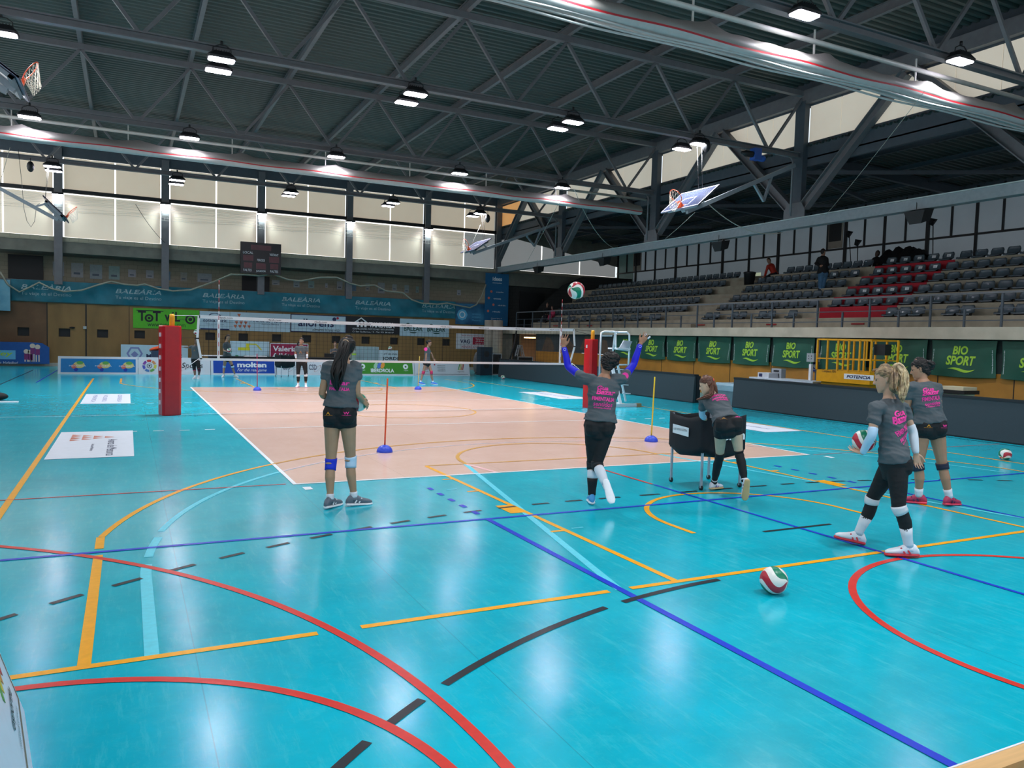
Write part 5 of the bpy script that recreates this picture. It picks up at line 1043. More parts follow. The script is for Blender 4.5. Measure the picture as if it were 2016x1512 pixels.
# ================================================================== volleyballs
BW_, BRD, BGN = mat('ball white', '#e3e2dc', 0.35, var=0.04), mat('ball red', '#b52b3b', 0.35, var=0.04), mat('ball green', '#0a7a5c', 0.35, var=0.04)
def ball_mesh():
    m_ = MB(); n_lat = 28; bands = [(BW_, 50), (BRD, 50), (BW_, 30), (BGN, 50)]*2; lons = [0]; cols = []
    for c_, w_ in bands:
        for k in range(5): lons.append(lons[-1]+w_/5); cols.append(c_)
    tot = lons[-1]; L_ = [math.radians(x*360/tot) for x in lons]; R = 0.105
    P = lambda i, lo: (lambda la: (R*math.cos(la)*math.cos(lo+0.75*math.sin(2*la)), R*math.cos(la)*math.sin(lo+0.75*math.sin(2*la)), R*math.sin(la)))(-PI/2+PI*i/n_lat)
    for c_ in (BW_, BRD, BGN):
        vs = []; fs = []
        for k, cc in enumerate(cols):
            if cc is not c_: continue
            o_ = len(vs); vs += [P(i, L_[k]) for i in range(n_lat+1)]+[P(i, L_[k+1]) for i in range(n_lat+1)]
            fs += [(o_+i, o_+n_lat+1+i, o_+n_lat+2+i, o_+i+1) for i in range(1, n_lat-1)]+[(o_, o_+n_lat+2, o_+1), (o_+n_lat-1, o_+2*n_lat, o_+n_lat)]
        m_.add(vs, fs, c_, True)
    return m_.mesh('volleyball')
BALL = ball_mesh()
def ball(p, rot, lab):
    o = bpy.data.objects.new('volleyball', BALL); COL.objects.link(o); o.location = [float(x) for x in p]; o.rotation_euler = rot; tag(o, lab, 'ball'); return o
b_ = at_z(1532, 1176, 0.0); ball((b_[0]+0.03, b_[1]+0.08, 0.105), (1.3, 1.25, 0.2), 'red white and green volleyball on the floor in the foreground')
b_ = at_z(1985, 907); ball((b_[0], b_[1]+0.06, 0.105), (0.4, 1.0, 0.5), 'volleyball lying on the floor near the right edge')
b_ = at_z(991, 747); ball((b_[0], b_[1]+0.05, 0.105), (1, 0.3, 2), 'volleyball on the floor before the far end of the dark boards')
ball(at_d(1134.5, 572, 9.3), (0.5, 1.9, 0.9), 'volleyball in the air above the player with raised arms')
p_ = at_y(387, 654, 22.3); ball(p_, (0.7, 0.4, 1), 'volleyball in the air above the far serving player')
# ================================================================== ball carts
CLOTH = mat('black cart cloth', '#16191f', 0.8, var=0.12, bump=0.2, bscale=8); ALU = mat('aluminium', '#aab4c0', 0.3, metal=0.5)
def cart(c, w_, d_, zb, zt, ang, lab, letter, k=1.0):
    t = thing('ball_cart', lab, 'ball cart', (c[0], c[1], 0)); ca, sa = math.cos(ang), math.sin(ang)
    T = lambda x, y, z: V3(c[0]+x*ca-y*sa, c[1]+x*sa+y*ca, z)
    for sx in (-1, 1):
        for sy in (-1, 1):
            lg = MB(); lg.bar(T(sx*w_, sy*d_, 0.075), T(sx*w_, sy*d_, zt-0.02), 0.026, 0.026, ALU); lg.box(tuple(T(sx*w_, sy*d_, zb-0.03)-V3(0.025, 0.025, 0)), tuple(T(sx*w_, sy*d_, zb+0.01)+V3(0.025, 0.025, 0)), BLACKM); lg.build('leg', t)
            wh = MB(); wh.lathe(T(sx*w_, sy*d_, 0.032)-V3(0.012, 0.0, 0), [(0.032, 0), (0.032, 0.024)], BLACKM, 14, axis=(1, 0, 0)); wh.bar(T(sx*w_, sy*d_, 0.03), T(sx*w_, sy*d_, 0.09), 0.03, 0.02, ALU); wh.build('castor', t)
    bg = MB(); nu, nz = 14, 7; vs = []; ring = []
    cor = [(-w_, -d_), (w_, -d_), (w_, d_), (-w_, d_)]
    for j in range(nz+1):
        f_ = j/nz
        for s_ in range(4):
            a, b = cor[s_], cor[(s_+1) % 4]
            for i in range(nu):
                u_ = i/nu; x = a[0]+(b[0]-a[0])*u_; y = a[1]+(b[1]-a[1])*u_; bul = 0.05*math.sin(math.pi*u_)*math.sin(math.pi*(0.2+0.6*f_)); nrm = ((0, -1), (1, 0), (0, 1), (-1, 0))[s_]
                sagt = 0.05*math.sin(math.pi*u_)*(f_**3); sagb = 0.10*math.sin(math.pi*u_)*((1-f_)**2)
                vs.append(T(x*1.11+nrm[0]*bul, y*1.11+nrm[1]*bul, zb+(zt-zb)*f_-sagt-sagb+0.006*math.sin(13*u_+9*f_)))
    N4 = 4*nu; fs = [(j*N4+i, j*N4+(i+1) % N4, (j+1)*N4+(i+1) % N4, (j+1)*N4+i) for j in range(nz) for i in range(N4)]
    c0 = len(vs); vs.append(T(0, 0, zb-0.14)); fs += [(c0, (i+1) % N4, i) for i in range(N4)]
    bg.add(vs, fs, CLOTH, True); bag = bg.build('bag', t)
    sm = bag.modifiers.new('thick', 'SOLIDIFY'); sm.thickness = 0.006
    return t, T
cP = at_z(1386, 955); t, T = cart((5.17, -1.66), 0.33, 0.31, 0.52, 0.98, 0.0, 'black cloth ball cart on four legs that a player leans over', True)
F_ = V3(0, -1, 0); l = MB(); pz = 0.78
l.quad(T(-0.422, 0.2, 0.70), T(-0.422, -0.13, 0.68), T(-0.422, -0.13, 0.80), T(-0.422, 0.2, 0.82), NETB); l.text('LOS VEMOS GÜTEN', T(-0.425, 0.035, 0.745), V3(0, -1, 0), EZ, 0.035, TK, width=0.27); l.build('white_label', t)
l = MB(); l.text('molten', T(0.03, -0.41, 0.66), V3(1, 0, 0), EZ, 0.12, TW, width=0.5, weight=0.04, lift=0.012); l.build('lettering', t)
for x, y, r_, lab in ((-0.16, 0.12, (0.3, 1, 2), 'ball inside the near cart, left side'), (0.12, -0.12, (1.3, 0.4, 1), 'ball inside the near cart, right side'), (0.1, 0.14, (2, 1, 0), 'ball inside the near cart, far side')): ball((5.17+x, -1.66+y, 0.60), r_, lab)
cP = at_z(563, 742); cart((cP[0], cP[1]+0.3), 0.3, 0.26, 0.5, 0.98, 0.3, 'black ball cart before the far boards beside the standing player', False)
# ================================================================== yellow lift behind the dark boards
YLW = mat('lift yellow', '#d99a0e', 0.4, var=0.06); t = thing('scissor_lift', 'yellow scissor lift platform parked in front of the green banners', 'lift', at_x(1700, 760, 17.0)*V3(1, 1, 0))
XF, XB = 16.4, 17.5; g = lambda u_, v_: at_x(u_, v_, XF); yl, yr = g(1607, 740)[1], 4.75; zt_ = g(1608, 668)[2]; zd = g(1608, 727)[2]; zc = g(1608, 750)[2]; zm = g(1608, 705)[2]
MB().box((XF, yr, zc), (XB, yl, zd), YLW).build('platform_deck', t)
sk = MB(); sk.box((XF+0.1, yr+0.1, 0.25), (XB-0.1, yl-0.1, zc), mat('lift shade yellow', '#b88410', 0.5)); sk.build('chassis', t)
for dy in (0.35, 2.0):
    for X in (XF+0.15, XB-0.15): MB().lathe((X-0.08, yl-dy, 0.2), [(0.2, 0), (0.2, 0.16)], BLACKM, 18, axis=(1, 0, 0)).build('wheel', t)
def rail_(a, b, w_=0.045): MB().bar(a, b, w_, w_, YLW).build('rail', t)
for X in (XF, XB): rail_((X, yr, zt_), (X, yl, zt_)); rail_((X, yr, zm), (X, yl, zm), 0.035)
for Y in (yr, yl): rail_((XF, Y, zt_), (XB, Y, zt_)); rail_((XF, Y, zm), (XB, Y, zm), 0.035)
for X in (XF, XB):
    for Y in [yl-(yl-yr)*k/5 for k in range(6)]: rail_((X, Y, zd), (X, Y, zt_))
for k in range(3): rail_((XF, yl-0.75-0.05*k-0.9*k, zm), (XF, yl-0.75-0.05*k-0.9*k, zt_), 0.03)
cb = MB(); a = g(1728, 690); cb.box((XF+0.1, a[1]-0.15, a[2]-0.13), (XF+0.35, a[1]+0.2, a[2]+0.17), BLACKM); cb.build('control_box', t)
l = MB(); a = g(1632, 735); l.text('Compact 10N', (XF, a[1], a[2]), EY, EZ, 0.1, TK, width=0.5, slant=0.3, lift=0.006); l.build('lettering', t)
a = g(1662, 735); b2 = g(1720, 745); l = MB(); l.box((XF-0.006, b2[1], zc+0.12), (XF, a[1], zc+0.27), NETB); l.text('POTENCIA', (XF-0.006, (a[1]+b2[1])/2, zc+0.15), EY, EZ, 0.09, TN_, width=0.78, weight=0.03, slant=0.2, lift=0.004); l.build('white_sign', t)
MB().ball((XF+0.55, g(1706, 735)[1], zd+0.05), 0.22, mat('sacking', '#b09878', 0.9, bump=0.3), 12, 8, (0.8, 1, 0.3)).build('sack', None, None, 'beige folded sack lying on the yellow lift deck', 'sack')
# fuse box, blue sign, white post, boxes, bins
p_ = at_x(1599, 704, XR-0.05); t = thing('socket_box', 'grey socket box on the dark pillar left of the yellow lift', 'box', p_); MB().box(p_+V3(-0.1, -0.16, -0.14), p_+V3(0.19, 0.14, 0.14), mat('grey box', '#98a0a4', 0.5)).build('cabinet', t)
for dy in (-0.06, 0.05):
    for dz in (-0.04, 0.05): MB().box(p_+V3(-0.105, dy-0.015, dz-0.015), p_+V3(-0.1, dy+0.015, dz+0.015), BLACKM).build('socket', t)
p_ = at_x(1604, 723, xw-0.03); t = thing('small_sign', 'small blue sign with white writing beside the yellow lift', 'sign', p_); MB().box(p_+V3(0, -0.1, -0.14), p_+V3(0.02, 0.1, 0.14), mat('navy sign', '#1d2a78', 0.4)).build('plate', t); l = MB(); l.disc(p_+V3(0, 0, 0.04), EY, EZ, 0.06, TW); l.text('Volei Menorca', p_+V3(0, 0, -0.09), EY, EZ, 0.04, TW, width=0.16); l.build('lettering', t)
MB().bar(at_x(1597, 717, 17.3), V3(*at_x(1597, 717, 17.3)[:2], 0), 0.09, 0.09, WST).build('white_post', None, None, 'thin white post standing left of the yellow lift', 'post')
def crate(u0, v0, u1, v1, X, lab, m_, name='box', d=0.4, z0=None):
    a = at_x(u0, v0, X); b = at_x(u1, v1, X); t = thing(name, lab, 'box', ((X+d/2), (a[1]+b[1])/2, b[2] if z0 is None else z0)); MB().box((X, b[1], b[2] if z0 is None else z0), (X+d, a[1], a[2]), m_).build('body', t)
    MB().box((X-0.012, b[1]-0.01, a[2]-0.04), (X+d+0.01, a[1]+0.01, a[2]+0.0), m_).build('lid', t); return t
WTB = mat('white table top', '#b7c0cc', 0.4); 
tb0 = at_x(1519, 752, 16.6); tb1 = at_x(1600, 758, 16.6); t = thing('folding_table', 'white folding table behind the dark boards left of the lift', 'table', (16.9, (tb0[1]+tb1[1])/2, 0)); zt2 = at_x(1519, 745, 16.6)[2]
MB().box((16.6, tb1[1], zt2-0.05), (17.4, tb0[1]+1.0, zt2), WTB).build('table_top', t)
for X in (16.7, 17.3):
    for Y in (tb1[1]+0.1, tb0[1]+0.9): MB().bar((X, Y, 0), (X, Y, zt2-0.05), 0.04, 0.04, STEELD).build('leg', t)
WBX = mat('white carton', '#b3b9c2', 0.6)
a = at_x(1492, 733, 16.7); b = at_x(1513, 750, 16.7); t = thing('carton', 'white carton with a dark logo left of the lift, lower one', 'box', (16.85, a[1], zt2)); MB().box((16.7, b[1], zt2), (17.1, a[1], a[2]), WBX).build('body', t); l = MB(); l.box((16.694, a[1]-0.2, zt2+0.03), (16.7, a[1]-0.06, a[2]-0.03), TN_); l.build('print', t)
a = at_x(1508, 725, 16.9); b = at_x(1524, 745, 16.9); t = thing('carton', 'grey carton with two dark marks beside the white carton, taller one', 'box', (17.0, a[1], zt2)); MB().box((17.15, b[1]-0.05, zt2), (17.35, a[1], a[2]), mat('grey carton', '#8d949c', 0.6)).build('body', t); l = MB(); l.box((17.14, b[1]+0.05, zt2+0.05), (17.15, a[1]-0.1, zt2+0.15), TK); l.box((17.14, b[1]+0.05, zt2+0.2), (17.15, a[1]-0.1, zt2+0.25), TK); l.build('print', t)
# clear bin between the dark boards
a = at_z(1408, 797); CLR = mat('clear plastic', '#9cc0d2', 0.2, alpha=0.75, var=0.05); c_ = (15.6, 9.2); t = thing('plastic_bin', 'pale translucent plastic bin standing between the two dark boards', 'bin', (c_[0], c_[1], 0)); zt3 = at_x(1410, 751, c_[0])[2]
MB().add([(c_[0]+sx*0.36*f_, c_[1]+sy*0.42*f_, z) for z, f_ in ((0.0, 0.85), (zt3-0.25, 1.0)) for sx, sy in ((-1, -1), (1, -1), (1, 1), (-1, 1))], [(0, 3, 2, 1), (4, 5, 6, 7)]+[(i, (i+1) % 4, 4+(i+1) % 4, 4+i) for i in range(4)], mat('grey tub', '#68808a', 0.4)).build('tub', t)
MB().add([(c_[0]+sx*0.38*f_, c_[1]+sy*0.44*f_, z) for z, f_ in ((zt3-0.25, 1.0), (zt3-0.08, 1.05), (zt3, 0.9)) for sx, sy in ((-1, -1), (1, -1), (1, 1), (-1, 1))], [(8, 9, 10, 11)]+[(k*4+i, k*4+(i+1) % 4, k*4+4+(i+1) % 4, k*4+4+i) for i in range(4) for k in (0, 1)], CLR).build('lid', t)
a = at_x(1886, 768, 16.2); t = thing('pedal_bin', 'cream pedal bin with a black rim in front of the timber wall', 'bin', (16.2, a[1], 0)); za = at_x(1886, 765, 16.2)[2]; CRM = mat('cream plastic', '#c9c1a4', 0.45); hw = 0.3
MB().add([(16.2+sx*0.25*f_, a[1]+sy*hw*f_, z) for z, f_ in ((0.0, 0.75), (za-0.1, 0.92)) for sx, sy in ((-1, -1), (1, -1), (1, 1), (-1, 1))], [(0, 3, 2, 1), (4, 5, 6, 7)]+[(i, (i+1) % 4, 4+(i+1) % 4, 4+i) for i in range(4)], CRM).build('body', t)
MB().box((16.2-0.29, a[1]-hw-0.05, za-0.12), (16.2+0.29, a[1]+hw+0.05, za-0.03), BLACKM).build('rim', t); MB().box((16.2-0.26, a[1]-hw, za-0.03), (16.2+0.26, a[1]+hw, za+0.05), CRM).build('lid', t)
# ================================================================== far corner gear
DBL = mat('dark blue cabinet', '#1a2c3a', 0.6, var=0.05); FLT = mat('black flight case', '#101215', 0.5)
def ybox(u0, v0, u1, v1, Y, lab, m_, name, cat, d=0.5, parts='cabinet'):
    a = at_y(u0, v0, Y); b = at_y(u1, v1, Y); zb_ = 0.79 if name == 'bag' else 0.0; t = thing(name, lab, cat, ((a[0]+b[0])/2, Y+d/2, zb_)); MB().box((a[0], Y, zb_), (b[0], Y+d, a[2]), m_).build(parts, t); return t, a, b
t, a, b = ybox(947, 683, 968.5, 739, 26.6, 'tall dark blue loudspeaker cabinet in the far right corner', DBL, 'speaker_cabinet', 'loudspeaker')
MB().disc(((a[0]+b[0])/2, 26.6, a[2]*0.75), EX, EZ, 0.16, BLACKM, lift=0.004).build('driver', t); MB().disc(((a[0]+b[0])/2, 26.6, a[2]*0.35), EX, EZ, 0.16, BLACKM, lift=0.004).build('driver', t)
def case(u0, v0, u1, v1, Y, lab, z0=None):
    t, a, b = ybox(u0, v0, u1, v1, Y, lab, FLT, 'flight_case', 'case', 0.6, 'body'); zb_ = 0.0; e_ = MB()
    for x in (a[0], b[0]): e_.bar((x, Y, zb_), (x, Y, a[2]), 0.04, 0.04, ALU)
    for z in (zb_+0.02, a[2]-0.02): e_.bar((a[0], Y, z), (b[0], Y, z), 0.04, 0.04, ALU)
    e_.build('metal_edge', t); return t
case(970, 696, 986, 732, 27.2, 'tall black flight case with metal edges beside the blue speaker')
case(1020, 702, 1048, 716, 27.4, 'low black flight case in front of the stepladder')
t = thing('cable_heap', 'grey pile of gear behind the left edge of the speaker', 'gear', (at_y(942, 738, 27.5)[0], 27.5, 0)); m_ = MB()
a = at_y(941, 700, 27.5); m_.ball((a[0], 27.6, 0.6), 0.3, mat('grey netting', '#5d5f60', 0.9, bump=0.5), 12, 10, (0.7, 0.7, 2.0)); m_.build('netting', t); MB().tube([(a[0]+0.18, 27.5, 0), (a[0]+0.18, 27.5, 1.55)], 0.025, ALU, 6).build('tripod_pole', t); [MB().tube([(a[0]+0.18, 27.5, 0.35), (a[0]+0.18+q_, 27.5-0.2, 0.02)], 0.02, BLACKM, 6).build('tripod_leg', t) for q_ in (-0.45, 0.35)]
t = thing('stepladder', 'aluminium stepladder standing open in the far right corner', 'ladder', (at_y(1022, 710, 29)[0], 29, 0)); q = lambda u_, v_, dy=0: at_y(u_, v_, 29+dy)
m_ = MB(); m_.bar(q(1020, 679), q(1004, 738), 0.06, 0.04, ALU); m_.bar(q(1023, 679), q(1011, 738), 0.06, 0.04, ALU); [m_.bar(q(1019.5-k*2.2, 684+k*7), q(1022.5-k*1.8, 684+k*7), 0.05, 0.03, ALU) for k in range(4)]; m_.build('front_ladder', t)
m_ = MB(); m_.bar(q(1024, 679, .1), q(1035, 738, .1), 0.05, 0.04, ALU); m_.bar(q(1027, 679, .1), q(1040, 738, .1), 0.05, 0.04, ALU); [m_.bar(q(1025+k*1.6, 685+k*7, .1), q(1028+k*1.8, 685+k*7, .1), 0.04, 0.03, ALU) for k in range(4)]; m_.build('rear_ladder', t)
MB().tube([at_y(1017, 651, 28.5), at_y(1012, 680, 28.5), at_y(995, 737, 28.5)], 0.05, BLACKM, 6).build('leaning_pole', None, None, 'thick black pole leaning beside the stepladder', 'pole')
# ================================================================== score table and things behind the boards
t = thing('score_table', 'long score table under a black cloth behind the advertising boards', 'table', (5.2, 27.4, 0)); a = at_y(413, 702, 27.2); b = at_y(690, 703, 27.2); zt4 = 0.77
MB().box((a[0], 27.2, 0.02), (b[0], 27.9, zt4), mat('black table cloth', '#14161b', 0.8)).build('table_cloth', t)
for u_, lab in ((424, 'white folder at the left end of the score table'), (506, 'white score sheets in the middle of the table'), (586, 'white sheets near the magenta board')):
    c_ = at_y(u_, 702, 27.25)[0]; MB().box((c_-0.55, 27.22, zt4), (c_+0.45, 27.6, zt4+0.035), NETB).build('paper_sheets', None, None, lab, 'papers')
t, a, b = ybox(640, 696, 658, 704, 27.5, 'black laptop bag on the score table before the seated person', BLACKM, 'bag', 'bag', 0.2, 'body')
t, a, b = ybox(702, 682, 745, 710, 29.0, 'large pale translucent crate behind the green board', mat('translucent crate', '#7f979c', 0.3), 'crate', 'crate', 0.7, 'body'); m_ = MB(); [m_.box((a[0]+(b[0]-a[0])*k/4-0.01, 28.98, b[2]), (a[0]+(b[0]-a[0])*k/4+0.01, 29.0, a[2]), ALU) for k in range(5)]; m_.build('rib', t)
t, a, b = ybox(693, 690, 701, 708, 28.8, 'small box with a lime stripe beside the crate', mat('pale box', '#8fa39c', 0.5), 'box', 'box', 0.4, 'body'); MB().box((a[0], 28.79, (a[2]+b[2])/2), (b[0], 28.8, (a[2]+b[2])/2+0.08), TG).build('stripe', t)
t, a, b = ybox(746, 689, 783, 712, 28.6, 'white handwritten notice board behind the green board', mat('whiteboard', '#9fb1b8', 0.4), 'notice_board', 'board', 0.06, 'panel'); l = MB(); l.text('art de linea', ((a[0]+b[0])/2+0.1, 28.6, a[2]-0.25), EX, EZ, 0.12, TK, width=0.7, slant=0.3); l.text('JORDI', ((a[0]+b[0])/2+0.1, 28.6, a[2]-0.55), EX, EZ, 0.2, TK, width=0.85, weight=0.02); l.build('lettering', t)
p_ = at_y(768, 684, 28.62); ball((p_[0], 28.63, a[2]+0.105), (0.5, 0.2, 1), 'volleyball balanced on the white notice board')
t, a, b = ybox(298, 690, 317, 712, 27.0, 'blue box with an orange cushion on top, left of the post pad', mat('blue tub', '#2a3f58', 0.5), 'box', 'box', 0.4, 'body')
c_ = at_y(309, 686, 27.2); MB().ball(c_, 0.28, mat('orange fabric', '#c9481c', 0.7), 14, 10, (1.15, 0.6, 0.32), ax=[[0.95, 0, -0.25], [0, 1, 0], [0.25, 0, 0.95]]).build('cushion', None, None, 'orange cushion lying on the blue box left of the post pad', 'cushion')
b_ = at_z(0, 789); MB().ball((b_[0]-0.12, b_[1], 0.11), 0.3, mat('black bag', '#101114', 0.7), 16, 10, (1.0, 0.7, 0.36)).build('bag', None, None, 'black bag on the floor at the left edge', 'bag')
b_ = at_z(8, 792); MB().box((b_[0]-0.35, b_[1]-0.1, 0.0), (b_[0]+0.3, b_[1]+0.08, 0.02), NETB).build('clipboard', None, None, 'white clipboard on the floor before the black bag', 'clipboard')
for u_, v_, Y, w_, h_, col, lab, nm in ((167, 645, YF-0.06, 0.07, 0.07, '#a9b4b4', 'small white switch box on the timber wall', 'switch_box'), (296, 503, YF+1.9, 0.08, 0.08, '#7a8684', 'small grey box high on the gallery wall', 'switch_box')):
    p_ = at_y(u_, v_, Y); MB().box(p_+V3(-w_, -0.03, -h_), p_+V3(w_, 0.03, h_), mat('fitting '+col, col, 0.5)).build(nm, None, None, lab, 'fitting')
p_ = at_y(142, 645, YF-0.1); MB().ball(p_, 0.07, BLACKM, 8, 6, (1.8, 1, 0.6)).bar(p_, p_+V3(-0.05, 0.1, -0.02), 0.03, 0.03, BLACKM).build('camera', None, None, 'small black camera on the timber wall left of the white switch box', 'camera')
# ================================================================== things on the stand
MB().lathe(at_x(1475, 561, 22.95)*V3(1, 1, 0)+V3(0, 0, ZS[4]), [(0.22, 0), (0.25, 0.5), (0.27, 0.52), (0.27, 0.58), (0.2, 0.6)], BLACKM, 16).build('litter_bin', None, None, 'black litter bin in the aisle at the top of the stand', 'bin')
a = at_x(1489, 545, 26.0); t = thing('laptop', 'glowing pale laptop screen on the top walkway beside the litter bin', 'laptop', a); MB().box(V3(a[0], a[1]-0.28, ZS[5]), a+V3(0.02, 0.28, 0.2), glow('laptop glow', '#b9c4a8', 0.55)).build('screen', t)
for i, (u_, v_, ub, vb) in enumerate(((1672, 461, 1677, 520), (1689, 478, 1688, 520), (1837, 437, 1837, 512))):
    p_ = at_x(u_, v_, 25.0); b_ = at_x(ub, vb, 25.0); b_ = V3(b_[0], b_[1], ZS[5]); t = thing('stage_light', 'black lamp head on a thin stand behind the seats, %s' % ('leftmost', 'middle one', 'rightmost above the red block')[i], 'lamp', b_)
    MB().tube([b_, p_], 0.018, BLACKM, 6).build('stand', t); MB().add([tuple(p_+V3(*q_)) for q_ in ((-0.12, -0.12, 0), (-0.05, 0.1, 0.16), (0.1, 0.12, 0.02), (0.0, 0.0, -0.16), (-0.1, 0.1, -0.08), (0.12, -0.1, 0.1))], [(0, 5, 1), (0, 1, 4), (1, 5, 2), (1, 2, 4), (2, 5, 3), (0, 3, 5), (0, 4, 3), (4, 2, 3)], BLACKM).build('lamp_head', t)
    for q_ in (-0.25, 0.25): MB().tube([b_+V3(0, 0, 0.35), b_+V3(0.05, q_, 0)], 0.012, BLACKM, 5).build('tripod_leg', t)
c_ = at_x(1778, 508, 25.3); m_ = MB(); random.seed(3); n1, n2 = 26, 8; vs = []
for j in range(n2+1):
    for i in range(n1+1):
        u_ = i/n1*2-1; a_ = math.pi*j/n2; hgt = (at_x(1778, 489, 25.3)[2]-ZS[5])*(1-abs(u_)**4*0.35)+0.07*math.sin(i*0.9)+0.05*math.sin(i*2.1); vs.append((25.3-0.55*math.cos(a_), c_[1]+u_*0.92, ZS[5]+hgt*math.sin(a_)))
m_.add(vs, [(j*(n1+1)+i, j*(n1+1)+i+1, (j+1)*(n1+1)+i+1, (j+1)*(n1+1)+i) for j in range(n2) for i in range(n1)], mat('black drape', '#0c0e11', 0.9, bump=0.3), True); m_.build('covered_equipment', None, None, 'equipment heaped under a black cover at the top of the stand', 'equipment')
# ================================================================== near board at the left edge, bench at the right corner
p0 = V3(-2.31, -5.4, 0.0); U_ = unit(at_y(0, 1285, -5.4)-p0); D_ = unit(V3(0.09, -0.59, 0)); N_ = unit(np.cross(-D_, U_)); Lb = 2.6; Hb = 0.72
t = thing('advertising_board', 'near white advertising board cut by the lower left corner', 'advertising board', p0+D_*Lb/2)
Q = lambda a_, h_, l_=0.0: p0+D_*a_+U_*h_+N_*l_
BWN = mat('board white near', '#d3dcec', 0.35, var=0.02); m_ = MB(); bk_ = V3(-0.42, 0, 0)
m_.add([Q(0, 0), Q(Lb, 0), Q(Lb, Hb), Q(0, Hb), p0+bk_*1.6, p0+D_*Lb+bk_*1.6, Q(Lb, Hb)+bk_*0.1, Q(0, Hb)+bk_*0.1], [(3, 2, 1, 0), (4, 5, 6, 7), (0, 4, 7, 3), (1, 2, 6, 5), (3, 7, 6, 2), (0, 1, 5, 4)], BWN); m_.build('frame', t)
l = MB(); l.bar(Q(0.07, 0.1, 0.003), Q(Lb-0.1, 0.1, 0.003), 0.008, 0.003, mat('board groove', '#6f6a58', 0.6), hint=N_); l.bar(Q(0.07, 0.1, 0.003), Q(0.07, Hb-0.05, 0.003), 0.006, 0.003, MATS['board groove'], hint=N_); l.build('groove', t)
l = MB(); l.text('esportiu', Q(0.47, 0.2), -D_, U_, 0.07, TK, width=0.42, weight=0.02, slant=0.1); l.text('consell insular de menorca', Q(0.5, 0.15), -D_, U_, 0.025, TK, width=0.42); l.build('lettering', t)
l = MB()
for i, cc in enumerate(('#2f9a48', '#c9c33a', '#d8a83a', '#b03048')): l.bar(Q(0.62-0.10*i, 0.34, 0.002), Q(0.40-0.08*i, 0.56, 0.002), 0.045, 0.002, txt('stripe %d' % i, cc), hint=N_)
l.build('logo_stripes', t)
BWD = mat('pale wood', '#d8ac74', 0.5, var=0.1, stretch=(0.4, 6, 1)); t = thing('bench', 'pale wooden slatted bench cut by the lower right corner', 'bench', (1.6, -8.4, 0))
MB().box((0.3, -8.24, 0.455), (2.6, -8.17, 0.49), BWD).box((0.3, -8.172, 0.488), (2.6, -8.165, 0.492), NETB).build('slat', t)
MB().box((0.2, -8.34, 0.455), (0.9, -8.265, 0.485), BWD).build('slat', t); MB().box((0.3, -8.48, 0.43), (0.94, -8.38, 0.46), BWD).build('slat', t)
for X in (0.45, 2.4): MB().box((X, -8.5, 0.0), (X+0.05, -8.2, 0.45), BLACKM).build('leg', t)
MB().box((0.95, -8.6, 0.02), (2.5, -8.26, 0.4), mat('grey green bag', '#5d7370', 0.8, var=0.1)).build('storage_box', None, None, 'grey green box under the wooden bench', 'box')
# ================================================================== people
from mathutils import noise as mnoise
from mathutils.bvhtree import BVHTree
def loft(mb, secs, m, n=16, hint=None, rnd=True):
    """secs: (centre, lateral axis, front axis, a, b[, power]) ; closed tube with rounded ends"""
    S = [list(s) for s in secs]
    if rnd:
        for e, k in ((0, 1), (-1, -2)):
            c, la, fa, a, b = S[e][:5]; d = unit(c-S[k][0]); r_ = min(a, b)
            s1 = [c+d*r_*0.45, la, fa, a*0.82, b*0.82]; s2 = [c+d*r_*0.7, la, fa, a*0.4, b*0.4]
            S = [s2, s1]+S if e == 0 else S+[s1, s2]
    vs = []; K = len(S)
    for c, la, fa, a, b in [s[:5] for s in S]:
        for j in range(n):
            t = 2*PI*j/n; ct, st_ = math.cos(t), math.sin(t); vs.append(c+la*a*ct+fa*b*st_)
    fs = [(i*n+j, i*n+(j+1) % n, (i+1)*n+(j+1) % n, (i+1)*n+j) for i in range(K-1) for j in range(n)]+[tuple(range(n))[::-1], tuple((K-1)*n+j for j in range(n))]
    return mb.add(vs, fs, m, True)
def limb(mb, pts, rad, front, m, n=14, flat=1.0, off=None):
    """a tapering limb through joints; radii given at every point"""
    pts = [np.asarray(p, float) for p in pts]; S = []; K = len(pts)
    for i, p in enumerate(pts):
        d = unit(pts[min(i+1, K-1)]-pts[max(i-1, 0)]); la = unit(np.cross(d, front)); fa = np.cross(la, d)
        S.append((p, la, fa, rad[i], rad[i]*flat))
    return loft(mb, S, m, n)
def spline(ctrl, vals, per=4):
    """smooth path and radii through control joints"""
    P = [np.asarray(p, float) for p in ctrl]; out = []; rv = []
    for i in range(len(P)-1):
        p0 = P[max(i-1, 0)]; p1 = P[i]; p2 = P[i+1]; p3 = P[min(i+2, len(P)-1)]
        for k in range(per):
            t = k/per; m1 = (p2-p0)*0.3; m2 = (p3-p1)*0.3
            out.append((2*t**3-3*t*t+1)*p1+(t**3-2*t*t+t)*m1+(-2*t**3+3*t*t)*p2+(t**3-t*t)*m2)
            rv.append(vals[i]*(1-t)+vals[i+1]*t)
    return out+[P[-1]], rv+[vals[-1]]
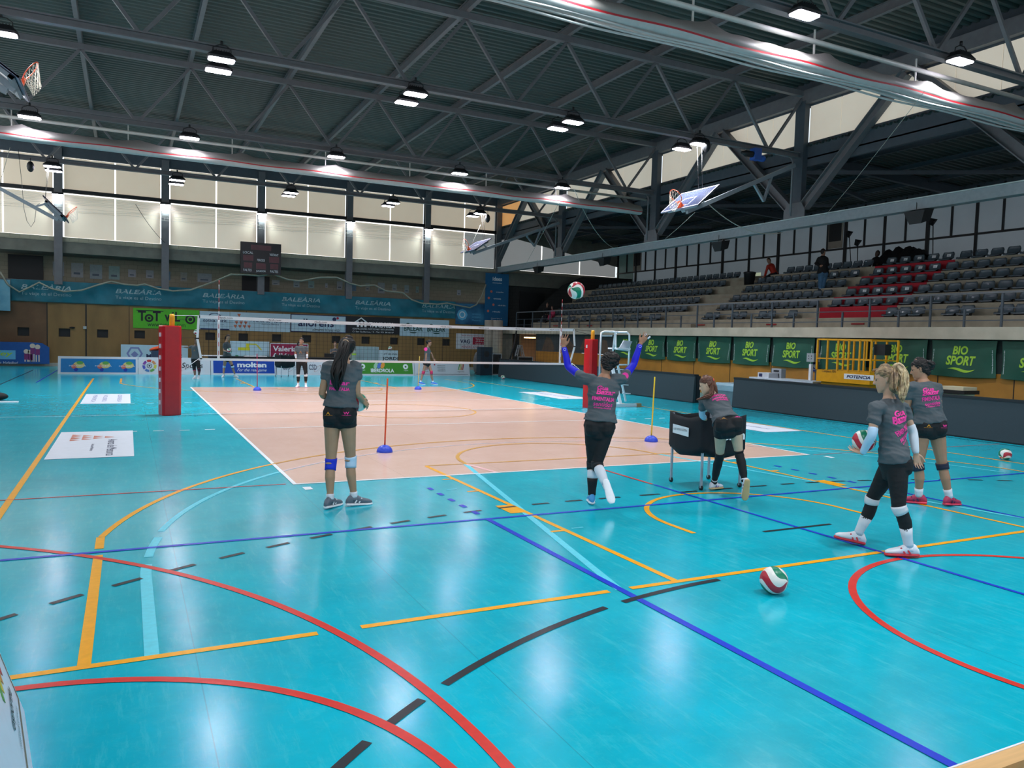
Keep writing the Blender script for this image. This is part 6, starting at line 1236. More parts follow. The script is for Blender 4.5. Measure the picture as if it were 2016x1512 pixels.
def fuse(mb, voxel, m, smooth=4, wrinkle=0.0, wscale=9.0, seed=0.0, inflate=0.0):
    """one continuous skin over the lofts"""
    me = mb.mesh('tmp'); o = bpy.data.objects.new('tmp', me); COL.objects.link(o)
    r = o.modifiers.new('r', 'REMESH'); r.mode = 'VOXEL'; r.voxel_size = voxel; r.adaptivity = 0.0
    if smooth: s_ = o.modifiers.new('s', 'SMOOTH'); s_.factor = 0.5; s_.iterations = smooth
    dg = bpy.context.evaluated_depsgraph_get(); dg.update()
    me2 = bpy.data.meshes.new_from_object(o.evaluated_get(dg)); bpy.data.objects.remove(o); bpy.data.meshes.remove(me)
    n = len(me2.vertices); co = np.zeros(n*3); me2.vertices.foreach_get('co', co); co = co.reshape(-1, 3)
    if wrinkle or inflate:
        no = np.zeros(n*3); me2.vertices.foreach_get('normal', no); no = no.reshape(-1, 3)
        for i in range(n):
            p = co[i]; w_ = 0.0
            if wrinkle:
                q = Vector((p[0]*wscale*0.8+p[2]*wscale*0.7+seed, p[1]*wscale*0.8, p[2]*wscale*1.7)); w_ = (1-abs(mnoise.noise(q))*2.2)+0.5*(1-abs(mnoise.noise(q*2.1))*2)
            co[i] = p+no[i]*(inflate+wrinkle*(w_-0.6))
        me2.vertices.foreach_set('co', co.ravel())
    me2.materials.clear(); me2.materials.append(m); me2.polygons.foreach_set('material_index', [0]*len(me2.polygons)); me2.polygons.foreach_set('use_smooth', [True]*len(me2.polygons)); me2.update()
    return me2
def link(me, name, parent=None, origin=None):
    me.name = name; o = bpy.data.objects.new(name, me); COL.objects.link(o)
    if origin is not None: me.transform(Matrix.Translation([-float(c) for c in origin])); o.location = [float(c) for c in origin]
    if parent is not None: o.parent = parent; o.matrix_parent_inverse = Matrix.Translation(-parent.location)
    return o
def skin(c): return mat('skin '+c, c, 0.5, var=0.05, scale=14)
GREY = mat('grey shirt', '#50575c', 0.85, var=0.1, scale=5, bump=0.15, bscale=60); BLACKC = mat('black sportswear', '#101216', 0.75, var=0.15, scale=8, bump=0.1); WHC = mat('white knit', '#cfd6df', 0.8, var=0.04); PINKP = mat('pink print', '#f53c9c', 0.6, var=0.05)
def hand(mb, w, d, palm, side, sc_=1.0, curl=0.35, spread=0.12, m=None, thumb_in=0.0):
    """palm and five fingers leaving the wrist w along d; palm = palm normal, side = towards the thumb"""
    d = unit(d); palm = unit(palm-d*(palm@d)); side = unit(side-d*(side@d)-palm*(side@palm)); s = sc_
    S = []
    for t, a, b in ((-0.01, 0.024, 0.018), (0.02, 0.031, 0.016), (0.055, 0.039, 0.015), (0.085, 0.038, 0.013)): S.append((w+d*t*s, side, palm, a*s, b*s))
    loft(mb, S, m, 12)
    L = (0.060, 0.074, 0.080, 0.072); offs = (-0.030, -0.0105, 0.0105, 0.030); R = (0.0072, 0.0084, 0.0088, 0.0086)
    for k in range(4):
        p = w+d*0.078*s+side*offs[k]*s; dd = unit(d+side*(offs[k]/0.03)*spread); pts = [p, ]; r_ = [R[k]*s*1.05]; l = L[k]*s
        c_ = curl*(1.15-0.1*k)
        for q, f in enumerate((0.45, 0.32, 0.25)):
            dd = unit(dd*math.cos(c_)+palm*math.sin(c_)); p = p+dd*l*f; pts.append(p); r_.append(R[k]*s*(1-0.1*(q+1)))
            palm2 = palm
        limb(mb, pts, r_, palm, m, 8)
    p = w+d*0.018*s+side*0.026*s; pts = [p, p+(d*0.022+side*0.022+palm*0.006)*s, p+(d*0.052+side*0.036+palm*(0.012+thumb_in))*s, p+(d*0.078+side*0.040+palm*(0.02+thumb_in*2))*s]
    limb(mb, pts, [0.013*s, 0.0115*s, 0.0095*s, 0.0078*s], palm, m, 8)
def head(mb, c, up, face, m, s=1.0):
    """skull, jaw, nose, ears; face = where it looks"""
    up = unit(up); face = unit(face-up*(face@up)); la = np.cross(face, up)
    S = []
    for h, a, b, o in ((-0.115, 0.030, 0.030, 0.055), (-0.10, 0.045, 0.055, 0.035), (-0.07, 0.058, 0.075, 0.02), (-0.03, 0.068, 0.088, 0.008), (0.01, 0.073, 0.093, 0.0), (0.05, 0.074, 0.094, -0.004), (0.08, 0.066, 0.082, -0.006), (0.105, 0.045, 0.055, -0.006)):
        S.append((c+up*h*s+face*o*s, la, face, a*s, b*s))
    loft(mb, S, m, 20)
    nb = c+face*0.088*s+up*0.012*s; limb(mb, [nb, nb+face*0.012*s-up*0.022*s, nb+face*0.020*s-up*0.042*s], [0.008*s, 0.010*s, 0.012*s], up, m, 10)
    for q in (-1, 1): limb(mb, [nb+la*q*0.012*s-up*0.044*s+face*0.006*s, nb+la*q*0.006*s-up*0.042*s+face*0.01*s], [0.008*s, 0.008*s], up, m, 8)
    for q in (-1, 1): limb(mb, [nb+la*q*0.006*s+up*0.006*s-face*0.004*s, nb+la*q*0.028*s+up*0.010*s-face*0.004*s, nb+la*q*0.05*s+up*0.002*s-face*0.022*s], [0.008*s, 0.009*s, 0.007*s], up, m, 8)
    mo = c+face*0.088*s-up*0.062*s; limb(mb, [mo-la*0.02*s-face*0.006*s, mo+face*0.003*s, mo+la*0.02*s-face*0.006*s], [0.006*s, 0.009*s, 0.006*s], up, m, 8)
    ch = c+face*0.075*s-up*0.105*s; limb(mb, [ch-la*0.014*s, ch+la*0.014*s], [0.016*s, 0.016*s], up, m, 8)
    for q in (-1, 1):
        e = c+la*q*0.073*s-face*0.006*s-up*0.008*s; loft(mb, [(e-up*0.028*s+face*0.004*s, face, la, 0.007*s, 0.006*s), (e-up*0.008*s, face, la, 0.014*s, 0.008*s), (e+up*0.014*s-face*0.006*s, face, la, 0.019*s, 0.010*s), (e+up*0.028*s-face*0.006*s, face, la, 0.012*s, 0.007*s)], m, 10)
    return la, up, face
class Person: pass
TORSO = [(-0.08, 0.140, 0.100), (-0.04, 0.166, 0.117), (0.03, 0.176, 0.122), (0.16, 0.160, 0.108), (0.30, 0.133, 0.092), (0.42, 0.126, 0.088), (0.56, 0.138, 0.096), (0.70, 0.152, 0.104), (0.82, 0.158, 0.100), (0.90, 0.150, 0.084), (0.96, 0.115, 0.070), (1.0, 0.070, 0.060)]
def person(J, label, cat='person', S=1.0, skin_c='#b48a6c', voxel=0.007, face=None, legs='shorts', shirt=GREY, near=True, hands=None, bust=0.0, legm=None, sleeve=0.55, hem=0.10, girth=1.0, nobuild=(), longsleeve=None, wr=0.012, shoe=None):
    """J: joints in hall coordinates. Returns object P with frames and part parent"""
    m = skin(skin_c); P = Person(); P.J = J; P.S = S; P.voxel = voxel
    hipc = (J['hl']+J['hr'])/2; shc = (J['sl']+J['sr'])/2; nk = J['neck']
    latH = unit(J['hr']-J['hl']); latS = unit(J['sr']-J['sl']); spine = nk-hipc; L = np.linalg.norm(spine); up = spine/L
    frS = unit(np.cross(up, latS)); frH = unit(np.cross(V3(0, 0, 1)*0.5+up*0.5, latH)); P.up, P.fr, P.lat, P.frH = up, frS, latS, frH; P.hipc = hipc
    def axes(t):
        k = min(1, max(0, t)); la = unit(latH*(1-k)+latS*k); fa = unit(np.cross(up, la)); return unit(np.cross(fa, up)), fa
    bow = J.get('bow', V3(0, 0, 0)); cen = lambda t: hipc+spine*t+bow*4*t*(1-t)+(-frS*0.012*math.sin(PI*min(1, max(0, t)))) 
    P.cen, P.axes, P.L = cen, axes, L
    g = girth*S
    mb = MB(); secs = []
    for t, a, b in TORSO: la, fa = axes(t); secs.append((cen(t), la, fa, a*g, b*g))
    loft(mb, secs, m, 20)
    for q in ('l', 'r'): # buttocks
        h = J['h'+q]; limb(mb, [h-frH*0.045*S+V3(0, 0, 0.05)*S, h-frH*0.05*S-V3(0, 0, 0.03)*S], [0.085*g, 0.085*g], frH, m, 14)
    hu = J.get('hup', unit(J['head']-nk)); f_ = face if face is not None else frS
    limb(mb, [nk-up*0.03*S, nk+hu*0.03*S, J['head']-hu*0.06*S-f_*0.015*S], [0.062*g, 0.050*S, 0.050*S], frS, m, 16)
    P.hla, P.hup, P.hface = head(mb, J['head'], hu, f_, m, S)
    arms = {}
    for q, sg in (('l', -1), ('r', 1)):
        s_, e_, w_ = J['s'+q], J['e'+q], J['w'+q]; root = shc+(s_-shc)*0.55-up*0.01
        pts, rr = spline([root, s_, s_*0.55+e_*0.45, e_, e_*0.65+w_*0.35, w_], [0.055*g, 0.052*g, 0.044*g, 0.037*S, 0.037*S, 0.0245*S], 3); limb(mb, pts, rr, frS if abs(unit(e_-s_)@frS) < 0.9 else up, m, 14); arms[q] = (pts, rr)
        d = unit(w_-e_); hd = J.get('hd'+q, d); pl = J.get('pn'+q, -latS*sg*-1 if False else (latS*(-sg))); td = J.get('th'+q, frS); cu = J.get('cu'+q, 0.3)
        hand(mb, w_, hd, pl, td, S*0.98, cu, J.get('sp'+q, 0.12), m, J.get('ti'+q, 0.0))
    P.arms = arms; lg = {}
    for q in 'lr':
        h, k, a = J['h'+q], J['k'+q], J['a'+q]; kf = unit(J['t'+q]-a) ; kf = unit(kf*0.4+frH*0.6)
        th = unit(k-h); sh = unit(a-k)
        ctrl = [h+V3(0, 0, 0.0), h*0.62+k*0.38, h*0.2+k*0.8+kf*0.004, k+kf*0.008, k*0.82+a*0.18-kf*0.008, k*0.6+a*0.4-kf*0.014, k*0.2+a*0.8-kf*0.002, a]
        rad = [0.090, 0.080, 0.060, 0.054, 0.051, 0.0535, 0.036, 0.034]; rad = [r_*g for r_ in rad]
        pts, rr = spline(ctrl, rad, 3); limb(mb, pts, rr, kf, m, 16); lg[q] = (pts, rr, kf)
        uu = J.get('fu'+q, V3(0, 0, 1)); limb(mb, [a-uu*0.02*S, a*0.65+J['t'+q]*0.35-uu*0.045*S], [0.034*S, 0.022*S], uu, m, 10)
    P.legs = lg
    P.body = link(fuse(mb, voxel, m, 3), 'person', None, V3(hipc[0], hipc[1], min(J['al'][2], J['ar'][2])-0.09)); tag(P.body, label, cat)
    # ---- clothes
    if shirt is not None:
        sb = MB(); ex = 0.016*S; secs = []
        for t, a, b in TORSO:
            if t < hem-0.06: continue
            la, fa = axes(t); fl = 0.016*(1-t) ; secs.append((cen(t)-up*0.0, la, fa, (a+fl)*g+ex*(1 if t < 0.93 else 0.3), (b+fl)*g+ex*(1 if t < 0.93 else 0.3)))
        la, fa = axes(hem); c_ = cen(hem); secs = [(c_, la, fa, 0.168*g+ex*1.5, 0.115*g+ex*1.5)]+[s_ for s_ in secs if (s_[0]-c_)@up > 0.02]
        loft(sb, secs, shirt, 24, rnd=False)
        for q in 'lr':
            pts, rr = arms[q]; e_ = J['e'+q]; s_ = J['s'+q]; dirv = unit(e_-s_); Lq = np.linalg.norm(e_-s_)
            lim = [(p, r_) for p, r_ in zip(pts, rr) if (p-s_)@dirv < sleeve*Lq]; end = s_+dirv*sleeve*Lq
            sl_ = longsleeve is None
            pp = [p for p, _ in lim]+[end]; rq = [r_+0.012*S for _, r_ in lim]+[0.058*g if sl_ else 0.05*g]
            limb(sb, pp, rq, frS if abs(dirv@frS) < 0.9 else up, shirt, 16)
        me = fuse(sb, max(voxel, 0.008), shirt, 4, wr, 5.5, seed=label.__len__()*1.7); P.shirt = link(me, 'shirt', P.body)
    def leg_part(q, s0, s1, mtl, name, ex=0.004, cap=0, wrk=0.0):
        """sleeve over the leg between hip(0) knee(1) ankle(2)"""
        h, k, a = J['h'+q], J['k'+q], J['a'+q]; pts, rr, kf = lg[q]; K = len(pts); sel = []
        def par(i): return i/(9.0) if i <= 9 else 1+(i-9)/(K-1-9.0)
        def at(sv):
            for i in range(K-1):
                if par(i) <= sv <= par(i+1)+1e-6: f = (sv-par(i))/(par(i+1)-par(i)); return pts[i]*(1-f)+pts[i+1]*f, rr[i]*(1-f)+rr[i+1]*f
            return pts[-1], rr[-1]
        n_ = max(3, int((s1-s0)*12)); sec = [at(s0+(s1-s0)*i/n_) for i in range(n_+1)]
        mb_ = MB(); P3 = [s_[0] for s_ in sec]; S_ = []
        for i, p in enumerate(P3):
            d = unit(P3[min(i+1, n_)]-P3[max(i-1, 0)]); la = unit(np.cross(d, kf)); fa = np.cross(la, d); wv = ex+(0.003*math.sin(i*2.1) if wrk else 0); S_.append((p, la, fa, sec[i][1]+wv, sec[i][1]+wv))
        loft(mb_, S_, mtl, 20, rnd=False); return mb_
    P.leg_part = leg_part
    def arm_part(q, s0, s1, mtl, ex=0.004):
        pts, rr = arms[q]; i0 = 3; K = len(pts)  # pts[3] is the shoulder, pts[9] the elbow
        par = lambda i: (i-3)/6.0 if i <= 9 else 1+(i-9)/(K-1-9.0)
        def at(sv):
            for i in range(K-1):
                if par(i) <= sv <= par(i+1)+1e-6: f = (sv-par(i))/(par(i+1)-par(i)); return pts[i]*(1-f)+pts[i+1]*f, rr[i]*(1-f)+rr[i+1]*f
            return pts[-1], rr[-1]
        n_ = 12; sec = [at(s0+(s1-s0)*i/n_) for i in range(n_+1)]; mb_ = MB(); limb(mb_, [s_[0] for s_ in sec], [s_[1]+ex for s_ in sec], frS if abs(unit(J['e'+q]-J['s'+q])@frS) < 0.9 else up, mtl, 18); return mb_
    P.arm_part = arm_part
    if legs:
        lb = MB(); m2 = legm or BLACKC; ex = max(0.007*S, voxel*1.1); cq_ = 0.085 if 'short' in J else 0.07; cr_ = hipc-UPV*cq_*S-frH*0.02*S; limb(lb, [cr_-latH*0.05*S, cr_+latH*0.05*S], [(0.003+cq_)*g]*2, UPV, m2, 14); secs = []
        top = 0.28 if legs != 'trousers' else 0.22
        for t in (-0.21, -0.14, -0.06, 0.03, 0.12, top):
            a = np.interp(t, [x[0] for x in TORSO], [x[1] for x in TORSO]); b = np.interp(t, [x[0] for x in TORSO], [x[2] for x in TORSO]); la, fa = axes(t); secs.append((cen(t), la, fa, a*g+ex, b*g+ex))
        secs[0] = (cen(-0.20), secs[0][1], secs[0][2], 0.115*g, 0.10*g); la, fa = axes(0); secs.insert(0, (cen(-0.225), la, fa, 0.07*g, 0.07*g)); loft(lb, secs, m2, 24, rnd=False)
        for q in 'lr':
            h = J['h'+q]; limb(lb, [h-frH*0.045*S+V3(0, 0, 0.05)*S, h-frH*0.05*S-V3(0, 0, 0.03)*S], [0.085*g+ex]*2, frH, m2, 14)
            s1 = {'shorts': J.get('short', 0.215), 'leggings': 1.62, 'tights': 1.25, 'trousers': 1.93}[legs]; pp = leg_part(q, 0.0, s1, m2, 'x', ex if legs != 'trousers' else 0.022); lb.add(pp.v, pp.f, m2, True)
        nm = {'shorts': 'shorts', 'leggings': 'leggings', 'tights': 'leggings', 'trousers': 'trousers'}[legs]
        P.pants = link(fuse(lb, max(voxel, 0.007), m2, 3, 0.0015, 14.0), nm, P.body)
    if shoe is None: shoe = ('#d8dce2', '#e8eaee', None)
    for q in 'lr':
        if 'noshoe' in J: break
        a, tt = J['a'+q], J['t'+q]; f = unit(tt-a); up_ = J.get('fu'+q, V3(0, 0, 1)); up_ = unit(up_-f*(up_@f)); la = np.cross(f, up_); SH = S
        base = a-up_*0.075*SH
        m_up = mat('shoe '+shoe[0], shoe[0], 0.5, var=0.04); m_so = mat('sole '+shoe[1], shoe[1], 0.5); mb_ = MB(); so = MB(); S1 = []; S2 = []
        prof = [(-0.075, 0.026, 0.030), (-0.06, 0.033, 0.045), (-0.02, 0.036, 0.058), (0.03, 0.038, 0.052), (0.08, 0.042, 0.036), (0.13, 0.046, 0.028), (0.17, 0.042, 0.023), (0.197, 0.028, 0.016)]
        for x, w_, h_ in prof: S1.append((base+f*x*SH+up_*(0.012+h_*0.8)*SH, la, up_, w_*SH, h_*SH)); S2.append((base+f*(x*1.03)*SH+up_*0.002*SH, la, up_, (w_+0.004)*SH, 0.017*SH))
        loft(mb_, S1, m_up, 16); loft(mb_, [(a-up_*0.035*SH, la, f, 0.040*SH, 0.048*SH), (a-up_*0.0*SH, la, f, 0.040*SH, 0.046*SH)], m_up, 14, rnd=False)
        sh_o = link(mb_.mesh('shoe'), 'shoe', P.body); loft(so, S2, m_so, 16); so_o = link(so.mesh('sole'), 'sole', sh_o)
        if shoe[2]: st = MB(); 
        if shoe[2]:
            m3 = mat('shoe accent '+shoe[2], shoe[2], 0.45)
            for sd in (-1, 1):
                for x0 in (0.0, 0.045): st.bar(base+f*x0*SH+la*sd*0.040*SH+up_*0.02*SH, base+f*(x0+0.035)*SH+la*sd*0.030*SH+up_*0.072*SH, 0.014*SH, 0.006*SH, m3, hint=la)
            for k in range(4): st.bar(base+f*(0.03+0.02*k)*SH-la*0.02*SH+up_*(0.098-0.012*k)*SH, base+f*(0.03+0.02*k)*SH+la*0.02*SH+up_*(0.098-0.012*k)*SH, 0.005*SH, 0.005*SH, WHC)
            link(st.mesh('shoe_stripe'), 'shoe_stripe', sh_o)
        P.so = so_o
        sk_ = leg_part(q, 1.80 if legs != 'trousers' else 1.9, 2.0, WHC, 'sock', 0.006); link(sk_.mesh('sock'), 'sock', P.body)
    return P
def add(P, mb, name, parent=None, label=None):
    o = link(mb.mesh(name), name, parent or P.body)
    if label: o['label'] = label
    return o
def cap_hair(P, m, vol=0.012, seed=0, back=1.0, voxel=None, rough=0.006):
    """hair over the skull, leaving the face free"""
    J, S = P.J, P.S; c = J['head']; up, fa, la = P.hup, P.hface, P.hla; mb = MB()
    loft(mb, [(c-fa*0.045*S-up*0.055*S, la, fa, 0.055*S, 0.045*S+vol*0.5), (c-fa*0.03*S-up*0.02*S, la, fa, 0.070*S+vol*0.5, 0.066*S+vol*0.5), (c-fa*0.018*S+up*0.03*S, la, fa, 0.074*S+vol, 0.080*S+vol), (c-fa*0.010*S+up*0.065*S, la, fa, 0.072*S+vol, 0.086*S+vol), (c-fa*0.008*S+up*0.095*S, la, fa, 0.058*S+vol, 0.068*S+vol), (c-fa*0.008*S+up*0.115*S, la, fa, 0.030*S+vol, 0.038*S+vol)], m, 20)
    return link(fuse(mb, voxel or max(P.voxel, 0.006), m, 2, rough, 30.0, seed), 'hair', P.body)
def pony(P, pts, rad, m, name='ponytail', strands=14, seed=1, flat=0.7):
    rng = random.Random(seed); mb = MB(); pp, rr = spline(pts, rad, 5); K = len(pp); bf = P.hface
    limb(mb, pp, [r_*0.8 for r_ in rr], P.hla, m, 14, flat)
    for s_ in range(strands):
        a = 2*PI*s_/strands+rng.random()*0.4; q = []; ph = rng.random()*6; k2 = 0.72+0.3*rng.random(); n_ = int(K*(0.85+0.15*rng.random()))
        for i in range(n_):
            d = unit(pp[min(i+1, K-1)]-pp[max(i-1, 0)]); l1 = unit(np.cross(d, P.hla)); l2 = np.cross(l1, d); q.append(pp[i]+(l1*math.cos(a+0.3*math.sin(i*0.5+ph))*flat+l2*math.sin(a+0.3*math.sin(i*0.5+ph)))*rr[i]*k2)
        th = 0.30*max(rr)*0.75; limb(mb, q, [th*(1-0.75*(i/n_)**2) for i in range(n_)], P.hla, m, 6)
    o = link(mb.mesh(name), name, P.body); return o
def curls(P, c, r, m, n=60, seed=2, sx=1.0, name='curls', size=0.02):
    rng = random.Random(seed); mb = MB()
    for _ in range(n):
        v = unit(V3(rng.gauss(0, 1), rng.gauss(0, 1), rng.gauss(0, 1))); p = c+P.hla*v[0]*r*sx+P.hface*v[1]*r+P.hup*v[2]*r*0.95
        mb.ball(p, size*(0.7+0.6*rng.random()), m, 8, 5, (1, 1, 0.8), None)
    mb.ball(c, r, m, 14, 10)
    return link(fuse(mb, 0.007, m, 1, 0.004, 40), name, P.body)
def project_print(P, items, name='shirt_print', back=True, onto=None, mtl=None):
    """lettering pressed on the shirt: items (text, height above hips as a share of the spine, lateral offset, height, width, weight, slant)"""
    me = (onto or P.shirt).data; vs = [v.co[:] for v in me.vertices]; fs = [tuple(p.vertices) for p in me.polygons]; bvh = BVHTree.FromPolygons(vs, fs)
    mb = MB(); dirn = -P.fr if back else P.fr
    for it in items:
        s_, t, lx, h, w_, wt, sl = it[:7]; la, fa = P.axes(t); c = P.cen(t)+dirn*0.6; X = la if back else -la; Y = P.up
        co, size, tf = text_shape(s_, wt, sl); ky = h/size[1]; kx = w_/size[0]; tilt = it[7] if len(it) > 7 else 0
        X, Y = X*math.cos(tilt)+Y*math.sin(tilt), Y*math.cos(tilt)-X*math.sin(tilt)
        pts = []; ok = True
        for p in co:
            o_ = c+X*(p[0]*kx-w_/2+lx)+Y*(p[1]*ky); hit = bvh.ray_cast(Vector(o_), Vector(-dirn))
            if hit[0] is None: ok = False; pts.append(o_-dirn*0.5); continue
            pts.append(np.array(hit[0])+dirn*0.0045)
        if ok: mb.add(pts, tf, mtl or PINKP)
    if mb.v: return link(mb.mesh(name), name, P.body)
def rect_print(P, t, lx, h, w_, mb, m_, tilt=0.0, back=True):
    bvh = rect_print.cache.get(id(P))
    if bvh is None: me = P.shirt.data; bvh = BVHTree.FromPolygons([v.co[:] for v in me.vertices], [tuple(p.vertices) for p in me.polygons]); rect_print.cache[id(P)] = bvh
    dirn = -P.fr if back else P.fr; la, fa = P.axes(t); c = P.cen(t)+dirn*0.6; X = la if back else -la; Y = P.up; X, Y = X*math.cos(tilt)+Y*math.sin(tilt), Y*math.cos(tilt)-X*math.sin(tilt); n_ = 10; vs = []
    for j in range(3):
        for i in range(n_+1):
            o_ = c+X*(w_*(i/n_-0.5)+lx)+Y*h*(j/2); hit = bvh.ray_cast(Vector(o_), Vector(-dirn)); 
            if hit[0] is None: return
            vs.append(np.array(hit[0])+dirn*0.003)
    mb.add(vs, [(j*(n_+1)+i, j*(n_+1)+i+1, (j+1)*(n_+1)+i+1, (j+1)*(n_+1)+i) for j in range(2) for i in range(n_)], m_)
rect_print.cache = {}
# joints from the photograph: pixel and distance along the view
def joints(D, **k):
    J = {}
    for n_, v in k.items():
        J[n_] = at_d(v[0], v[1], D+(v[2] if len(v) > 2 else 0)) if isinstance(v, tuple) else v
    return J
FWD, RGT, UPV = FW*V3(1, 1, 0)/np.linalg.norm(FW[:2]), RT*V3(1, 1, 0)/np.linalg.norm(RT[:2]), V3(0, 0, 1)
def pants_logo(P, q, m_, name='shorts_logo'):
    me = P.pants.data; bvh = BVHTree.FromPolygons([v.co[:] for v in me.vertices], [tuple(p.vertices) for p in me.polygons]); mb = MB()
    for sx, mm, s_ in ((-1, mat('ochre print', '#c98a1c', 0.6), 'A'), (1, PINKP, 'W')):
        c = P.hipc+P.lat*sx*0.095*P.S+UPV*0.015-P.fr*0.6; co, size, tf = text_shape(s_, 0.02, 0); pts = []
        for s2, w_, h_, dz in ((s_, 0.045 if sx < 0 else 0.06, 0.03, 0.0), ('VOLEIBOL', 0.1, 0.007, -0.012)):
            co, size, tf = text_shape(s2, 0.02 if s2 == s_ else 0, 0); pts = []; ok = True
            for p in co:
                hit = bvh.ray_cast(Vector(c+P.lat*(p[0]*w_/size[0]-w_/2)+UPV*(p[1]*h_/size[1]+dz)), Vector(P.fr))
                if hit[0] is None: ok = False; break
                pts.append(np.array(hit[0])-P.fr*0.004)
            if ok: mb.add(pts, tf, mm)
    if mb.v: link(mb.mesh(name), name, P.body)
# ---- A: ponytailed player, back to us, ball in front
J = joints(8.42, head=(682, 686), neck=(676, 711), sl=(646, 722), sr=(701, 722), el=(634, 776, -0.02), er=(703, 775, 0.02), wl=(662, 792, 0.22), wr=(714, 788, 0.14),
    hl=(655, 818), hr=(684, 818), kl=(651, 911, 0.02), kr=(690, 906, 0.10), al=(650, 983, -0.02), ar=(697, 972, 0.12))
J['tl'] = J['al']+unit(FWD*0.9+RGT*0.35)*0.2-UPV*0.0; J['tr'] = J['ar']+unit(FWD*0.55+RGT*0.85)*0.2; J['hdr'] = unit(FWD*0.5+RGT*0.35-UPV*0.45); J['pnr'] = unit(-RGT*0.9+FWD*0.1); J['thr'] = unit(UPV*0.6+FWD*0.5); J['cur'] = 0.3
J['hdl'] = unit(FWD*0.6+RGT*0.5); J['pnl'] = RGT; J['thl'] = UPV; J['al'] = V3(J['al'][0], J['al'][1], 0.095); J['ar'] = V3(J['ar'][0], J['ar'][1], 0.095); J['tl'][2] = 0.085; J['tr'][2] = 0.085
A = person(J, 'dark ponytailed player in grey shirt and black shorts holding a ball, seen from behind', S=1.03, skin_c='#a88468', face=unit(FWD-RGT*0.1), voxel=0.006, shoe=('#5c6672', '#e4e6ea', '#d8dde2'), hem=0.16, sleeve=0.38)
HDK = mat('dark brown hair', '#150e0c', 0.6, var=0.4, scale=30, stretch=(8, 8, 1)); cap_hair(A, HDK, 0.012)
b0 = J['head']-A.hface*0.095+UPV*0.055; d0 = lambda u_, v_, q: at_d(u_, v_, 8.42+q)
pony(A, [b0, d0(676, 690, -0.16), d0(670, 712, -0.17), d0(664, 735, -0.19), d0(663, 752, -0.17), d0(664, 768, -0.15)], [0.035, 0.05, 0.065, 0.07, 0.055, 0.02], HDK, strands=20)
add(A, MB().tube([b0+A.hla*0.035*math.cos(a)+A.hup*0.035*math.sin(a)-A.hface*0.012 for a in np.linspace(0, 2*PI, 15)[:-1]], 0.007, mat('hair band', '#b99a7c', 0.6), 6, closed=True), 'hair_band')
KBL = mat('blue knee brace', '#1430c0', 0.7, var=0.05, bump=0.1); KWH = mat('pale blue knee brace', '#b4cfe6', 0.7, var=0.04, bump=0.1)
add(A, A.leg_part('l', 0.83, 1.28, KBL, 'k', 0.008), 'knee_brace', label='blue knee brace'); add(A, A.leg_part('r', 0.83, 1.28, KWH, 'k', 0.008), 'knee_brace', label='pale blue knee brace')
for q in 'lr': k_ = J['k'+q]; n__ = -A.legs[q][2]; add(A, MB().ball(k_+n__*0.060, 0.022, skin('#a88468'), 12, 8, (1.5, 0.3, 0.5), ax=np.stack([RGT, n__, UPV], 1)), 'brace_opening')
project_print(A, [('Bazar', 0.56, 0.0, 0.05, 0.22, 0.03, 0.1), ('FIMENTALIA', 0.46, 0.0, 0.035, 0.22, 0.03, 0)]); pants_logo(A, 0, None)
bp_ = d0(705, 792, 0.26); ball(bp_, (2.2, 0.3, 1.9), 'volleyball held in front by the ponytailed player')
# ---- B: setter with raised arms and blue sleeves
J = joints(8.95, head=(1197, 716, 0.03), neck=(1190, 742), sl=(1151, 745), sr=(1226, 745), el=(1119, 722, 0.17), er=(1247, 718, 0.19), wl=(1110, 682, 0.2), wr=(1261, 676, 0.2),
    hl=(1167, 843), hr=(1193, 843), kl=(1167, 914, 0.08), kr=(1175, 914, 0.0), al=(1165, 977, 0.05), ar=(1196, 962, -0.22))
J['tl'] = J['al']+FWD*0.2; J['hdl'] = unit(UPV-RGT*0.05+FWD*0.1); J['hdr'] = unit(UPV*0.8+RGT*0.6+FWD*0.1); J['pnl'] = unit(RGT*0.4+FWD*0.9); J['pnr'] = unit(-RGT*0.3+FWD*0.9); J['thl'] = unit(RGT+UPV*0.2); J['thr'] = unit(-RGT+UPV*0.3); J['cul'] = 0.25; J['cur'] = 0.2; J['spl'] = 0.35; J['spr'] = 0.3
J['al'] = V3(J['al'][0], J['al'][1], 0.095); J['tl'][2] = 0.085; ft = at_d(1206, 992, 8.62); J['tr'] = J['ar']+unit(at_d(1207, 1000, 8.95-0.34)-J['ar'])*0.2; J['fur'] = FWD
B = person(J, 'player with raised blue-sleeved arms and black leggings, seen from behind', S=1.0, skin_c='#9c6f55', face=FWD, voxel=0.006, legs='tights', shoe=('#3f96d2', '#e6eaf0', '#dfe6ee'), hem=0.14, sleeve=0.30, girth=1.04)
HBK = mat('black curly hair', '#120d0c', 0.6, var=0.4, scale=40); cap_hair(B, HBK, 0.02, rough=0.012); curls(B, J['head']-B.hface*0.03+B.hup*0.05+B.hla*0.02, 0.085, HBK, 90, 4, 1.0, size=0.022); 
SLV = mat('bright blue sleeve', '#1010c4', 0.6, var=0.05); 
for q in 'lr':
    o_ = add(B, B.arm_part(q, 0.52, 1.9, SLV, 0.004), 'arm_sleeve', label='bright blue compression sleeve')
    w_ = J['w'+q]*0.86+J['e'+q]*0.14; add(B, MB().disc(w_-FWD*0.037, RGT, UPV, 0.016, WHC, r0=0.012), 'sleeve_logo', o_)
pc = MB(); pc.disc(J['sr']*0.86+J['er']*0.14-FWD*0.068+UPV*0.01, RGT, UPV, 0.04, PINKP); add(B, pc, 'shoulder_patch')
wr_ = J['wr']; hd = J['hdr']; sd = unit(-RGT+UPV*0.3); sd = unit(sd-hd*(sd@hd)); tape = MB()
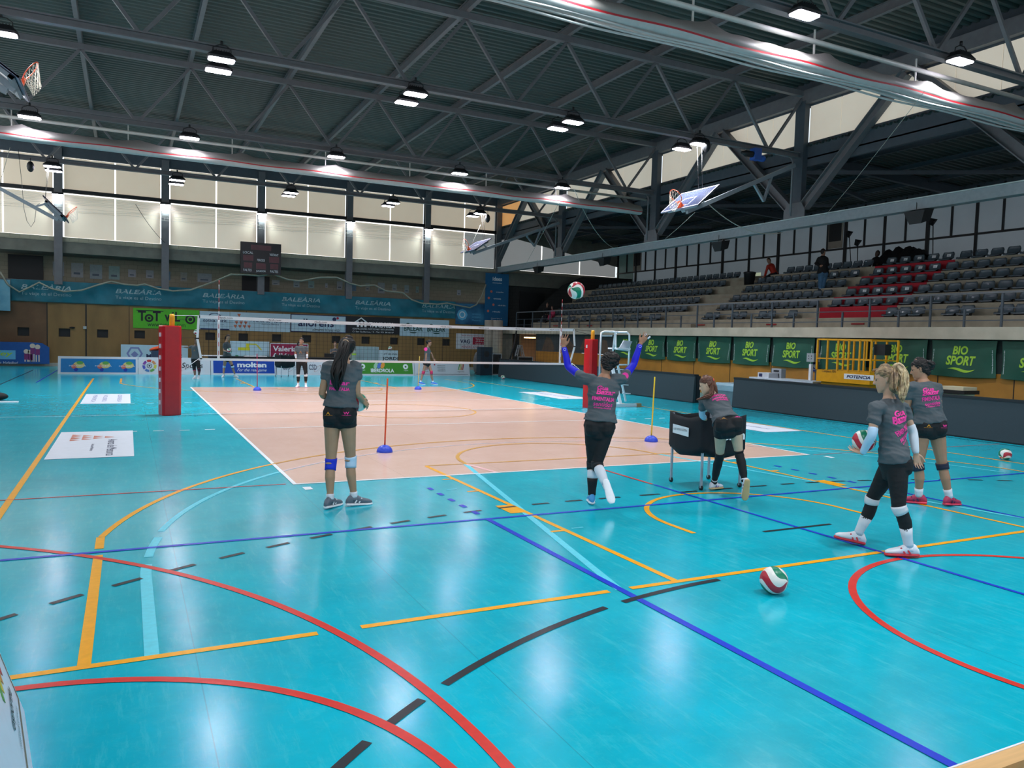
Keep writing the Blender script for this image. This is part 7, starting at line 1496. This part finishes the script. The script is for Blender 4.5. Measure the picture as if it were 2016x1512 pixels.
for o__, ln in ((-0.030, 0.10), (0.0105, 0.12)): a_ = wr_+hd*0.085+sd*o__*0.98+FWD*0.006; b_ = a_+unit(hd+sd*(o__/0.03)*0.3+FWD*0.35)*0.055; limb(tape, [a_*0.6+b_*0.4, b_], [0.0115, 0.0105], FWD, WHC, 8)
add(B, tape, 'finger_tape')
KPB = mat('dark knee pad', '#1d2024', 0.8, bump=0.2)
for q in 'lr': add(B, B.leg_part(q, 0.86, 1.22, KPB, 'k', 0.016), 'knee_pad')
add(B, B.leg_part('l', 1.25, 1.55, WHC, 's', 0.007), 'shin_sock'); add(B, B.leg_part('l', 1.52, 1.95, BLACKC, 's', 0.010), 'ankle_brace', label='black ankle brace'); add(B, B.leg_part('r', 1.25, 1.8, WHC, 's', 0.006), 'shin_sock')
project_print(B, [('Gua', 0.74, -0.02, 0.05, 0.13, 0.035, 0.15), ('Bazar', 0.655, 0.02, 0.06, 0.22, 0.035, 0.15), ('FIMENTALIA', 0.535, 0.0, 0.045, 0.26, 0.04, 0), ('sentidos', 0.43, 0.0, 0.05, 0.22, 0.01, 0.1), ('ciutadella', 0.385, 0.0, 0.02, 0.2, 0.01, 0)])
# ---- C: player leaning over the ball cart
J = joints(9.62, head=(1392, 758, 0.12), neck=(1404, 780, 0.10), sl=(1384, 789, 0.12), sr=(1427, 788, 0.16), el=(1382, 817, 0.25), er=(1424, 812, 0.36), wl=(1392, 830, 0.42), wr=(1414, 832, 0.5),
    hl=(1419, 840, -0.22), hr=(1447, 838, -0.22), kl=(1417, 897, 0.0), kr=(1455, 892, -0.18), al=(1406, 953, 0.15), ar=(1467, 951, -0.28))
J['al'] = at_z(1406, 966)*V3(1, 1, 0)+UPV*0.095+FWD*0.03; J['tl'] = J['al']+unit(RGT*0.75+FWD*0.65)*0.2; J['tl'][2] = 0.085
J['hdl'] = unit(FWD*0.4-UPV*0.9); J['hdr'] = unit(FWD*0.4-UPV*0.9); J['pnl'] = -UPV; J['pnr'] = -UPV; J['thl'] = RGT; J['thr'] = -RGT; J['tr'] = J['ar']+unit(FWD*0.25-UPV*0.95)*0.2; J['fur'] = unit(FWD+UPV*0.3); J['hup'] = unit(UPV*0.75+FWD*0.25-RGT*0.2)
J['short'] = 0.27
C = person(J, 'young player in grey shirt and long black socks leaning over the ball cart', S=0.93, skin_c='#c2a58c', face=unit(-RGT*0.9+FWD*0.35-UPV*0.2), voxel=0.006, shoe=('#d9dde6', '#c9a878', '#5a2f86'), hem=0.14, sleeve=0.5)
HBR = mat('brown hair', '#5a3626', 0.5, var=0.45, scale=30); cap_hair(C, HBR, 0.010); dc = lambda u_, v_, q: at_d(u_, v_, 9.62+q)
b0 = J['head']-C.hface*0.085+C.hup*0.03; pony(C, [b0, dc(1402, 765, 0.02), dc(1399, 778, -0.03), dc(1386, 783, -0.05), dc(1372, 787, -0.03)], [0.022, 0.034, 0.04, 0.034, 0.012], HBR, strands=14); pony(C, [b0, dc(1408, 762, 0.02), dc(1412, 774, 0.0)], [0.02, 0.03, 0.012], HBR, strands=8)
add(C, MB().tube([b0+C.hla*0.026*math.cos(a)+C.hup*0.026*math.sin(a)-C.hface*0.01 for a in np.linspace(0, 2*PI, 13)[:-1]], 0.008, mat('coral band', '#d8503c', 0.6), 6, closed=True), 'hair_band')
for q in 'lr': add(C, C.leg_part(q, 0.80, 1.93, BLACKC, 's', 0.006, wrk=1), 'long_sock', label='long black knee sock')
add(C, C.arm_part('l', 0.7, 1.5, KWH, 0.004), 'arm_sleeve', label='pale arm sleeve')
project_print(C, [('FIMENTALIA', 0.78, 0.0, 0.05, 0.22, 0.03, 0), ('sentidos', 0.69, 0.0, 0.035, 0.2, 0.02, 0.1), ('ciutadella', 0.63, 0.02, 0.03, 0.16, 0.01, 0)]); pants_logo(C, 0, None)
# ---- D: blonde player walking left with a ball
J = joints(7.15, head=(1744, 746, 0.05), neck=(1751, 786, 0.03), sl=(1724, 803, -0.09), sr=(1776, 803, 0.12), el=(1717, 856, -0.12), er=(1797, 850, 0.10), wl=(1698, 892, -0.0), wr=(1803, 893, 0.06),
    hl=(1766, 917, -0.07), hr=(1754, 917, 0.08), kl=(1771, 998, -0.12), kr=(1719, 981, 0.22), al=(1790, 1074, -0.10), ar=(1689, 1052, 0.30))
J['al'] = V3(J['al'][0], J['al'][1], 0.10); J['tl'] = J['al']+unit(-RGT*0.97+FWD*0.2)*0.2; J['tl'][2] = 0.09; J['tr'] = J['ar']+unit(-RGT*0.95+FWD*0.1+UPV*0.18)*0.2; J['fur'] = UPV
J['hdl'] = unit(-RGT*0.35+FWD*0.75+UPV*0.12); J['pnl'] = unit(UPV*0.9-RGT*0.1); J['thl'] = unit(-RGT*0.9+UPV*0.4); J['cul'] = 0.3; J['hdr'] = unit(-UPV+RGT*0.22); J['pnr'] = unit(-FWD+RGT*0.1); J['thr'] = unit(RGT); J['cur'] = 0.28
D = person(J, 'blonde ponytailed player with white arm sleeves walking left, ball on her hip', S=0.985, skin_c='#c0987f', face=unit(-RGT*0.9+FWD*0.42+UPV*0.02), voxel=0.0055, legs='leggings', shoe=('#dfe3ea', '#c8303c', '#c8303c'), hem=0.05, sleeve=0.5)
HBL = mat('blonde hair', '#8f7355', 0.45, var=0.55, scale=26, double='#d2bd92'); HRT = mat('dark blonde roots', '#5d4634', 0.5, var=0.5, scale=26, double='#a58a66'); cap_hair(D, HRT, 0.012)
dd = lambda u_, v_, q: at_d(u_, v_, 7.15+q); b0 = J['head']-D.hface*0.085+D.hup*0.075
pony(D, [b0, dd(1768, 722, 0.0), dd(1777, 738, -0.04), dd(1779, 760, -0.08), dd(1776, 780, -0.12), dd(1778, 792, -0.14)], [0.028, 0.046, 0.060, 0.060, 0.042, 0.012], HBL, strands=22); pony(D, [b0, dd(1760, 745, -0.1), dd(1758, 765, -0.12), dd(1768, 775, -0.12)], [0.03, 0.042, 0.04, 0.015], HRT, strands=12)
for q in 'lr': add(D, D.arm_part(q, 0.78, 1.93, KWH if q == 'l' else WHC, 0.0045), 'arm_sleeve', label='white arm sleeve')
KNW = mat('white knee pad', '#cfd2d8', 0.8, var=0.05, bump=0.3, bscale=30)
for q in 'lr': add(D, D.leg_part(q, 0.95, 1.2, KNW, 'k', 0.014), 'knee_pad', label='white knee pad'); add(D, D.leg_part(q, 1.58, 1.97, WHC, 's', 0.008), 'crew_sock')
project_print(D, [('Gua', 0.76, -0.05, 0.055, 0.14, 0.035, 0.15, 0.15), ('Bazar', 0.66, -0.05, 0.075, 0.19, 0.035, 0.15, 0.2), ('FIMENTALIA', 0.52, -0.02, 0.05, 0.21, 0.03, 0, 0.4), ('sentidos', 0.42, -0.01, 0.045, 0.19, 0.02, 0.1, 0.4), ('ciutadella', 0.375, 0.0, 0.02, 0.17, 0.01, 0, 0.4)])
ball(dd(1701, 868, 0.08), (0.4, 1.5, 2.2), 'volleyball carried at the hip of the blonde player')
# ---- E: dark haired player at the right
J = joints(9.42, head=(1812, 727, 0.03), neck=(1818, 752), sl=(1793, 762, -0.02), sr=(1843, 763), el=(1786, 802, 0.05), er=(1849, 806, 0.03), wl=(1806, 822, 0.24), wr=(1836, 826, 0.24),
    hl=(1817, 842), hr=(1843, 842), kl=(1808, 917, 0.06), kr=(1855, 915, 0.04), al=(1806, 976, 0.10), ar=(1877, 977, -0.10))
J['al'] = at_z(1808, 992)*V3(1, 1, 0)+UPV*0.095; J['tl'] = J['al']+unit(-RGT*0.85+FWD*0.5)*0.2; J['tl'][2] = 0.085; J['ar'] = at_z(1868, 996)*V3(1, 1, 0)+UPV*0.1; J['tr'] = J['ar']+unit(RGT*0.9+FWD*0.45)*0.2; J['tr'][2] = 0.085
J['kr'] = J['kr']; J['hdl'] = FWD; J['hdr'] = unit(FWD-RGT*0.5); J['pnl'] = -UPV; J['pnr'] = -RGT; J['thl'] = RGT; J['thr'] = UPV
E_ = person(J, 'dark curly haired player in black shorts standing at the right, pink shoes', S=1.03, skin_c='#a67c62', face=unit(-RGT*0.85+FWD*0.5), voxel=0.006, shoe=('#a82c50', '#e0405c', '#2a2348'), hem=0.12, sleeve=0.48, girth=1.05)
cap_hair(E_, HBK, 0.014, rough=0.010); curls(E_, J['head']-E_.hface*0.105+E_.hup*0.03, 0.055, HBK, 60, 9, size=0.02)
KNV = mat('navy knee pad', '#22273a', 0.8, bump=0.2)
for q in 'lr': add(E_, E_.leg_part(q, 0.90, 1.2, KNV, 'k', 0.014), 'knee_pad', label='navy knee pad'); add(E_, E_.leg_part(q, 1.7, 1.97, WHC, 's', 0.008), 'crew_sock')
project_print(E_, [('Gua', 0.80, -0.03, 0.05, 0.13, 0.035, 0.15), ('Bazar', 0.72, 0.0, 0.06, 0.21, 0.035, 0.15), ('FIMENTALIA', 0.60, 0.0, 0.05, 0.22, 0.03, 0), ('sentidos', 0.50, 0.0, 0.04, 0.19, 0.02, 0.1), ('ciutadella', 0.46, 0.0, 0.02, 0.17, 0.01, 0)]); pants_logo(E_, 0, None)
# ================================================================== far players
def dist(p): return float((np.asarray(p)-CAM)@FW)
FB = -FWD
def eyes(P, m_=None):
    c = P.J['head']; e_ = MB(); S = P.S
    for q in (-1, 1): e_.ball(c+P.hface*0.083*S+P.hla*q*0.03*S+P.hup*0.002, 0.0085*S, mat('eye dark', '#1c1410', 0.3), 8, 6)
    link(e_.mesh('eye'), 'eye', P.body)
for P_ in (C, D, E_): eyes(P_)
def ground(J, S=1.0):
    for q in 'lr': J['a'+q] = V3(J['a'+q][0], J['a'+q][1], 0.09*S); J['t'+q][2] = 0.08*S
g_ = at_z(388, 746); D0 = dist(g_)
J = joints(D0, head=(386.5, 671), neck=(385, 680), sl=(391.5, 682.5), sr=(377.5, 682.5), el=(392, 693), er=(371, 684), wl=(393, 703), wr=(362, 683.5), hl=(388.3, 710), hr=(381.5, 710), kl=(392, 727, -0.1), kr=(382.5, 726), al=(391.5, 739, 0.1), ar=(384, 742, -0.05))
J['tr'] = J['ar']+FB*0.2; J['tl'] = J['al']+unit(FB*0.7-UPV*0.7)*0.2; J['hdr'] = -RGT; J['ar'][2] = 0.09; J['tr'][2] = 0.08
J['sl'], J['sr'] = J['sl'], J['sr']
F = person(J, 'far player with pink knee pads and one arm stretched out, left of the net', S=0.95, skin_c='#7d5c4a', face=FB, voxel=0.011, legs='tights', wr=0.004); cap_hair(F, HBK, 0.01, rough=0.003); eyes(F)
PKP = mat('pink knee pad', '#c42a58', 0.7)
for q in 'lr': add(F, F.leg_part(q, 0.85, 1.35, PKP, 'k', 0.01), 'knee_pad')
project_print(F, [('A', 0.6, 0.0, 0.07, 0.08, 0.03, 0)], back=False, mtl=mat('tan print', '#8f6a4c', 0.6))
g_ = at_z(450, 743); D0 = dist(g_); q_ = lambda a, b, c=0: at_d(a, b, D0+c)
J = joints(D0, head=(449, 664), neck=(446, 673), sl=(451, 678, 0.13), sr=(441.5, 677.5, -0.12), el=(453, 689, 0.1), er=(440.5, 690, -0.1), wl=(450, 694, -0.1), wr=(446, 692, -0.25), hl=(450.5, 705, 0.06), hr=(444.5, 705, -0.06), kl=(457.5, 721), kr=(441.5, 721), al=(463, 738, 0.1), ar=(440, 738, -0.1))
fd = unit(RGT*0.8-FWD*0.5); J['tl'] = J['al']+fd*0.2; J['tr'] = J['ar']+unit(-FWD+RGT*0.1)*0.2; J['hdl'] = RGT; J['hdr'] = RGT; ground(J)
G = person(J, 'far player holding a ball in front of her behind the net, looking right', S=0.95, skin_c='#a5826a', face=fd, voxel=0.011, wr=0.004); cap_hair(G, HDK, 0.008, rough=0.003); pony(G, [J['head']-fd*0.09+UPV*0.04, q_(444, 664), q_(442.5, 671)], [0.03, 0.035, 0.01], HDK, strands=8); eyes(G)
add(G, G.leg_part('l', 0.8, 1.25, BLACKC, 'k', 0.01), 'knee_pad'); add(G, G.leg_part('l', 0.95, 1.15, WHC, 'k', 0.014), 'knee_patch'); add(G, G.leg_part('r', 0.88, 1.25, KWH, 'k', 0.01), 'knee_pad')
ball(q_(451.5, 690.5, -0.25), (1, 1, 0), 'volleyball held by the far player behind the net')
g_ = at_z(595, 763); D0 = dist(g_); q_ = lambda a, b, c=0: at_d(a, b, D0+c)
J = joints(D0, head=(593.5, 672), neck=(593, 681), sl=(603, 684.5), sr=(584, 684.5), el=(604.5, 696), er=(581.5, 696), wl=(604.5, 707, -0.04), wr=(583.5, 707, -0.04), hl=(599, 712), hr=(588.5, 712), kl=(602, 733), kr=(587, 733), al=(602, 757), ar=(587, 757))
J['tl'] = J['al']+unit(FB+RGT*0.35)*0.2; J['tr'] = J['ar']+unit(FB-RGT*0.05)*0.2; ground(J); J['hdr'] = unit(-UPV+RGT*0.4-FWD*0.2); J['hdl'] = unit(-UPV-FWD*0.2)
H = person(J, 'far player facing us in grey shirt and black leggings beside the far cart', S=0.98, skin_c='#9a745e', face=FB, voxel=0.010, legs='tights', wr=0.004, shoe=('#e3dfe6', '#c98aa0', None)); cap_hair(H, HDK, 0.008, rough=0.003); pony(H, [J['head']+FWD*0.09+UPV*0.03, q_(587, 675, 0.08), q_(585.5, 684, 0.05)], [0.03, 0.035, 0.01], HDK, strands=8); eyes(H)
for q in 'lr': add(H, H.leg_part(q, 1.05, 1.42, WHC, 'k', 0.01), 'knee_pad', label='white sleeve below the knee'); add(H, H.leg_part(q, 1.42, 1.7, BLACKC, 'k', 0.008), 'shin_sleeve'); add(H, H.arm_part(q, 1.35, 1.8, WHC, 0.006), 'wrist_band')
project_print(H, [('A', 0.5, 0.0, 0.1, 0.12, 0.03, 0)], back=False, mtl=mat('tan print', '#8f6a4c', 0.6)); 
g_ = at_z(838, 757); D0 = dist(g_); q_ = lambda a, b, c=0: at_d(a, b, D0+c)
J = joints(D0, head=(845, 675), neck=(842.5, 684), sl=(842, 687.5, 0.15), sr=(841, 687.5, -0.14), el=(850, 697, 0.2), er=(839, 700, -0.16), wl=(853, 706, 0.25), wr=(838, 714, -0.15), hl=(842.5, 715, 0.07), hr=(839, 715, -0.07), kl=(849, 733, 0.05), kr=(833.5, 733, -0.05), al=(852.5, 750, 0.1), ar=(828, 755, -0.1))
fd = unit(RGT*0.98-FWD*0.15); J['tl'] = J['al']+unit(fd-UPV*0.1)*0.2; J['tr'] = J['ar']+unit(fd-UPV*0.05)*0.2; J['hdr'] = unit(-UPV+RGT*0.1); J['hdl'] = unit(RGT*0.7-UPV); ground(J)
K_ = person(J, 'far player with pink knee pads walking right behind the pale yellow pole', S=0.95, skin_c='#9a7460', face=fd, voxel=0.010, wr=0.004, shoe=('#2f6fd0', '#d5dbe4', None)); cap_hair(K_, HBK, 0.01, rough=0.004); curls(K_, J['head']-fd*0.085+UPV*0.04, 0.05, HBK, 30, 3, size=0.02); eyes(K_)
for q in 'lr': add(K_, K_.leg_part(q, 0.78, 1.25, PKP, 'k', 0.01), 'knee_pad')
add(K_, MB().disc(J['sr']-FWD*0.075-RGT*0.05, RGT, UPV, 0.07, PINKP), 'shirt_patch')
# person behind the score table
D0 = dist(at_y(662, 700, 28.4)); 
J = joints(D0, head=(659.5, 678), neck=(659.5, 686), sl=(667, 689), sr=(652, 689), el=(667, 697, -0.1), er=(651, 697, -0.1), wl=(662, 692, -0.3), wr=(656, 691.5, -0.3), hl=(663, 708), hr=(656, 708), kl=(664, 712, -0.4), kr=(655, 712, -0.4), al=(664, 725, -0.42), ar=(655, 725, -0.42))
J['tl'] = J['al']+FB*0.2; J['tr'] = J['ar']+FB*0.2; J['hdl'] = -RGT; J['hdr'] = RGT
I_ = person(J, 'person in a grey shirt sitting with folded arms behind the score table', S=0.95, skin_c='#a88a78', face=FB, voxel=0.012, legs='trousers', wr=0.003); cap_hair(I_, HBR, 0.008, rough=0.003); eyes(I_)
# ================================================================== spectators on the stand
def spect(J, label, face, shirtm, legm, S, hairm, skin_c='#8f6c58', **k):
    P = person(J, label, S=S, skin_c=skin_c, face=face, voxel=0.013, legs='trousers', shirt=shirtm, legm=legm, wr=0.004, sleeve=1.0, hem=0.0, shoe=('#1c1d20', '#2a2b2e', None), **k)
    for q in 'lr': add(P, P.arm_part(q, 0.9, 1.92, shirtm, 0.014), 'jacket_sleeve')
    cap_hair(P, hairm, 0.006, rough=0.002); return P
X6 = 23.75; D0 = dist(at_x(1520, 535, X6)); RJ = mat('red jacket', '#a32a18', 0.7, var=0.1); NAV = mat('navy trousers', '#14161d', 0.8); JEAN = mat('blue jeans', '#3a5f7d', 0.8, var=0.12); BHD = mat('black hoodie', '#0d0e10', 0.85)
J = joints(D0, head=(1513.5, 513), neck=(1516, 519.5), sl=(1512, 524, -0.1), sr=(1522, 523.5, 0.12), el=(1508, 536, -0.1), er=(1520, 538, 0.0), wl=(1505.5, 545, -0.25), wr=(1510, 545, -0.1), hl=(1524, 542, -0.1), hr=(1527, 542, 0.1), kl=(1510, 546, -0.4), kr=(1515, 546, -0.1), al=(1508, 561, -0.4), ar=(1513, 561, -0.1))
fd = unit(-RGT*0.85-FWD*0.4); J['tl'] = J['al']+fd*0.2; J['tr'] = J['ar']+fd*0.2; J['hdl'] = J['hdr'] = unit(fd-UPV*0.3)
spect(J, 'spectator in a red jacket sitting forward on the top rows of the stand', fd, RJ, NAV, 1.0, HBK, girth=1.1)
X5 = 22.1; D0 = dist(at_x(1620, 570, X5))
J = joints(D0, head=(1620.5, 496), neck=(1620, 504), sl=(1612.5, 509), sr=(1627, 509), el=(1606.5, 519), er=(1630, 521), wl=(1613, 523, -0.12), wr=(1623, 523, -0.12), hl=(1617, 539), hr=(1623.5, 539), kl=(1615.5, 556), kr=(1621.5, 556), al=(1614.5, 569), ar=(1620, 569))
J['tl'] = J['al']+RGT*0.2; J['tr'] = J['ar']+RGT*0.2; J['hdl'] = RGT; J['hdr'] = -RGT; J['pnl'] = J['pnr'] = FWD
spect(J, 'man in a black hoodie and jeans standing on the stand, hands behind his back', unit(RGT+FWD*0.5), BHD, JEAN, 1.02, HBK, girth=1.12)
D0 = dist(at_x(1725, 515, 25.0)); J = joints(D0, head=(1727.5, 499), neck=(1726, 506), sl=(1720, 511), sr=(1732, 511), el=(1713, 517, -0.1), er=(1734, 520), wl=(1709, 518, -0.3), wr=(1728, 520, -0.3), hl=(1722, 528), hr=(1730, 528), kl=(1720, 532, -0.4), kr=(1727, 532, -0.4), al=(1720, 545, -0.4), ar=(1727, 545, -0.4))
J['tl'] = J['al']+FB*0.2; J['tr'] = J['ar']+FB*0.2
spect(J, 'person in black sitting beside the black covered equipment on the stand', unit(-RGT-FWD*0.4), BHD, NAV, 1.0, HBK, '#4d3a30')
D0 = dist(V3(20.3, 30.0, 3.0)); J = joints(D0, head=(1077.5, 600), neck=(1077, 605.5), sl=(1072, 608.5), sr=(1082, 608.5), el=(1070.5, 616, -0.1), er=(1083, 616, -0.1), wl=(1074, 619, -0.3), wr=(1079, 619, -0.3), hl=(1074.5, 621), hr=(1079.5, 621), kl=(1071, 621.5, -0.45), kr=(1074.5, 622, -0.45), al=(1070, 632, -0.5), ar=(1073, 632.5, -0.5))
J['tl'] = J['al']+FB*0.2; J['tr'] = J['ar']+FB*0.2
spect(J, 'woman in black sitting at the far end of the front row with a child', FB, BHD, NAV, 0.95, HBK, '#8a6a58')
D0 -= 0.1; J = joints(D0, head=(1087, 605.5), neck=(1087.5, 610), sl=(1084, 612.5), sr=(1091.5, 612.5), el=(1082.5, 618, -0.1), er=(1092, 618, -0.05), wl=(1084, 621, -0.25), wr=(1088, 621, -0.2), hl=(1086, 622), hr=(1090, 622), kl=(1081, 622, -0.35), kr=(1085, 622.5, -0.35), al=(1079.5, 629.5, -0.4), ar=(1084, 629.5, -0.4))
J['tl'] = J['al']+FB*0.15; J['tr'] = J['ar']+FB*0.15
spect(J, 'child in pink sitting on the far end of the front row beside a woman', unit(-RGT-FWD), mat('pink tracksuit', '#b03a5a', 0.7), MATS['pink tracksuit'], 0.7, HBR, '#9c7868')
